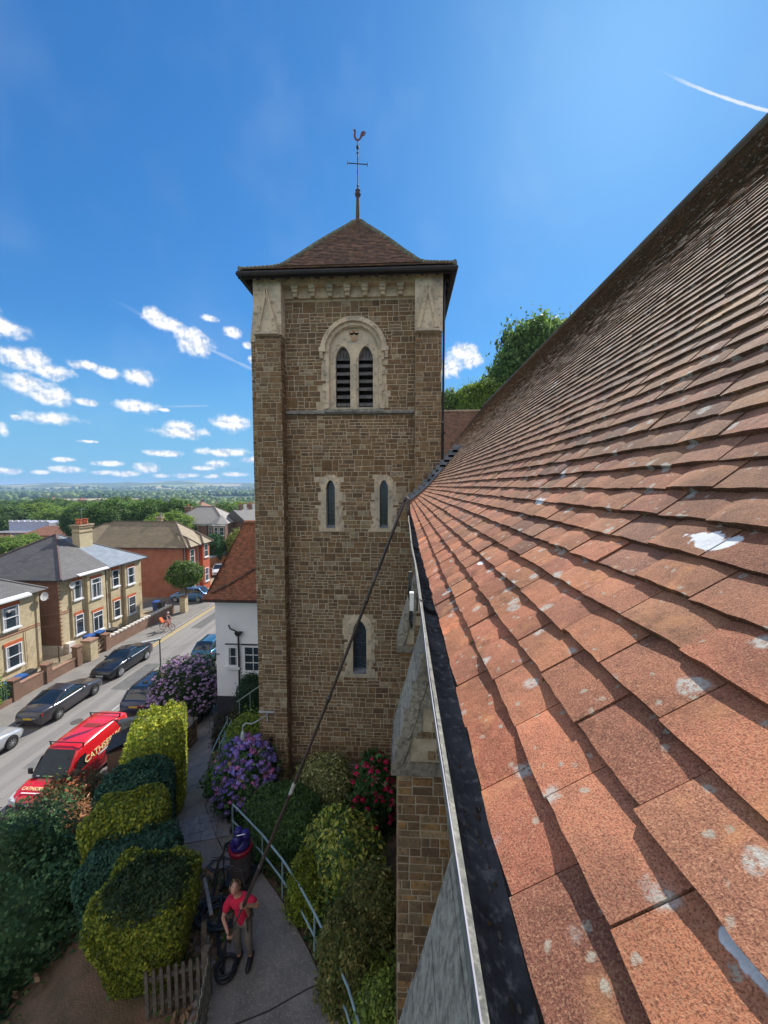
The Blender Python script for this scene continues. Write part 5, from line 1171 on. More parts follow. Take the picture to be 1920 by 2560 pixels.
# ---------------------------------------------------------------- vehicles
RUB=mat('tyre_rubber',(.018,.018,.018),rough=.8); RIM=mat('alloy',(.45,.46,.48),(.32,.33,.35),scale=8,rough=.3,metal=.8)
CARG=mat('car_glass',(.012,.018,.022),rough=.03,spec=1.0); CHR=mat('chrome_trim',(.6,.6,.62),rough=.15,metal=1); BLK=mat('black_plastic',(.02,.02,.022),rough=.6)
LHT=mat('headlamp_glass',(.5,.52,.55),(.3,.32,.35),scale=14,rough=.1,spec=1); RHT=mat('tail_lamp_red',(.45,.02,.015),(.3,.01,.01),scale=12,rough=.2)
def interp(T,x):
    if x<=T[0][0]: return T[0][1]
    for (a,c_),(d,e_) in zip(T[:-1],T[1:]):
        if x<=d: t=(x-a)/(d-a); t=t*t*(3-2*t)*.5+t*.5; return c_+(e_-c_)*t
    return T[-1][1]
def car(name,label,cat,L,W_,shoulder,width,roof,gh,wb,wr,paint,loc_,rz,group=None,rear_yellow=True,extra=None,rimsty=5,glassrear=True):
    """front of car points to local -Y, y from 0 (front) to L (rear)"""
    e=empty(name,loc_,rz,label,cat,group); c0=L/2
    N=30; sec=[]
    for i in range(N+1):
        t=i/N; y=L*t; hw=interp(width,y)*W_/2; zs=interp(shoulder,y)
        end=min(1,min(t,1-t)/.035); zb=.20+.12*(1-end)
        sec.append([(hw*.90,y,zb),(hw*.985,y,zb+.12),(hw,y,zb+(zs-zb)*.45),(hw*.985,y,zb+(zs-zb)*.72),(hw*.94,y,zs-.045),(hw*.86,y,zs-.005),(hw*.5,y,zs+.02),(0,y,zs+.03)])
    V=[];Q=[]
    for s in sec:
        full=[(x,y,z) for x,y,z in s]+[(-x,y,z) for x,y,z in s[-2::-1]]
        V+= [(x,y-c0,z) for x,y,z in full]
    n=len(sec[0])*2-1
    for i in range(N):
        for k in range(n-1): Q.append((i*n+k,i*n+k+1,(i+1)*n+k+1,(i+1)*n+k))
    me=bpy.data.meshes.new('body'); F=[tuple(q) for q in Q]+[tuple(range(n))[::-1],tuple(N*n+k for k in range(n))]; me.from_pydata(V,[],F); setcol(me,[(1,1,1)]*len(F)); bo=finish('body',me,paint,e,True)
    # greenhouse
    g0,g1,r0,r1=gh; ZR_=roof; M_=16; V=[];Q=[];rows=[]
    for i in range(M_+1):
        y=g0+(g1-g0)*i/M_; hw=interp(width,y)*W_/2
        if y<r0: t=(y-g0)/(r0-g0)
        elif y>r1: t=(g1-y)/(g1-r1)
        else: t=1
        zs=interp(shoulder,y)-.03; 
        tt=t**.9; zr=zs+(interp(ZR_,y)-zs)*tt; wt=hw*(.86-.16*tt)
        rows.append((y,hw*.88,zs,wt,zr))
        for (x,z) in ((hw*.88,zs),(hw*.88+(wt-hw*.88)*.5,zs+(zr-zs)*.52),(wt,zr-.03*tt),(wt*.85,zr+.012*tt),(0,zr+.035*tt),(-wt*.85,zr+.012*tt),(-wt,zr-.03*tt),(-hw*.88-(wt-hw*.88)*.5,zs+(zr-zs)*.52),(-hw*.88,zs)): V.append((x,y-c0,z))
    n=9
    gq=[(i*n+k,i*n+k+1,(i+1)*n+k+1,(i+1)*n+k) for i in range(M_) for k in range(n-1)]
    me=bpy.data.meshes.new('windows'); me.from_pydata(V,[],gq); setcol(me,[(1,1,1)]*len(gq)); finish('windows',me,CARG,e,True)
    # roof panel
    rm=MB(); rr_=[]
    for (y,a,zs,wt,zr) in rows:
        if r0-.02<=y<=r1+.02: rr_.append([(wt+.004,y-c0,zr-.045),(wt*.9,y-c0,zr+.018),(wt*.4,y-c0,zr+.038),(-wt*.4,y-c0,zr+.038),(-wt*.9,y-c0,zr+.018),(-wt-.004,y-c0,zr-.045)])
    V=[p for r_ in rr_ for p in r_]; Q=[(i*6+k,i*6+k+1,(i+1)*6+k+1,(i+1)*6+k) for i in range(len(rr_)-1) for k in range(5)]
    me=bpy.data.meshes.new('roof'); me.from_pydata(V,[],Q); setcol(me,[(1,1,1)]*len(Q)); finish('roof',me,paint,e,True)
    for s in (-1,1):
        f=rows[0]; a=min(rows,key=lambda r:abs(r[0]-r0)); d=min(rows,key=lambda r:abs(r[0]-r1)); l=rows[-1]
        pl=MB(); pl.bar((s*f[1],f[0]-c0,f[2]),(s*a[3],a[0]-c0,a[4]-.02),.06,.05); pl.build('pillar',paint,e); pl=MB(); pl.bar((s*l[1],l[0]-c0,l[2]),(s*d[3],d[0]-c0,d[4]-.02),.11,.06); pl.build('pillar',paint,e)
        mid=min(rows,key=lambda r:abs(r[0]-(r0*.42+r1*.58))); pl=MB(); pl.bar((s*(mid[1]+.006),mid[0]-c0,mid[2]),(s*(mid[3]+.004),mid[0]-c0,mid[4]-.03),.07,.02); pl.build('pillar',paint,e)
    y0=(L-wb)/2*1.0-.05
    for (y,s) in ((y0,-1),(y0,1),(y0+wb,-1),(y0+wb,1)):
        hx=s*(W_/2-.02); m_=MB(); m_.lathe([(wr+.05,-.02),(wr+.05,.012)],(hx,y-c0,wr+.02),20,'X'); wo=m_.build('wheel',BLK,e)
        m_=MB(); m_.lathe([(wr*.68,-.1),(wr*.97,-.11),(wr,-.07),(wr,.05),(wr*.95,.075),(wr*.7,.07)],(hx-s*.02,y-c0,wr),20,'X'); m_.build('tyre',RUB,wo)
        m_=MB(); xx=hx+s*.045
        m_.lathe([(wr*.72,-.012),(wr*.72,.012),(wr*.64,.014)],(xx,y-c0,wr),20,'X',(.7,.7,.7))
        for k in range(rimsty*2):
            a=2*pi*k/(rimsty*2); m_.bar((xx+s*.018,y-c0,wr),(xx+s*.018,y-c0+wr*.66*cos(a),wr+wr*.66*sin(a)),.035,.02)
        m_.lathe([(wr*.6,-.02),(wr*.6,-.01)],(xx,y-c0,wr),16,'X',(.1,.1,.1)); m_.build('rim',mat('alloy_rim',(.5,.51,.53),(.4,.41,.43),rough=.35,metal=.5,attr=True),wo)
    zf=interp(shoulder,.12); zr=interp(shoulder,L-.1); wf=interp(width,.15)*W_/2; wr_=interp(width,L-.12)*W_/2
    for s in (-1,1):
        m_=MB(); m_.hexa([(s*(wf-.42),-c0+.03,zf-.26),(s*(wf-.0),-c0+.22,zf-.22),(s*(wf+.02),-c0+.45,zf-.14),(s*(wf-.38),-c0+.20,zf-.16),(s*(wf-.42),-c0+.05,zf-.12),(s*(wf-.02),-c0+.26,zf-.08),(s*(wf-.02),-c0+.50,zf-.04),(s*(wf-.40),-c0+.24,zf-.05)]); m_.build('headlight',LHT,e)
        m_=MB(); m_.hexa([(s*(wr_-.38),c0-.03,zr-.28),(s*(wr_+.005),c0-.14,zr-.28),(s*(wr_+.012),c0-.36,zr-.22),(s*(wr_-.36),c0-.1,zr-.28),(s*(wr_-.38),c0-.02,zr-.10),(s*(wr_-.0),c0-.12,zr-.06),(s*(wr_),c0-.38,zr-.07),(s*(wr_-.36),c0-.1,zr-.1)]); m_.build('tail_light',RHT,e)
        m_=MB(); yy=g0+.35; hw=interp(width,yy)*W_/2; zz=interp(shoulder,yy)+.02
        m_.ball((s*(hw+.06),yy-c0,zz+.06),.1,1,None,(1.0,.65,.7)); m_.bar((s*(hw*.9),yy-c0,zz),(s*(hw+.05),yy-c0,zz+.04),.03); m_.build('mirror',paint,e)
    m_=MB(); m_.box(-.26,-c0-.012,.36,.26,-c0+.03,.48); m_.build('number_plate',mat('plate_white',(.7,.7,.68),(.25,.25,.25),scale=30),e)
    m_=MB(); m_.box(-.26,c0-.04,zr-.36 if zr<1.1 else .75,.26,c0+.014,zr-.25 if zr<1.1 else .86); m_.build('number_plate',mat('plate_yellow',(.75,.50,.05),(.3,.2,.03),scale=30),e)
    m_=MB(); m_.box(-.5,-c0-.006,.26,.5,-c0+.08,.34); m_.box(-.42,-c0-.006,.52,.42,-c0+.06,zf-.14)
    m_.build('grille',BLK,e)
    m_=MB()
    for s in (-1,1): m_.box(s*(W_/2-.015)-.012,y0+wr-c0+.1,.30,s*(W_/2-.015)+.012,y0+wb-wr-c0-.1,.34); m_.box(s*(W_/2*.975)-.01,y0+wb*.42-c0,.3,s*(W_/2*.975)+.01,y0+wb*.42-c0+.015,.85)
    m_.build('side_trim',BLK,e)
    if extra: extra(e,c0)
    return e
def paint(name,c,m=.4): return mat(name,c,tuple(x*.9 for x in c),scale=.7,rough=.28,metal=m,spec=.6,coat=.8)
WD=[(0,.80),(.25,.93),(.9,1),(3.4,1),(4.1,.95),(4.5,.86),(4.7,.80)]
coupe_sh=[(0,.62),(.3,.74),(1.2,.93),(1.6,.97),(3.4,.98),(4.2,1.0),(4.6,.97),(4.72,.86)]
# black coupe seen from behind (front points away from camera -> rz=pi)
car('parked_coupe','charcoal coupe with red tail lights parked facing away, nearest the left kerb gap','car',4.75,1.82,coupe_sh,WD,[(0,1.38),(5,1.38)],(1.35,3.95,2.15,3.0),2.72,.33,paint('charcoal_metallic',(.055,.05,.055)),(-21.6,22.5,.01),pi+R(1))
car('parked_coupe','glossy black coupe facing the camera, parked by the wooden garden gate','car',4.68,1.85,[(0,.60),(.3,.78),(1.2,.95),(1.7,.97),(3.4,.97),(4.2,1.0),(4.6,.93)],WD,[(0,1.37),(5,1.37)],(1.45,4.2,2.25,3.0),2.78,.35,paint('black_gloss',(.014,.016,.022)),(-21.65,27.85,.01),R(-1))
car('silver_car','silver pale car cut off by the left edge of the photo behind the charcoal coupe','car',4.4,1.78,coupe_sh,WD,[(0,1.4),(5,1.4)],(1.35,4.0,2.1,3.1),2.65,.32,paint('silver_metallic',(.42,.44,.46)),(-21.75,17.2,.01),pi)
def rails(e,c0):
    m_=MB()
    for s in (-1,1): m_.bar((s*.56,-.5,1.625),(s*.56,1.6,1.61),.035)
    m_.box(-.12,1.05,1.63,.12,1.3,1.67); m_.build('roof_rail',BLK,e)
car('estate_car','dark navy estate car with roof rails parked behind the lamp post, seen from the rear','car',4.8,1.86,[(0,.72),(.3,.85),(1.2,1.0),(4.5,1.03),(4.8,.98)],[(0,.82),(.3,.94),(1,1),(4,1),(4.6,.95),(4.8,.9)],[(0,1.58),(5,1.56)],(1.35,4.66,2.0,4.15),2.75,.34,paint('navy_metallic',(.012,.022,.06)),(-16.3,23.9,.01),pi+R(1),extra=rails)
car('hatchback','bright teal blue hatchback parked half behind the purple flowering bush','car',4.1,1.78,[(0,.70),(.3,.82),(1.1,.98),(3.9,1.0),(4.1,.95)],[(0,.82),(.3,.94),(1,1),(3.4,1),(4.1,.88)],[(0,1.5),(5,1.47)],(1.0,3.95,1.75,3.3),2.5,.31,paint('teal_metallic',(.015,.11,.20)),(-15.95,30.6,.01),pi+R(1))
car('dark_hatchback','dark indigo car partly hidden by the corner of the white cottage','car',4.0,1.76,[(0,.70),(.3,.82),(1.1,.98),(3.9,1.0),(4.1,.95)],[(0,.82),(.3,.94),(1,1),(3.4,1),(4.1,.88)],[(0,1.5),(5,1.47)],(1.0,3.85,1.75,3.3),2.5,.31,paint('indigo_paint',(.025,.025,.08)),(-15.9,36.6,.01),pi)
car('people_carrier','light blue people carrier parked sideways on the drive of the red brick house','car',4.3,1.78,[(0,.75),(.3,.88),(1.0,1.05),(3.9,1.1),(4.3,1.0)],[(0,.82),(.3,.94),(1,1),(3.6,1),(4.3,.9)],[(0,1.6),(5,1.62)],(.7,4.15,1.7,3.6),2.7,.32,paint('sky_blue_metallic',(.07,.20,.42)),(-25.9,44.7,.12),R(-86))
car('white_car','white car at the far end of the street beside the orange timber fence','car',4.2,1.8,[(0,.72),(.3,.85),(1.1,1.0),(3.9,1.02),(4.2,.95)],[(0,.82),(.3,.94),(1,1),(3.6,1),(4.2,.88)],[(0,1.5),(5,1.5)],(1.0,4.0,1.8,3.4),2.55,.32,paint('white_gloss',(.68,.68,.70),0),(-29.2,58.6,.1),R(20))
# red van
REDP=paint('van_red',(.62,.012,.02),.05)
van=empty('red_van',(-15.62,16.75,.01),0,'bright red panel van with cream lettering and roof bars, facing the camera','van')
def loftm(name,secs,m,par,cap=True,smooth=True):
    n=len(secs[0]); V=[p for s in secs for p in s]; F=[(i*n+k,i*n+k+1,(i+1)*n+k+1,(i+1)*n+k) for i in range(len(secs)-1) for k in range(n-1)]
    if cap: F+=[tuple(range(n))[::-1],tuple((len(secs)-1)*n+k for k in range(n))]
    me=bpy.data.meshes.new(name); me.from_pydata(V,[],F); setcol(me,[(1,1,1)]*len(F)); return finish(name,me,m,par,smooth)
def vsec(y,hw,zt,zb=.3,rnd_=.12,tw=.80):
    r=[(hw*.93,y,zb),(hw,y,zb+.15),(hw,y,zb+(min(zt,1.05)-zb)*.9)]
    if zt>1.1: r+=[(hw*.93,y,zt-.40),(hw*(tw+.05),y,zt-.10),(hw*tw,y,zt-.02),(hw*.4,y,zt+.02)]
    else: r+=[(hw*.99,y,zt-.10),(hw*.95,y,zt-.03),(hw*.85,y,zt),(hw*.4,y,zt+.03)]
    return r+[(-x,yy,z) for x,yy,z in r[::-1]]
c0=-2.42
ss_=[vsec(c0,.80,.72),vsec(c0+.06,.88,.84),vsec(c0+.25,.93,.94),vsec(c0+.7,.95,1.05),vsec(c0+1.0,.955,1.09)]
ss2=[vsec(c0+1.0,.955,1.12),vsec(c0+1.25,.955,1.38),vsec(c0+1.5,.955,1.66),vsec(c0+1.72,.955,1.88),vsec(c0+1.95,.955,1.97),vsec(c0+2.6,.955,2.0),vsec(c0+3.7,.955,2.0),vsec(c0+4.55,.955,1.98),vsec(c0+4.75,.94,1.9),vsec(c0+4.82,.90,1.75)]
loftm('body',ss_+ss2,REDP,van)
# windscreen and side glass sit 4-6 mm proud of the shell
m_=MB(); 
m_.poly([(-.78,c0+1.04,1.15),(.78,c0+1.04,1.15),(.68,c0+1.76,1.93),(-.68,c0+1.76,1.93)]); 
w_o=m_.build('windscreen',mat('van_windscreen',(.015,.035,.045),(.01,.015,.03),scale=1.5,rough=.08,spec=.35),van); w_o.location=(0,-.045,.03)
for s in (-1,1): m_=MB(); m_.poly([(s*.958,c0+1.2,1.1),(s*.958,c0+2.0,1.1),(s*.905,c0+2.0,1.65),(s*.905,c0+1.62,1.65)]); m_.build('side_window',CARG,van)
m_=MB(); m_.bar((-.7,c0+.99,1.16),(.7,c0+.99,1.16),.05); m_.bar((.1,c0+.98,1.17),(.55,c0+1.12,1.28),.018); m_.bar((-.5,c0+.98,1.17),(-.05,c0+1.12,1.28),.018); m_.build('wiper',BLK,van)
m_=MB(); m_.box(-.84,c0-.10,.30,.84,c0+.1,.66); m_.hexa([(-.93,c0+.0,.30),(-.84,c0-.10,.30),(-.84,c0+.1,.30),(-.95,c0+.5,.30),(-.93,c0,.66),(-.84,c0-.10,.66),(-.84,c0+.1,.66),(-.97,c0+.5,.6)]); m_.hexa([(.84,c0-.10,.30),(.93,c0,.30),(.95,c0+.5,.30),(.84,c0+.1,.30),(.84,c0-.10,.66),(.93,c0,.66),(.97,c0+.5,.6),(.84,c0+.1,.66)])
m_.build('bumper',mat('grey_bumper',(.05,.05,.055),(.07,.07,.075),rough=.55),van)
m_=MB(); m_.box(-.5,c0-.04,.68,.5,c0+.1,.80); gl=m_.build('grille',BLK,van); m_=MB(); m_.lathe([(.09,-.02),(.09,.0),(.06,.01)],(0,c0-.05,.76),14,'Y'); m_.build('badge',CHR,gl)
for s in (-1,1):
    m_=MB(); m_.hexa([(s*.52,c0-.02,.68),(s*.88,c0+.02,.70),(s*.955,c0+.42,.80),(s*.6,c0+.1,.82),(s*.52,c0+.0,.84),(s*.86,c0+.07,.90),(s*.94,c0+.45,.97),(s*.6,c0+.16,.93)]); m_.build('headlight',LHT,van)
    m_=MB(); m_.hexa([(s*.98,c0+1.2,1.12),(s*1.18,c0+1.22,1.12),(s*1.18,c0+1.30,1.12),(s*.98,c0+1.28,1.12),(s*.99,c0+1.2,1.36),(s*1.16,c0+1.22,1.36),(s*1.16,c0+1.30,1.36),(s*.99,c0+1.28,1.36)]); m_.build('mirror',BLK,van)
    for y in (c0+.9,c0+3.9):
        m_=MB(); m_.lathe([(.37,-.02),(.37,.01)],(s*.95,y,.36),18,'X'); wo=m_.build('wheel',BLK,van); m_=MB(); m_.lathe([(.2,-.1),(.33,-.1),(.33,.03),(.3,.04),(.2,.03)],(s*.96,y,.33),18,'X'); m_.build('tyre',RUB,wo)
m_=MB(); m_.box(-.26,c0-.13,.40,.26,c0-.10,.51); m_.build('number_plate',mat('plate_white_b',(.7,.7,.68),(.22,.22,.25),scale=26),van)
m_=MB()
for y in (c0+2.0,c0+4.3): 
    m_.bar((-.86,y,2.10),(.86,y,2.10),.035,.03)
    for s in (-1,1): m_.bar((s*.78,y,1.93),(s*.80,y,2.10),.05)
m_.build('roof_bar',BLK,van)
m_=MB(); m_.box(-.35,c0+3.25,2.016,.42,c0+3.55,2.03); m_.tube([(.4,c0+3.3,2.03),(.62,c0+3.4,2.03),(.7,c0+3.95,2.0),(.78,c0+4.3,1.98)],.012,5); m_.build('roof_vent',mat('vent_maroon',(.2,.02,.02)),van)
m_=MB()
for y in (c0+2.25,c0+3.5): m_.box(.957,y,.5,.962,y+.012,1.55)
m_.box(.96,c0+2.3,1.02,.966,c0+4.6,1.04); m_.build('door_seam',mat('dark_red_seam',(.12,.0,.0)),van)
m_=MB()
for k in range(26):
    x=rnd.uniform(-.6,.55); c_=[(.75,.75,.7),(.2,.45,.12),(.1,.3,.5),(.75,.7,.3)][k%4]; y=c0+1.05+rnd.uniform(0,.07); m_.hexa([(x,y-.045,1.19),(x+.14,y-.045,1.19),(x+.14,y-.02,1.215),(x,y-.02,1.215),(x,y-.052,1.195),(x+.14,y-.052,1.195),(x+.14,y-.028,1.225),(x,y-.028,1.225)],c_)
m_.build('dashboard_paper',mat('paper_clutter',(1,1,1),(.9,.9,.9),attr=True),van)
def text(body,size,M_,m,par,name,ext=.004,off=.012,sx_=1.):
    cu=bpy.data.curves.new('t','FONT'); cu.body=body; cu.size=size; cu.extrude=ext; cu.offset=off*size; cu.align_x='CENTER'; cu.align_y='CENTER'
    o=bpy.data.objects.new('t',cu); COL.objects.link(o); dg=bpy.context.evaluated_depsgraph_get(); me=bpy.data.meshes.new_from_object(o.evaluated_get(dg)); bpy.data.objects.remove(o); bpy.data.curves.remove(cu)
    me.name=name; me.materials.clear(); me.materials.append(m); t=bpy.data.objects.new(name,me); COL.objects.link(t); t.parent=par; t.matrix_local=M_; return t
YL=mat('cream_lettering',(.85,.74,.38),rough=.5); WL=mat('white_lettering',(.8,.8,.8),rough=.5)
# hood lettering
def basis(xa,ya,o): 
    xa=Vector(xa).normalized(); ya=Vector(ya).normalized(); za=xa.cross(ya); M_=Matrix((xa,ya,za)).transposed().to_4x4(); M_.translation=Vector(o); return M_
text('CATHSERVICES',.20,basis((1,0,0),(0,.96,.26),(0,c0+.48,1.062)),YL,van,'bonnet_lettering')
m_=MB(); m_.hexa([(-.55,c0+.28,1.0),(.45,c0+.28,1.0),(.45,c0+.32,1.01),(-.55,c0+.32,1.01),(-.55,c0+.28,1.012),(.45,c0+.28,1.012),(.45,c0+.32,1.022),(-.55,c0+.32,1.022)]); m_.build('bonnet_pale_stripe',WL,van)
text('CATHSERVICES',.40,basis((0,1,0),(-.10,0,1),(.972,c0+3.2,1.33)),YL,van,'side_lettering')
m_=MB(); m_.box(.96,c0+2.6,1.06,.972,c0+4.3,1.13); m_.build('side_pale_stripe',WL,van)
# overhead wires
m_=MB()
for (a,c_) in (((-28,29.2,6.1),(-9,44,8.5)),((-28,29.2,5.4),(-9,43,7.4)),((-28,29.3,4.4),(-9,42,6.2)),((-28,27.6,4.0),(-9,41,5.4)),((-28,27.6,3.1),(-9,40,4.6))):
    a=Vector(a);c_=Vector(c_); m_.tube([a.lerp(c_,t/10)-Vector((0,0,4*.35*(t/10)*(1-t/10))) for t in range(11)],.008,4)
o=m_.build('overhead_wire',mat('wire_pale',(.3,.25,.2))); tag(o,'bundle of thin sagging telephone wires fanning out from the yellow brick houses over the street','wire')
# ---------------------------------------------------------------- foliage
def lumps(d,rg,amp,f):
    # smooth pseudo noise on the sphere of directions d (N,3)
    o=np.zeros(len(d))
    for i in range(7):
        w=rg.normal(size=3)*f*(1+.5*i); ph=rg.uniform(0,6.28); o+=np.sin(d@w+ph)/(1+.45*i)
    return 1+amp*o/2.2
def sup(d,p): return (np.abs(d)**p).sum(1)**(-1/p)
def leaves(P,Nn,rg,size,cols,upb=.3,asp=1.7,tilt=.8):
    n=len(P); d=Nn+rg.normal(size=(n,3))*tilt; d[:,2]+=upb; d/=np.linalg.norm(d,axis=1)[:,None]+1e-9
    t=np.cross(d,rg.normal(size=(n,3))); t/=np.linalg.norm(t,axis=1)[:,None]+1e-9; s=np.cross(d,t)
    sz=(size*rg.uniform(.6,1.35,n))[:,None]
    V=np.stack([P-t*sz*asp/2, P-s*sz*.5+d*sz*.12, P+t*sz*asp/2, P+s*sz*.5+d*sz*.12],1).reshape(-1,3)
    Q=np.arange(4*n).reshape(n,4); cols=np.asarray(cols); c=cols[rg.integers(0,len(cols),n)]*rg.uniform(.7,1.3,(n,1))
    return V,Q,c
def crown_arrays(rad,p,n,leaf,cols,seed,amp=.12,f=3.,depth=.12,cut=None,asp=1.7,upb=.3,clump=0,tilt=.8,topcols=None,centre=(0,0,0),core=True,corek=.86,taper=0):
    rg=np.random.default_rng(seed); rad=np.array(rad)
    d=rg.normal(size=(n,3)); d/=np.linalg.norm(d,axis=1)[:,None]
    r=sup(d,p)*lumps(d,np.random.default_rng(seed+1),amp,f)
    n_all=n
    if clump:
        n=int(n_all*.6)
        # gather leaves into sprays around random centres
        c=rg.normal(size=(clump,3)); c/=np.linalg.norm(c,axis=1)[:,None]; k=rg.integers(0,clump,n); k0=k; cc=c[k]; rr=(sup(cc,p)*lumps(cc,np.random.default_rng(seed+1),amp,f)*(1-np.abs(rg.normal(size=clump)*.10)[k]))[:,None]
        P=cc*rr*rad+rg.normal(size=(n,3))*(rad.mean()*1.42/math.sqrt(clump)); Nn=cc+.0
        d=rg.normal(size=(n_all,3)); d/=np.linalg.norm(d,axis=1)[:,None]; r=sup(d,p)*lumps(d,np.random.default_rng(seed+1),amp,f)
        P2=d*(r*(1-rg.exponential(depth,n_all)*.4))[:,None]*rad; P=np.vstack([P,P2]); Nn=np.vstack([Nn,d])
    else:
        P=d*(r*(1-rg.exponential(depth,n)*.5))[:,None]*rad; Nn=d/rad; Nn/=np.linalg.norm(Nn,axis=1)[:,None]
    if cut is not None: k=P[:,2]>cut; P=P[k];Nn=Nn[k]
    V,Q,c=leaves(P,Nn,rg,leaf*(.88 if clump else 1),cols,upb,asp,tilt)
    if clump:
        kf=rg.uniform(.62,1.4,clump); c[:len(k0)]*=kf[k0][:,None]
    if topcols is not None:
        tc_=np.asarray(topcols(P/rad,rg)); m=tc_[:,0]>=0; c[m]=tc_[m]
    if core:
        a=10;b_=14; U=[]
        for i in range(a+1):
            for j in range(b_): U.append((sin(pi*i/a)*cos(2*pi*j/b_),sin(pi*i/a)*sin(2*pi*j/b_),cos(pi*i/a)))
        U=np.array(U)+1e-6; rr=sup(U,p)*lumps(U,np.random.default_rng(seed+1),amp,f)*corek; Vc=U*rr[:,None]*rad
        if cut is not None: Vc[:,2]=np.maximum(Vc[:,2],cut)
        Qc=np.array([(i*b_+j,(i+1)*b_+j,(i+1)*b_+(j+1)%b_,i*b_+(j+1)%b_) for i in range(a) for j in range(b_)])+len(V)
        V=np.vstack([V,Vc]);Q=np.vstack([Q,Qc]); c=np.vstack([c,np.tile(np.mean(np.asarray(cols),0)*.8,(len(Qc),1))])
    if taper: V=V.copy(); V[:,:2]*=(1-taper*np.clip(.5-V[:,2]/rad[2]/2,0,1))[:,None]
    return V+np.array(centre),Q,c
def shrub(name,label,cat,loc_,rad,p,n,leaf,cols,rz=0,group=None,parts=None,**k):
    V,Q,c=crown_arrays(rad,p,n,leaf,cols,rnd.randrange(9999),**k)
    if parts is None:
        o=npmesh(name,V,Q,c,LEAF); o.location=loc_; o.rotation_euler=(0,0,rz); return tag(o,label,cat,group)
    e=empty(name,loc_,rz,label,cat,group); npmesh('foliage',V,Q,c,LEAF,e); parts(e); return e
GOLD=[(.33,.35,.035),(.25,.30,.035),(.42,.41,.05),(.12,.17,.03),(.17,.23,.03)]; DARKC=[(.045,.115,.07),(.055,.14,.085),(.035,.095,.06),(.07,.15,.08)]
MID=[(.045,.10,.025),(.06,.125,.03),(.035,.08,.02),(.08,.14,.035)]
def goldtop(thr):
    # the clipped flat top shows greener inner growth
    def f(Pn,rg):
        c=np.full((len(Pn),3),-1.); m=(Pn[:,2]>.8)&((Pn[:,0]-.05)**2+(Pn[:,1]+.12)**2<thr*(.8+.5*rg.random(len(Pn)))); k=m.sum()
        c[m]=np.array([(.05,.09,.03),(.035,.07,.03),(.075,.10,.035)])[rg.integers(0,3,k)]*rg.uniform(.7,1.2,(k,1)); return c
    return f
hz_=R(31)
def hedge(label,x,y,zt,rx,ry,n,cols,rz,cat='conifer',name='clipped_conifer',leaf=.055,**k):
    zb=ht(x,y)-.1; h=(zt-zb)/2
    return shrub(name,label,cat,(x,y,zb+h),(rx,ry,h),k.pop('p',6.5),n,leaf,cols,rz,'clipped conifers in a row beside the path',amp=k.pop('amp',.07),f=5,depth=.09,asp=1.6,upb=.15,taper=k.pop('taper',.15),**k)
hedge('largest golden clipped conifer with a flat greener top, nearest the picket fence',-5.12,6.95,6.2,1.0,.85,30000,GOLD,R(12),topcols=goldtop(.62),leaf=.046,taper=.40,p=5)
hedge('low dark green clipped conifer wedged behind the largest golden one',-6.1,7.85,5.95,.98,.66,15000,DARKC,R(20))
hedge('middle golden clipped conifer between two dark green ones',-6.8,8.65,6.2,.9,.62,15000,GOLD,R(20))
hedge('dark green clipped conifer behind the middle golden one, opposite the red van',-7.45,9.8,6.05,.95,.82,15000,DARKC,R(26))
hedge('farthest golden clipped conifer, brightly sunlit, next to the slate porch roof',-8.1,11.75,6.3,.84,1.3,22000,[tuple(q*1.35 for q in c) for c in GOLD],R(26))  # leaf colours raised to paint in the sunlight on this conifer
hedge('small dark green conifer at the far end of the golden row below the lamp post',-9.6,13.5,4.6,.75,.6,6000,DARKC,R(26))
def stem(r,h):
    def f(e): m_=MB(); m_.tube([(0,0,-h),(.05,.03,0)],[r,r*.5],7); m_.build('trunk',BARK,e)
    return f
BARK=mat('bark',(.12,.085,.06),(.07,.05,.035),scale=12,rough=.95,bump=.8)
G3=[(.06,.14,.055),(.085,.18,.07),(.04,.10,.04),(.13,.21,.08)]
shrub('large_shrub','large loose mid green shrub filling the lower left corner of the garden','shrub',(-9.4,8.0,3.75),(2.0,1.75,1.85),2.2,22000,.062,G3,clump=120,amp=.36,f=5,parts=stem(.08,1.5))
shrub('shrub','small green shrub spilling over the bare soil at the bottom left edge','shrub',(-8.5,6.0,2.9),(1.3,.9,.95),2.3,6000,.07,G3+[(.14,.16,.07)],clump=70)
shrub('purple_leaved_shrub','dark purple-leaved shrub in front of the red van bumper','shrub',(-11.4,10.6,2.6),(1.15,.9,1.5),2.3,6000,.06,[(.07,.03,.035),(.05,.025,.03),(.09,.05,.04),(.05,.07,.03)],clump=70)
def berries(e):
    m_=MB()
    for i in range(90):
        a=rnd.uniform(0,2*pi);b_=rnd.uniform(.1,1.3); m_.ball((1.2*cos(a)*sin(b_),.9*sin(a)*sin(b_),1.1*cos(b_)),rnd.uniform(.03,.06),0)
    m_.build('red_shoots',mat('red_shoot',(.45,.08,.04),(.35,.12,.05),scale=5),e)['kind']='stuff'
shrub('berry_shrub','red-tipped shrub leaning against the side of the red van','shrub',(-11.75,12.3,2.5),(1.25,1.0,1.15),2.3,6500,.06,[(.10,.13,.04),(.16,.12,.05),(.07,.10,.035),(.22,.10,.05)],clump=80,parts=berries)
shrub('dry_shrub','withered orange-brown shrub between the red-tipped shrub and the golden conifers','shrub',(-10.7,10.9,2.6),(1.15,1.15,1.0),2.2,9000,.04,[(.36,.17,.07),(.28,.13,.06),(.42,.22,.10),(.20,.10,.05)],asp=5,clump=90,tilt=.4,corek=.7)
shrub('shrub','light green leafy spray poking up beside the number plate of the red van','shrub',(-12.2,9.9,2.3),(.5,.45,.9),2.2,1400,.06,[(.22,.30,.05),(.15,.22,.04)],clump=20)
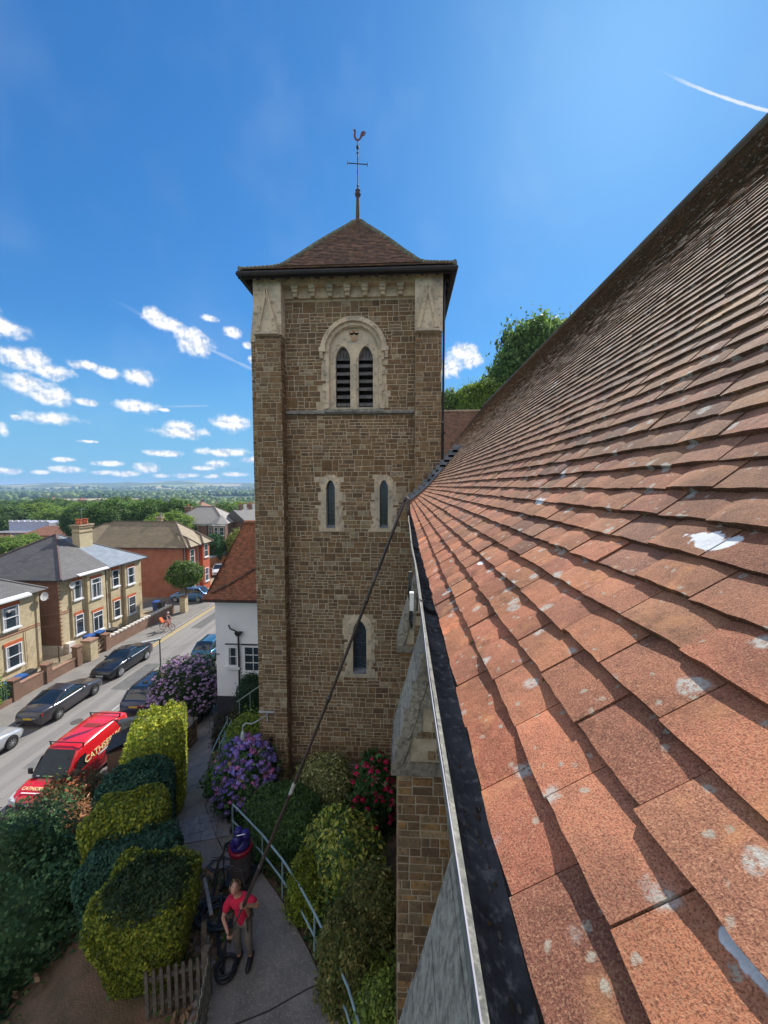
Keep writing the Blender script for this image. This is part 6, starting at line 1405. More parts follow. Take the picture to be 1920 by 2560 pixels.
# litter and low growth on the bare soil
rg0=np.random.default_rng(3); n=11000; xs_=rg0.uniform(-9.5,-3.7,n); ys_=rg0.uniform(2.5,9,n); k=(np.sin(xs_*1.3+ys_)+np.sin(ys_*1.7)+rg0.normal(size=n)*.7)>.2; xs_,ys_=xs_[k],ys_[k]
P=np.array([(x,y,ht(x,y)+.10) for x,y in zip(xs_,ys_)]); V,Q,c=leaves(P,np.tile([0,0,1.],(len(P),1)),rg0,.085,[(.26,.15,.09),(.14,.09,.05),(.08,.12,.04),(.34,.22,.13),(.10,.16,.04)],.6)
tag(npmesh('leaf_litter',V,Q,c,LEAF),kind='stuff',label='brown leaf litter and low weeds on the soil',cat='ground cover')
# bed on the right of the path
def cover(name,n,f,leaf,cols,upb=.5,label='low ground cover'):
    pts=[f() for _ in range(n)]; P=np.array(pts); V,Q,c=leaves(P,np.tile([0,0,1.],(n,1)),np.random.default_rng(n),leaf,cols,upb); tag(npmesh(name,V,Q,c,LEAF),kind='stuff',label=label,cat='ground cover')
def bedf():
    t=rnd.uniform(0,9); i=int(t); a=lerp2(PRt[i],PRt[i+1],t-i); x=a[0]+rnd.uniform(.0,1)**1.6*2.2+.05; y=a[1]+rnd.uniform(0,.4); return (x,y,ht(x,y)+rnd.uniform(.02,.16))
cover('bed_ground_cover',6500,bedf,.06,[(.05,.11,.03),(.08,.14,.03),(.04,.08,.025),(.12,.15,.05)],label='dark low planting in the bed between railing and church')
VAR=[(.06,.10,.025),(.20,.24,.06),(.32,.33,.12),(.10,.15,.04)]
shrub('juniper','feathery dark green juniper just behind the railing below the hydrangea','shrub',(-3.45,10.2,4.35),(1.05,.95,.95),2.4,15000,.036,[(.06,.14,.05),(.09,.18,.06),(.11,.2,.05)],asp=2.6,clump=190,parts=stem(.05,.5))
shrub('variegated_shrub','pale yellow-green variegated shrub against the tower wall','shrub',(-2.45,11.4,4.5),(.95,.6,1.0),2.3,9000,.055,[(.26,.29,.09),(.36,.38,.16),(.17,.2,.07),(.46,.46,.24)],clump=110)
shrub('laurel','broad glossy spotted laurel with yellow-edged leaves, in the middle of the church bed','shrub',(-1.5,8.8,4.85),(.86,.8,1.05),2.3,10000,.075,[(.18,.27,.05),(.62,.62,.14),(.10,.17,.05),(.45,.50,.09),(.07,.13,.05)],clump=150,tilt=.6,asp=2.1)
shrub('golden_thuja','narrow golden-green feathery thuja hugging the railing','shrub',(-2.25,8.2,4.6),(.36,.42,.8),2.5,8000,.04,[(.20,.26,.03),(.28,.33,.03),(.12,.17,.03)],asp=2.2,clump=80)
THU=[(.22,.21,.06),(.15,.18,.05),(.28,.24,.08),(.10,.14,.04)]
shrub('thuja','large rounded olive-brown thuja beside the lower railing','shrub',(-1.05,6.85,4.75),(.56,.56,.95),2.4,16000,.04,THU,asp=2.4,clump=150)
shrub('thuja','olive thuja tucked between the laurel and the brick buttress','shrub',(-.62,7.4,4.85),(.5,.55,1.1),2.4,13000,.04,THU,asp=2.4,clump=130)
shrub('lime_shrub','yellow-green shrub at the foot of the nearest visible buttress','shrub',(-.36,6.2,4.5),(.5,.75,.85),2.3,6000,.05,[(.24,.33,.06),(.34,.42,.08),(.14,.2,.05)],clump=80)
shrub('fern_patch','dark leafy plant at the bottom edge behind the lower railing','plant',(-.25,5.35,4.2),(.45,.7,.5),2.3,2500,.07,[(.04,.10,.03),(.06,.13,.04)],clump=40)
def flowerer(rad,n,r,cols,p=2.3,zmin=-.4,front=True,seed=4):
    def f(e):
        rg=random.Random(seed); m_=MB()
        PP=[];NN=[];KK=[]; rgn=np.random.default_rng(seed)
        for i in range(n):
            while True:
                d=Vector((rg.gauss(0,1),rg.gauss(0,1),rg.gauss(0,1))).normalized()
                if d.z>zmin and (not front or d.y<.35): break
            k=(sum(abs(a)**p for a in d))**(-1/p)*rg.uniform(.90,1.08); c=np.array((d.x*k*rad[0],d.y*k*rad[1],d.z*k*rad[2])); rr=r*rg.uniform(.55,1.2); col=np.array(cols[rg.randrange(len(cols))])
            if rg.random()<.07: col=np.array((.30,.24,.16))
            q=rgn.normal(size=(34,3)); q/=np.linalg.norm(q,axis=1)[:,None]; q[:,2]=np.abs(q[:,2])*.9-.15
            PP.append(c+q*rr*np.array([1,1,.8])); NN.append(q); KK.append(col*rgn.uniform(.7,1.3,(34,1)))
        P=np.vstack(PP); V,Q,c=leaves(P,np.vstack(NN),rgn,r*.62,[(1,1,1)],.1,1.1,.35); c=np.vstack(KK)
        npmesh('flower_heads',V,Q,c,PETAL,e); return
        m_.build('flower_heads',PETAL,e)
    return f
PETAL=leafmat('petal',.15,.7)
shrub('hydrangea','big hydrangea covered in violet-blue flower heads at the left foot of the tower','hydrangea',(-4.95,11.3,4.75),(.86,.8,1.25),2.4,4500,.09,[(.04,.11,.03),(.06,.14,.04)],clump=70,
  parts=flowerer((.89,.83,1.27),330,.088,[(.28,.21,.60),(.33,.23,.60),(.22,.18,.56),(.42,.22,.56),(.50,.18,.42),(.30,.26,.66)],seed=6))
shrub('rhododendron','shrub with crimson-pink flower clusters in front of the small window','rhododendron',(-.85,10.9,4.75),(.6,.6,1.2),2.3,4500,.085,[(.04,.11,.03),(.06,.13,.035)],clump=60,
  parts=flowerer((.64,.64,1.23),75,.08,[(.60,.02,.11),(.50,.015,.10),(.70,.04,.16)],seed=9))
shrub('purple_flowering_bush','mauve and lilac flowering bush at the street end, in front of the teal car','shrub',(-11.6,19.4,3.1),(1.55,1.75,1.6),2.4,9000,.07,[(.04,.08,.03),(.05,.10,.035)],clump=120,
  parts=flowerer((1.58,1.79,1.63),760,.075,[(.55,.36,.60),(.62,.44,.66),(.42,.26,.48),(.66,.50,.66)],seed=12))
shrub('lime_shrub','bright lime green shrub against the tower edge above the hydrangea','shrub',(-5.7,13.6,4.2),(1.0,.9,1.25),2.3,8000,.065,[(.22,.30,.03),(.30,.36,.05),(.12,.20,.03),(.10,.17,.03)],clump=110)
shrub('climbing_plant','dark climbing plant at the corner of the white cottage','plant',(-7.2,17.3,3.6),(.75,.5,1.5),2.4,5000,.05,[(.02,.06,.025),(.03,.08,.035)],clump=70)
shrub('rose_bush','dusky rose bush by the black plinth of the white cottage','shrub',(-7.7,15.9,3.2),(.65,.6,.8),2.3,3500,.05,[(.035,.06,.03),(.05,.05,.035),(.08,.05,.04)],clump=50)
shrub('shrub','green leafy shrub behind the aluminium rails at the left of the hydrangea','shrub',(-6.1,12.2,3.9),(.55,.5,.6),2.3,2500,.07,[(.08,.16,.03),(.12,.22,.04)],clump=40)
shrub('lime_bush','lime green bush over the green picket railing at the left edge','shrub',(-26.0,20.6,1.5),(1.3,1.6,1.35),2.3,9000,.10,[(.22,.30,.06),(.30,.38,.09),(.12,.20,.04)],clump=120)
def trunk_f(r,h,br=4,up_=1.2):
    def f(e):
        m_=MB(); m_.tube([(0,0,-h),(.04,.02,-h*.5),(0,0,.1),(.05,.05,up_)],[r*1.2,r,r*.8,r*.35],8)
        for i in range(br):
            a=2*pi*i/br+.4; m_.tube([(0,0,-.1),(cos(a)*up_*.5,sin(a)*up_*.5,up_*.35),(cos(a)*up_,sin(a)*up_,up_*.8)],[r*.5,r*.32,r*.12],6)
        m_.build('trunk',BARK,e)
    return f
def tree_e(name,label,loc_,rad,n,leaf,cols,cl,h,group=None,r=.15,**k):
    return shrub(name,label,'tree',loc_,rad,k.pop('p',2.2),n,leaf,cols,0,group,parts=trunk_f(r,h,5,rad[2]*.6),clump=cl,amp=k.pop('amp',.15),corek=.62,**k)
tree_e('round_tree','small round clipped green tree in front of the light blue people carrier',(-24.3,41,4.2),(1.75,1.6,1.3),9000,.14,[(.10,.18,.035),(.16,.25,.05),(.07,.12,.03)],140,4.1,r=.1)
tree_e('clipped_bush','dome shaped dark green clipped tree beyond the red brick house',(-31.4,61.5,3.8),(1.7,1.7,2.4),8000,.13,[(.03,.10,.03),(.045,.13,.035)],0,3.6)
tree_e('yellow_green_tree','feathery yellow-green tree right of the dome shaped clipped tree',(-28.2,63.5,3.6),(1.9,1.8,2.6),7000,.15,[(.26,.30,.05),(.34,.34,.10),(.18,.24,.05)],120,3.4)
# trees: three crown meshes shared by copies
TG=[[(.11,.20,.045),(.16,.27,.06),(.07,.14,.035)],[(.20,.31,.05),(.27,.38,.06),(.13,.21,.05)],[(.13,.22,.055),(.17,.28,.07),(.09,.15,.045)]]
def tproto(i,rad,n,leaf,cl): 
    V,Q,c=crown_arrays(rad,2.2,n,leaf,TG[i],77+i,clump=cl,amp=.2,f=3.4,corek=.66); e=empty('broadleaf_tree',(0,0,0)); npmesh('crown',V,Q,c,LEAFT,e); trunk_f(.06,1.6,5,.5)(e); return e
tp=[tproto(i,(1,1,.95),16000,.055,190) for i in range(3)]; used=[False]*3
def place(i,x,y,ztop,rx,rz_,label,group,name='broadleaf_tree'):
    if used[i]: o=copy_tree(tp[i])
    else: o=tp[i]; used[i]=True
    o.name=name; o.scale=(rx,rx*rnd.uniform(.9,1.1),rz_); o.location=(x,y,ztop-rz_*.97); o.rotation_euler=(0,0,rnd.uniform(0,6)); tag(o,label,'tree',group); return o
GRH='trees on the hillside behind the church'
for (i,x,y,zt,rx,rz_,lab) in ((2,14.6,45,31.6,4.8,7.5,'largest dark tree rising above the church roof on the right'),(1,20.0,52,35.0,5.5,8,'tree top just clearing the steep tiled slope at its upper right'),(0,10.4,42,26.2,3.6,5.5,'dark tree left of the largest one behind the church roof'),(1,7.2,38,23.8,2.6,3.6,'pale green small tree nearest the tower behind the transept roof'),(1,9.3,37,23.2,2.2,3.5,'second pale green small tree behind the transept roof'),(2,5.0,40,23.3,2.4,3.2,'mid green tree top touching the right edge of the tower'),(0,14,38,25,4,5,'dark tree low behind the tiled slope'),(1,12.4,41,25.5,2.8,4,'pale green tree filling the gap under the largest dark tree')): place(i,x,y,zt,rx,rz_,lab,GRH)
GRV='trees in the valley behind the houses'
for (i,px,py,y,rx,rz_,lab) in ((0,275,1252,95,6.5,6.5,'tall dark tree behind the chimney pots of the semi-detached pair'),(0,380,1251,100,6.5,6.5,'large dark tree behind the red brick house, left of its twin'),(0,445,1250,102,6.2,6.5,'large dark tree behind the red brick house, right of its twin'),(1,425,1283,88,5,4.2,'lighter green tree low in front of the pair of dark trees'),(2,490,1268,108,4.5,5,'dark tree touching the left of the corner house'),(2,325,1262,105,5,5.5,'mid green tree between the two dark groups'),(1,92,1260,150,8.5,7,'wide bright green tree left of centre beyond the white building'),(1,143,1273,138,7,5,'bright green tree right of the wide one beyond the white building'),(2,25,1270,140,9,6.5,'broad olive tree at the left edge beyond the low roofs'),(0,210,1262,120,6,6,'dark tree between the white building and the chimney'),(1,62,1338,92,4,4,'green tree in front of the low red roofs behind the slate roof'),(1,20,1345,85,4.5,4,'green tree at the left edge just above the slate roof'),(2,235,1258,135,7,6.5,'mid green tree beyond the gabled hall'),(0,180,1255,190,8,7,'dark tree far beyond the gabled hall'),(1,205,1259,165,7,6,'pale tree among the darker ones beyond the gabled hall'),(2,112,1250,230,10,9,'rounded tree in the distance above the white building'),(0,65,1252,240,10,9,'dark rounded tree in the distance at the left'),(2,5,1255,240,11,9,'tree in the distance at the left edge'),(2,560,1262,120,6,5,'bright tree beyond the terrace beside the tower'),(1,600,1258,160,7,6,'pale green tree beyond the terrace by the tower edge'),(0,150,1248,260,10,9,'dark distant tree beyond the bright green pair'),(1,345,1255,150,7,6,'pale tree behind the dark group'),(2,300,1246,210,9,8,'distant mid green tree above the chimney')):
    p_=GY(px,py,y); place(i,p_.x,y,p_.z,rx,rz_,lab,GRV)
# far woodland as one mass
def woodland():
    rg=np.random.default_rng(5); Vs=[];Qs=[];Cs=[];off=0
    a_=6;b_=8
    U=np.array([(sin(pi*i/a_)*cos(2*pi*j/b_),sin(pi*i/a_)*sin(2*pi*j/b_),cos(pi*i/a_)) for i in range(a_+1) for j in range(b_)])
    Qb=np.array([(i*b_+j,(i+1)*b_+j,(i+1)*b_+(j+1)%b_,i*b_+(j+1)%b_) for i in range(a_) for j in range(b_)])
    pal=np.array([(.07,.14,.035),(.10,.18,.045),(.15,.23,.05),(.05,.10,.04),(.19,.26,.07)])
    n=0
    while n<4200:
        ang=math.radians(rg.uniform(-50,-15)); r=240*math.exp(rg.uniform(0,2.75))
        x=r*math.sin(ang);y=r*math.cos(ang)
        pat=math.sin(x*.011+2)*math.sin(y*.013+1)+math.sin(x*.004-y*.006)*.8
        if pat<(-.05 if r<2400 else .2): continue
        n+=1; s=rg.uniform(4,8.5)*(1+(r>1400)*.5); z=far(x,y)
        D=U*(1+rg.normal(size=(len(U),1))*.13); V=D*np.array([s,s,s*.85])+np.array([x,y,z+s*.55]); Vs.append(V);Qs.append(Qb+off);off+=len(V)
        Cs.append(np.tile(pal[rg.integers(0,5)],(len(Qb),1))*rg.uniform(.75,1.25,(len(Qb),1)))
    # wooded hillside facing the tower at far right behind
    return np.vstack(Vs),np.vstack(Qs),np.vstack(Cs)
V,Q,c=woodland(); tag(npmesh('woodland',V,Q,c,LEAF,None,False),kind='stuff',label='far-off woods and hedgerows of the valley',cat='woodland')
moss_later()
# ---------------------------------------------------------------- garden furniture
e=empty('path_railing',(-2.4,8.3,4.1),0,'pale blue-green double pipe railing curving along the church side of the path','railing')
RP=mat('pale_blue_rail_paint',(.30,.42,.46),(.24,.35,.38),scale=5,rough=.45)
rt_=[(-.62,5.55),(-.95,6.15),(-1.5,6.9),(-1.82,7.3),(-2.3,7.85),(-2.85,8.4),(-3.6,9.1),(-4.6,9.95),(-4.85,10.15)]
m_=MB()
pt=[Vector((x,y,ht(x,y)+1.02)) for x,y in rt_]; m_.tube(pt,.024,8)
m_.tube([q-Vector((.03,0,.48)) for q in pt]+[pt[-1]-Vector((.02,0,.2)),pt[-1]],.022,8)
ro3=m_.build('rail',RP,e)
for i in (0,2,3,5,6,8):
    m_=MB(); q=pt[i]; m_.tube([q,q-Vector((.02,0,1.15))],.022,7); m_.build('post',RP,e)
loc(e)
e=empty('steps_railing',(-7.4,14.2,3.2),0,'grey-blue metal handrail with a panel beside the far part of the path','railing')
m_=MB(); m_.tube([(-7.0,13.0,4.25),(-7.25,14.2,4.15),(-7.5,15.4,4.0)],.022,7); m_.tube([(-6.85,13.2,4.25),(-7.1,14.4,4.15),(-7.3,15.4,4.05)],.02,7)
for q in ((-7.0,13.0,3.3),(-7.25,14.2,3.1),(-7.5,15.4,3.0)): m_.tube([q,(q[0],q[1],4.2)],.02,6)
m_.build('rail',RP,e); loc(e)
e=empty('step_handrail',(-6.4,16.5,3.4),0,'thin light handrail climbing the steps between cottage and tower','railing')
m_=MB(); m_.tube([(-7.3,15.9,4.55),(-6.0,16.6,5.3),(-5,17,5.7)],.018,6)
for t in range(5): x=-7.2+t*.4; m_.tube([(x,15.95+t*.2,3.4),(x,15.95+t*.2,4.6+t*.22)],.012,5)
m_.build('rail',mat('light_metal',(.35,.4,.4)),e); loc(e)
e=empty('metal_trough',(-7.35,15.0,3.0),R(20),'long grey-blue slatted trough standing beside the far path railing','trough')
m_=MB(); m_.box(-.14,-.75,.0,.14,.75,.5); m_.build('body',mat('trough_blue',(.12,.19,.22),(.09,.14,.17),scale=6),e)
m_=MB()
for i in range(9): m_.box(-.15,-.75+i*.17,.5,.15,-.66+i*.17,.53)
m_.build('slat',mat('trough_slat',(.2,.3,.33)),e)
# blue tarp
V=[];nx=9;ny=12
for j in range(ny):
    for i in range(nx):
        u=i/(nx-1);v=j/(ny-1); x=-7.15+.5*u*(1-.5*v)+.35*(1-v)*.3; y=12.6+1.35*v; V.append((x,y,ht(x,y)+.12+.55*v*(.6+.4*sin(u*3))+.06*sin(u*11+v*5)+.05*sin(v*14+u*3)))
Q=[(j*nx+i,j*nx+i+1,(j+1)*nx+i+1,(j+1)*nx+i) for j in range(ny-1) for i in range(nx-1)]
o=npmesh('blue_tarpaulin',V,Q,[(1,1,1)]*len(Q),mat('tarp_blue',(.01,.13,.38),(.01,.09,.28),scale=5,rough=.35),None,True); tag(o,'crumpled bright blue tarpaulin on the path beside the hydrangea','tarpaulin')
so2=o.modifiers.new('thick','SOLIDIFY'); so2.thickness=.01
e=empty('aluminium_ladder',(-8.15,12.1,3.4),0,'bundle of white aluminium ladder rails leaning at the path edge by the golden conifers','ladder')
m_=MB()
for s in (0,.34):
    m_.bar((-8.35+s,11.3+s*.3,3.75),(-8.3+s*.6,12.9,5.0),.05,.08)
for t in range(6): a=Vector((-8.35,11.3,3.75)).lerp(Vector((-8.3,12.9,5.0)),t/6+.08); c_=Vector((-8.01,11.4,3.75)).lerp(Vector((-8.1,12.9,5.0)),t/6+.08); m_.bar(a,c_,.03)
m_.build('rail',mat('aluminium',(.6,.62,.65),(.5,.52,.56),rough=.4,metal=.3),e)
m_=MB()
for i in range(5): m_.tube([(-8.3+i*.07,11.2+.05*i,3.7),(-8.2+i*.06,12.6,4.7+.04*i)],.02,6)
m_.build('pole',mat('white_pole',(.7,.72,.74)),e); loc(e)
# stone stair wall with black rail; slate porch roof; stone cap
e=empty('stair_wall',(-9.9,15.6,2.2),0,'rough stone side wall of the steps down to the street, with a black handrail','wall')
m_=MB(); m_.box(-10.35,14.4,1.5,-9.75,17.0,3.0); m_.build('wall_core',MORT,e); m_=MB(); rubble(m_,(-10.37,14.38,1.5),(1,0,0),(0,0,1),.64,1.5,seed=71); rubble(m_,(-9.74,14.38,1.5),(0,1,0),(0,0,1),2.6,1.5,seed=72); m_.box(-10.42,14.35,3.0,-9.7,17.02,3.09,(.2,.17,.13)); m_.build('stone_facing',STONE,e)
m_=MB(); m_.tube([(-9.85,14.4,3.1),(-9.8,14.5,3.9),(-9.75,15.6,3.95),(-9.7,16.6,3.6),(-9.7,16.7,2.8)],.025,7); m_.build('handrail',IRON,e); loc(e)
pr_=G(*zcc(1015,640),3.4); e=empty('slate_porch_roof',(pr_.x,pr_.y,.75),R(25),'small dark slate lean-to roof with a lit stone coping, between red van and golden conifer','roof')
m_=MB(); m_.poly([(-.5,-.55,2.45),(.5,-.55,2.8),(.5,.6,2.85),(-.5,.6,2.5)]); m_.poly([(-.5,-.55,2.38),(-.5,.6,2.43),(.5,.6,2.78),(.5,-.55,2.73)]); m_.build('slate',slate('dark_slate',(.03,.03,.035),(.022,.022,.028),4),e)
m_=MB(); m_.box(-.45,-.5,-.3,.45,.55,2.35); m_.build('wall',GW,e)
m_=MB(); m_.box(-.2,.62,2.4,.6,.82,2.9); m_.box(-.28,.58,2.9,.68,.86,3.0); m_.build('stone_coping',GREYST,e)
o=MB(); o.hexa([(-12.0,16.0,1.4),(-11.1,16.2,1.4),(-11.1,16.8,1.4),(-12,16.6,1.4),(-11.9,16.1,3.0),(-11.2,16.2,3.0),(-11.2,16.7,3.0),(-11.9,16.6,3.0)]); tag(o.build('stone_post',GREYST),'stubby grey stone gate post under the mauve flowering bush','post')
# picket fence, gate post, timber handrail
WD_=mat('grey_timber',(.13,.105,.08),(.08,.066,.05),scale=7,rough=.9,bump=.5,fine=(.20,.18,.15),fscale=20)
e=empty('picket_fence',(-4.1,6.0,4.1),0,'weathered grey-brown round topped picket fence in the bottom left of the garden','fence')
m_=MB(); n=9
for i in range(n):
    t=i/(n-1); x=-4.7+.95*t; y=6.22+.30*t; zb=ht(x,y); z=zb+.95
    pts=[(x-.035,y,zb),(x+.035,y,zb),(x+.035,y,z-.03),(x+.022,y,z),(x,y,z+.012),(x-.022,y,z),(x-.035,y,z-.03)]; m_.prism(pts,(0,.02,0))
m_.build('picket',WD_,e)
m_=MB()
for h_ in (.25,.75): m_.bar((-4.75,6.24,ht(-4.7,6.2)+h_),(-3.7,6.56,ht(-3.8,6.5)+h_),.035,.07)
m_.build('rail',WD_,e); m_=MB(); m_.box(-3.78,6.47,4.0,-3.66,6.59,5.25); m_.build('post',WD_,e); loc(e)
e=empty('timber_handrail',(-4.4,7.4,4.1),0,'short timber handrail with a leaning post between golden conifer and path','handrail')
m_=MB(); m_.bar((-4.62,8.15,4.85),(-4.05,7.35,4.95),.07,.05); m_.bar((-4.1,7.3,4.5),(-3.95,6.9,4.55),.05,.05); m_.build('rail',mat('pale_timber',(.33,.32,.30),(.22,.2,.18),scale=8,rough=.9),e)
m_=MB(); m_.bar((-4.12,7.2,4.98),(-3.93,6.75,4.1),.1,.1); m_.build('post',WD_,e); loc(e)
e=empty('picket_fence',(-3.6,5.9,4.1),0,'second run of picket fence seen end-on beside the path at the bottom edge','fence')
m_=MB()
for i in range(10):
    t=i/9; x=-3.66+.35*t; y=6.5-1.3*t; zb=ht(x,y); m_.box(x-.01,y-.035,zb,x+.01,y+.035,zb+.98)
m_.build('picket',mat('lichen_timber',(.30,.31,.27),(.16,.14,.12),scale=14,rough=.9),e); m_=MB()
for h_ in (.25,.8): m_.bar((-3.68,6.5,4.1+h_),(-3.3,5.2,4.1+h_),.05,.07)
m_.build('rail',WD_,e); loc(e)
# corrugated hose
HOSE=mat('black_hose',(.015,.015,.017),(.03,.03,.032),rough=.4); 
def corr(mb,pts,r,step=.03):
    P=[Vector(p) for p in pts]; out=[];rr=[]
    for a,c_ in zip(P[:-1],P[1:]):
        L=(c_-a).length; k=max(1,int(L/step))
        for i in range(k): out.append(a.lerp(c_,i/k)); rr.append(r*(1.06 if len(out)%2 else .86))
    mb.tube(out,rr,8)
m_=MB(); cx,cy=-4.12,7.85
def gz(x,y,h): return (x,y,ht(x,y)+.10+h)
p=[gz(-4.62,7.75,.03),gz(-4.6,8.05,.04)]
for i in range(95):
    a=2.6-i*.21; r_=.39-.10*sin(i*.062)+.03*sin(i*.3); p.append(gz(cx+.05*sin(i*.05)+r_*cos(a)*1.05,cy+r_*sin(a)*.74,.035+.0011*i))
p+=[gz(-4.0,7.5,.05),gz(-3.85,7.25,.04),gz(-3.72,7.1,.04)]
for i in range(52): a=1.9-i*.2; p.append(gz(-3.58+.20*cos(a)+.05*sin(i*.07),6.93+(.24-.001*i)*sin(a),.035+.0014*i))
corr(m_,p,.035); o=m_.build('vacuum_hose',HOSE,None,True); tag(o,'coils of thick black ribbed hose lying on the path beside the person','hose')
def tangle(label,cx,cy,n,r,seed,name='electric_cable'):
    rg=random.Random(seed); m_=MB(); p=[]; a=0
    for i in range(n): a+=rg.uniform(.5,.9); q=r*rg.uniform(.55,1.1); p.append(gz(cx+q*cos(a)+rg.uniform(-.05,.05),cy+q*sin(a)*.8,.01+rg.uniform(0,.03)))
    m_.tube(p,.009,5); tag(m_.build(name,HOSE),label,'cable')
tangle('tight knot of thin black cable on the paving by the railing end',-4.75,9.75,60,.19,3); tangle('loose loops of thin black cable left of the vacuum machine',-4.75,9.1,26,.33,5)
m_=MB(); m_.tube([gz(-4.9,9.6,0),gz(-5.6,10.4,0),gz(-6.3,11.3,0),gz(-6.5,12.2,0),gz(-7.3,12.6,0),gz(-7.6,13.6,0),gz(-7.3,14.3,0)],.009,5); tag(m_.build('electric_cable',HOSE),'long thin black cable running up the path to the sunlit patch','cable')
# vacuum machine
vm=empty('industrial_vacuum',(-4.0,8.72,ht(-4,8.72)+.09),R(-8),'tall industrial vacuum drum with purple-blue motor head on a trolley, behind the person','vacuum cleaner')
m_=MB(); m_.lathe([(.22,.16),(.25,.2),(.25,.82),(.24,.86)],(0,0,0),24); m_.lathe([(.262,.48),(.262,.52)],(0,0,0),24); m_.build('drum',mat('drum_steel',(.13,.11,.11),(.08,.07,.075),scale=3,rough=.45,metal=.3),vm,False)
m_=MB(); m_.lathe([(.27,.84),(.285,.87),(.285,.93),(.26,.96)],(0,0,0),24); m_.build('red_ring',mat('vac_red',(.25,.01,.03),rough=.4),vm)
m_=MB(); m_.lathe([(.24,.96),(.24,1.04),(.2,1.1),(.1,1.13)],(0,0,0),20)
for a in (.4,2.5,4.6): m_.lathe([(.11,1.06),(.115,1.2),(.09,1.28),(.03,1.3)],(.12*cos(a),.12*sin(a),0),14)
m_.build('motor_head',mat('vac_indigo',(.035,.02,.20),(.02,.02,.12),scale=5,rough=.3),vm,True)
m_=MB(); m_.tube([(-.1,-.16,1.3),(.02,-.18,1.36),(.18,-.1,1.36)],.014,6); m_.tube([(-.27,-.3,.05),(-.27,-.3,.9),(-.27,-.2,1.02)],.018,6); m_.tube([(.27,-.3,.15),(.26,-.4,.75),(.1,-.52,.95)],.012,6); m_.tube([(.1,-.52,.95),(-.12,-.5,.9),(-.24,-.38,.78)],.012,6); m_.build('chrome_handle',mat('vac_chrome',(.5,.52,.56),rough=.2,metal=1),vm)
m_=MB(); m_.box(-.32,-.3,.08,.32,.3,.14); m_.bar((-.3,-.32,.1),(-.3,.32,.1),.05); m_.bar((.3,-.32,.1),(.3,.32,.1),.05); m_.build('trolley',BLK,vm)
for sx_ in (-1,1):
    for y,r_ in ((-.3,.07),(.28,.11)):
        m_=MB(); m_.lathe([(r_,-.03),(r_,.03)],(sx_*.34,y,r_),14,'X'); m_.build('wheel',RUB,vm)
m_=MB(); corr(m_,[(-.2,.05,.7),(-.42,0,.75),(-.52,-.15,.55),(-.45,-.45,.15),(-.4,-.9,.05)],.036); m_.build('inlet_hose',HOSE,vm,True)
# ---------------------------------------------------------------- person
def skin(pts,edges,rad,sub=2):
    me=bpy.data.meshes.new('s'); me.from_pydata([tuple(p) for p in pts],edges,[]); o=bpy.data.objects.new('s',me); COL.objects.link(o)
    mo=o.modifiers.new('sk','SKIN'); mo.use_smooth_shade=True
    sv=me.skin_vertices[0].data if me.skin_vertices else None
    if sv is None:
        bpy.context.view_layer.objects.active=o; bpy.ops.mesh.customdata_skin_add() if hasattr(bpy.ops.mesh,'customdata_skin_add') else None; sv=me.skin_vertices[0].data
    for i,r_ in enumerate(rad):
        sv[i].radius=(r_,r_) if not isinstance(r_,tuple) else r_; sv[i].use_root=(i==0)
    s2=o.modifiers.new('ss','SUBSURF'); s2.levels=sub; s2.render_levels=sub
    bpy.context.view_layer.update(); dg=bpy.context.evaluated_depsgraph_get(); ev=o.evaluated_get(dg).to_mesh()
    V=[tuple(v.co) for v in ev.vertices]; F=[tuple(p.vertices) for p in ev.polygons]; bpy.data.objects.remove(o); return V,F
def addmesh(mb,V,F,col=(1,1,1)):
    n=len(mb.v); mb.v+=V; mb.f+=[tuple(i+n for i in f) for f in F]; mb.c+=[col]*len(F)
PX,PY=-3.27,7.15; gz0=ht(PX,PY)+.085
V3=lambda x,y,z: Vector((PX+x,PY+y,gz0+z))
J=dict(pel=V3(0,0,.98),wst=V3(-.01,-.01,1.12),chest=V3(-.04,-.03,1.32),neck=V3(-.08,-.04,1.50),head=V3(-.12,-.07,1.63),top=V3(-.14,-.05,1.73),
 shR=V3(.15,-.07,1.43),elR=V3(.40,-.14,1.38),haR=V3(.21,-.33,1.60), shL=V3(-.24,-.06,1.40),elL=V3(-.33,-.18,1.13),haL=V3(-.12,-.40,1.06),
 hiR=V3(.10,0,.93),knR=V3(.13,-.07,.50),anR=V3(.13,.03,.10),toR=V3(.16,-.18,.05),hiL=V3(-.10,0,.93),knL=V3(-.11,-.06,.50),anL=V3(-.10,.02,.10),toL=V3(-.12,-.19,.05))
def chain(names,edges,rads): 
    idx={n:i for i,n in enumerate(names)}; return [J[n] for n in names],[(idx[a],idx[c_]) for a,c_ in edges],rads
names=['pel','wst','chest','neck','head','top','shR','elR','haR','shL','elL','haL','hiR','knR','anR','toR','hiL','knL','anL','toL']
E_=[('pel','wst'),('wst','chest'),('chest','neck'),('neck','head'),('head','top'),('chest','shR'),('shR','elR'),('elR','haR'),('chest','shL'),('shL','elL'),('elL','haL'),('pel','hiR'),('hiR','knR'),('knR','anR'),('anR','toR'),('pel','hiL'),('hiL','knL'),('knL','anL'),('anL','toL')]
rr_=[(.15,.11),(.14,.10),(.16,.11),.055,(.075,.095),.06,.06,.042,.028,.06,.042,.028,.085,.058,.04,.035,.085,.058,.04,.035]
pts,ed,_=chain(names,E_,rr_); V,F=skin(pts,ed,rr_)
pb=MB(); SK=(.48,.26,.18); addmesh(pb,V,F,SK)
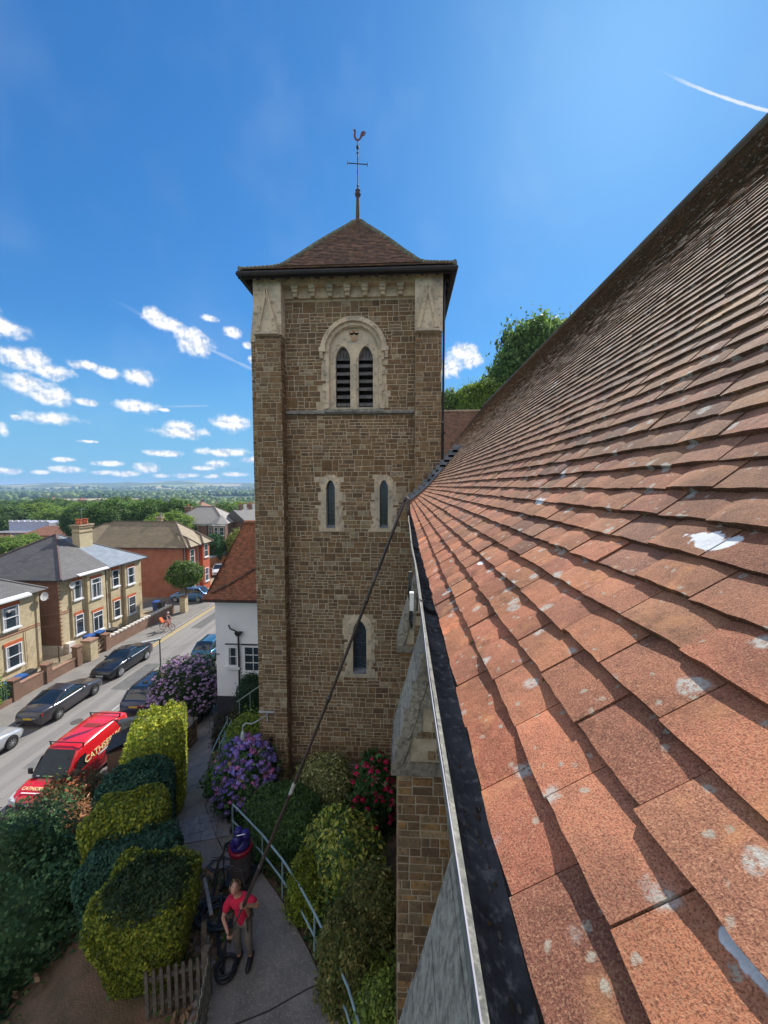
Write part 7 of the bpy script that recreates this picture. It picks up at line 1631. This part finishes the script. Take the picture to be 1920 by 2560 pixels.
# face: looking up towards the roof
fd=Vector((.25,-.72,.62)).normalized(); fr_=Vector((1,.25,-.1)); fr_=(fr_-fd*fr_.dot(fd)).normalized(); fu=fr_.cross(fd)*-1; fu=-fu if fu.z<0 else fu
hc=J['head']+Vector((0,0,.02))
pb.ball(tuple(hc),.1,1,SK,(.82,.98,1.12)); pb.ball(tuple(hc+fd*.095-fu*.005),.018,0,SK); pb.ball(tuple(hc+fd*.075-fu*.05),.03,0,(.42,.2,.15),(1.2,1,.5))
for s in (-1,1): pb.ball(tuple(hc+fd*.085+fu*.025+fr_*s*.035),.012,0,(.05,.04,.04)); pb.ball(tuple(hc+fr_*s*.088),.022,0,SK,(.6,1,1.3))
def hand(w,dirv,curlv):
    dirv=dirv.normalized(); side=dirv.cross(curlv).normalized()
    P=w+dirv*.06; pb.ball(tuple(w+dirv*.05),.042,1,SK)
    for i,L in enumerate((.07,.08,.075,.06)):
        b_=w+dirv*.075+side*(i-1.5)*.021; p1=b_+dirv*L*.45+curlv*.01; p2=p1+dirv*L*.2+curlv*L*.4; p3=p2-dirv*L*.25+curlv*L*.3
        pb.tube([b_,p1,p2,p3],[.0105,.010,.009,.007],6,SK)
    b_=w+dirv*.035-side*.04; pb.tube([b_,b_-side*.02+dirv*.03+curlv*.02,b_+dirv*.05+curlv*.05],[.012,.011,.008],6,SK)
hand(J['haR'],Vector((-.1,-.5,.5)),Vector((-.8,-.2,0)).normalized()); hand(J['haL'],Vector((.5,-.6,0)),Vector((.3,0,.7)).normalized())
SKM=mat('skin',(1.05,1,1),(.92,.9,.9),scale=12,rough=.55,attr=True)
person=pb.build('person',SKM,None,True); tag(person,'person in crimson t-shirt and grey trousers holding the long pole, looking up','person')
names2=['pel','wst','chest','neck','shR','mR','shL','mL']; J['mR']=J['shR'].lerp(J['elR'],.75); J['mL']=J['shL'].lerp(J['elL'],.75); J['pel2']=V3(0,0,.90)
pts=[J['wst'],J['chest'],J['pel2'],J['chest'].lerp(J['neck'],.75),J['shR'],J['mR'],J['shL'],J['mL']]
V,F=skin(pts,[(0,1),(0,2),(1,3),(1,4),(4,5),(1,6),(6,7)],[(.185,.15),(.195,.14),(.18,.15),(.085,.075),.092,.082,.092,.082]); m_=MB(); addmesh(m_,V,F); m_.build('tshirt',mat('crimson_cotton',(.62,.015,.06),(.5,.012,.05),scale=7,rough=.85,bump=.3,bscale=14,bdist=.02),person,True)
pts=[V3(0,0,.92),J['hiR'],J['knR'],J['anR']+Vector((0,0,.02)),J['hiL'],J['knL'],J['anL']+Vector((0,0,.02))]
V,F=skin(pts,[(0,1),(1,2),(2,3),(0,4),(4,5),(5,6)],[(.16,.13),.105,.082,.068,.105,.082,.068]); m_=MB(); addmesh(m_,V,F); m_.build('trousers',mat('grey_trousers',(.20,.165,.14),(.14,.12,.10),scale=7,rough=.9,bump=.3,bscale=14,bdist=.02),person,True)
m_=MB()
for s in ('R','L'): a=J['an'+s];t=J['to'+s]; m_.tube([a+Vector((0,.06,-.05)),a.lerp(t,.4)+Vector((0,0,-.02)),t+Vector((0,-.03,-.0)),t+Vector((0,-.07,-.01))],[.055,.058,.052,.03],10)
m_.build('shoe',mat('black_shoe',(.02,.02,.022),rough=.6),person,True)
V=[];n=700; rgp=np.random.default_rng(8); d=rgp.normal(size=(n,3)); d/=np.linalg.norm(d,axis=1)[:,None]; k=(d@np.array(fd)<.25)&(d@np.array(fu)>-.35); d=d[k]
P=np.array(hc)+d*np.array([.095,.11,.125])*1.02; Vv,Qq,cc_=leaves(P,d,rgp,.035,[(.34,.22,.12),(.24,.15,.08),(.42,.30,.18)],0,2.2,.35); npmesh('hair',Vv,Qq,cc_,LEAF,person)
# pole
gt=Vector((.005,5.55,13.78)); m_=MB(); hR=J['haR']+Vector((-.02,-.05,.05)); hL=J['haL']+Vector((.03,-.05,.02))
mid=[hR.lerp(gt,t)+Vector((.05,0,-.0))*sin(pi*t) for t in (.04,.08,.2,.4,.6,.8,.95)]
m_.tube([hR]+mid+[gt],[.036,.038,.035,.031,.028,.025,.024,.023,.023],10)
m_.tube([gt,gt+Vector((.012,0,.03)),gt+Vector((.032,-.01,.045)),gt+Vector((.052,-.02,.035)),gt+Vector((.06,-.03,.0)),gt+Vector((.06,-.05,-.12)),gt+Vector((.06,-.06,-.2))],[.021,.024,.026,.026,.024,.022,.022],12)
for t,r_ in ((.12,.042),(.33,.038),(.58,.034),(.8,.031)): a=hR.lerp(gt,t)+Vector((.05,0,0))*sin(pi*t); dd_=(gt-hR).normalized(); m_.tube([a,a+dd_*.09],r_,10)
for i in range(7): a=hR.lerp(gt,.845)+Vector((.05,0,0))*sin(pi*.845)+(gt-hR).normalized()*(i*.028); m_.tube([a,a+(gt-hR).normalized()*.012],.030,8,(2.2,2.6,2.6))
pole=m_.build('gutter_vacuum_pole',mat('carbon_tube',(.075,.05,.045),(.05,.037,.034),scale=3,rough=.35,spec=.6,attr=True),None,True); tag(pole,'very long dark pole with hooked end reaching from the person into the gutter','pole')
m_=MB(); m_.tube([hR,hR.lerp(hL,.5)+Vector((.0,-.02,0)),hL,hL+Vector((-.05,-.02,-.15)),V3(-.22,-.38,.6),V3(-.3,-.3,.1),V3(-.38,-.22,.04)],[.024,.012,.014,.022,.032,.034,.034],8); m_.build('lower_hose',HOSE,pole,True)
m_=MB(); a=hR.lerp(gt,.335)+Vector((.05,0,0))*sin(pi*.335); dd_=(gt-hR).normalized(); m_.tube([a,a+dd_*.30],.034,10); m_.build('white_label',mat('label_white',(.7,.7,.66),(.12,.12,.12),scale=55),pole)
# ---------------------------------------------------------------- cyclist
cy_=empty('bicycle',(-22.75,35.1,.13),R(84),'small red bicycle with a child seat ridden along the pavement edge','bicycle')
fr2=mat('red_bike_paint',(.5,.03,.02),rough=.35)
for s in (-.5,.5): 
    m_=MB(); m_.tube([(0,s+.33*cos(2*pi*i/20),.33+.33*sin(2*pi*i/20)) for i in range(20)],.02,6,None,True); 
    for i in range(10): m_.bar((0,s,.33),(0,s+.32*cos(pi*i/5),.33+.32*sin(pi*i/5)),.006)
    m_.build('wheel',RUB,cy_)
m_=MB(); A=Vector((0,.5,.33));B_=Vector((0,.05,.3));C_=Vector((0,.15,.85));D_=Vector((0,-.35,.85));E2_=Vector((0,-.5,.33))
for a,c_ in ((A,B_),(A,C_),(B_,C_),(B_,D_),(C_,D_),(D_,E2_)): m_.tube([a,c_],.022,6)
m_.tube([D_,D_+Vector((0,-.02,.2))],.02,6); m_.bar((-.26,-.38,1.05),(.26,-.38,1.05),.03); m_.box(-.07,.05,.86,.07,.3,.92); m_.build('frame',fr2,cy_)
m_=MB(); m_.hexa([(-.16,.38,.72),(.16,.38,.72),(.16,.66,.72),(-.16,.66,.72),(-.18,.42,.82),(.18,.42,.82),(.18,.72,1.2),(-.18,.72,1.2)]); m_.build('child_seat',mat('orange_seat',(.55,.12,.03)),cy_)
def q2(x,y,z): return Vector((-22.75,35.1,.13))+Matrix.Rotation(R(84),3,'Z')@Vector((x,y,z)) if True else cy_.matrix_basis@Vector((x,y,z)) if False else Vector((-22.75,35.1,.13))+Vector((x,y,z))
pts=[q2(0,.17,.98),q2(0,.05,1.2),q2(0,-.08,1.42),q2(0,-.12,1.53),q2(0,-.14,1.63),q2(.17,-.1,1.38),q2(.22,-.25,1.2),q2(.24,-.38,1.08),q2(-.17,-.1,1.38),q2(-.22,-.25,1.2),q2(-.24,-.38,1.08),q2(.1,.1,.93),q2(.11,-.15,.6),q2(.1,0,.22),q2(-.1,.1,.93),q2(-.11,-.22,.72),q2(-.1,-.0,.38)]
V,F=skin(pts,[(0,1),(1,2),(2,3),(3,4),(2,5),(5,6),(6,7),(2,8),(8,9),(9,10),(0,11),(11,12),(12,13),(0,14),(14,15),(15,16)],[(.14,.11),(.13,.1),(.16,.1),.05,.09,.055,.04,.03,.055,.04,.03,.085,.065,.045,.085,.065,.045],1)
m_=MB(); addmesh(m_,V,F,SK); m_.ball(tuple(q2(0,-.14,1.66)),.10,1,SK,(.85,1,1.15)); rider=m_.build('person',SKM,None,True); tag(rider,'cyclist in dark top and shorts riding the small red bicycle along the pavement','person')
V,F=skin([q2(0,.17,.98),q2(0,.05,1.2),q2(0,-.08,1.4),q2(.17,-.1,1.38),q2(-.17,-.1,1.38)],[(0,1),(1,2),(2,3),(2,4)],[(.16,.13),(.15,.12),(.17,.12),.075,.075],1); m_=MB(); addmesh(m_,V,F); m_.build('top',mat('dark_top',(.04,.03,.06)),rider,True)
m_=MB(); m_.ball(tuple(q2(0,-.13,1.71)),.115,1,None,(.9,1.15,.8)); m_.build('helmet',mat('pale_helmet',(.5,.5,.55)),rider,True)
# ---------------------------------------------------------------- air
hb=MB(); hb.box(-9500,-9500,-60,9500,9500,75); Mh=bpy.data.materials.new('haze_air'); Mh.use_nodes=True; t=Mh.node_tree; t.nodes.clear()
o=t.nodes.new('ShaderNodeOutputMaterial'); pv=t.nodes.new('ShaderNodeVolumePrincipled'); pv.inputs['Color'].default_value=(.45,.68,1,1); pv.inputs['Density'].default_value=.00017; t.links.new(pv.outputs[0],o.inputs['Volume'])
tag(hb.build('haze',Mh),kind='stuff')
for o in list(COL.objects):
    if o.type=='MESH' and o.parent is None and 'label' not in o and 'kind' not in o: print('UNTAGGED',o.name)
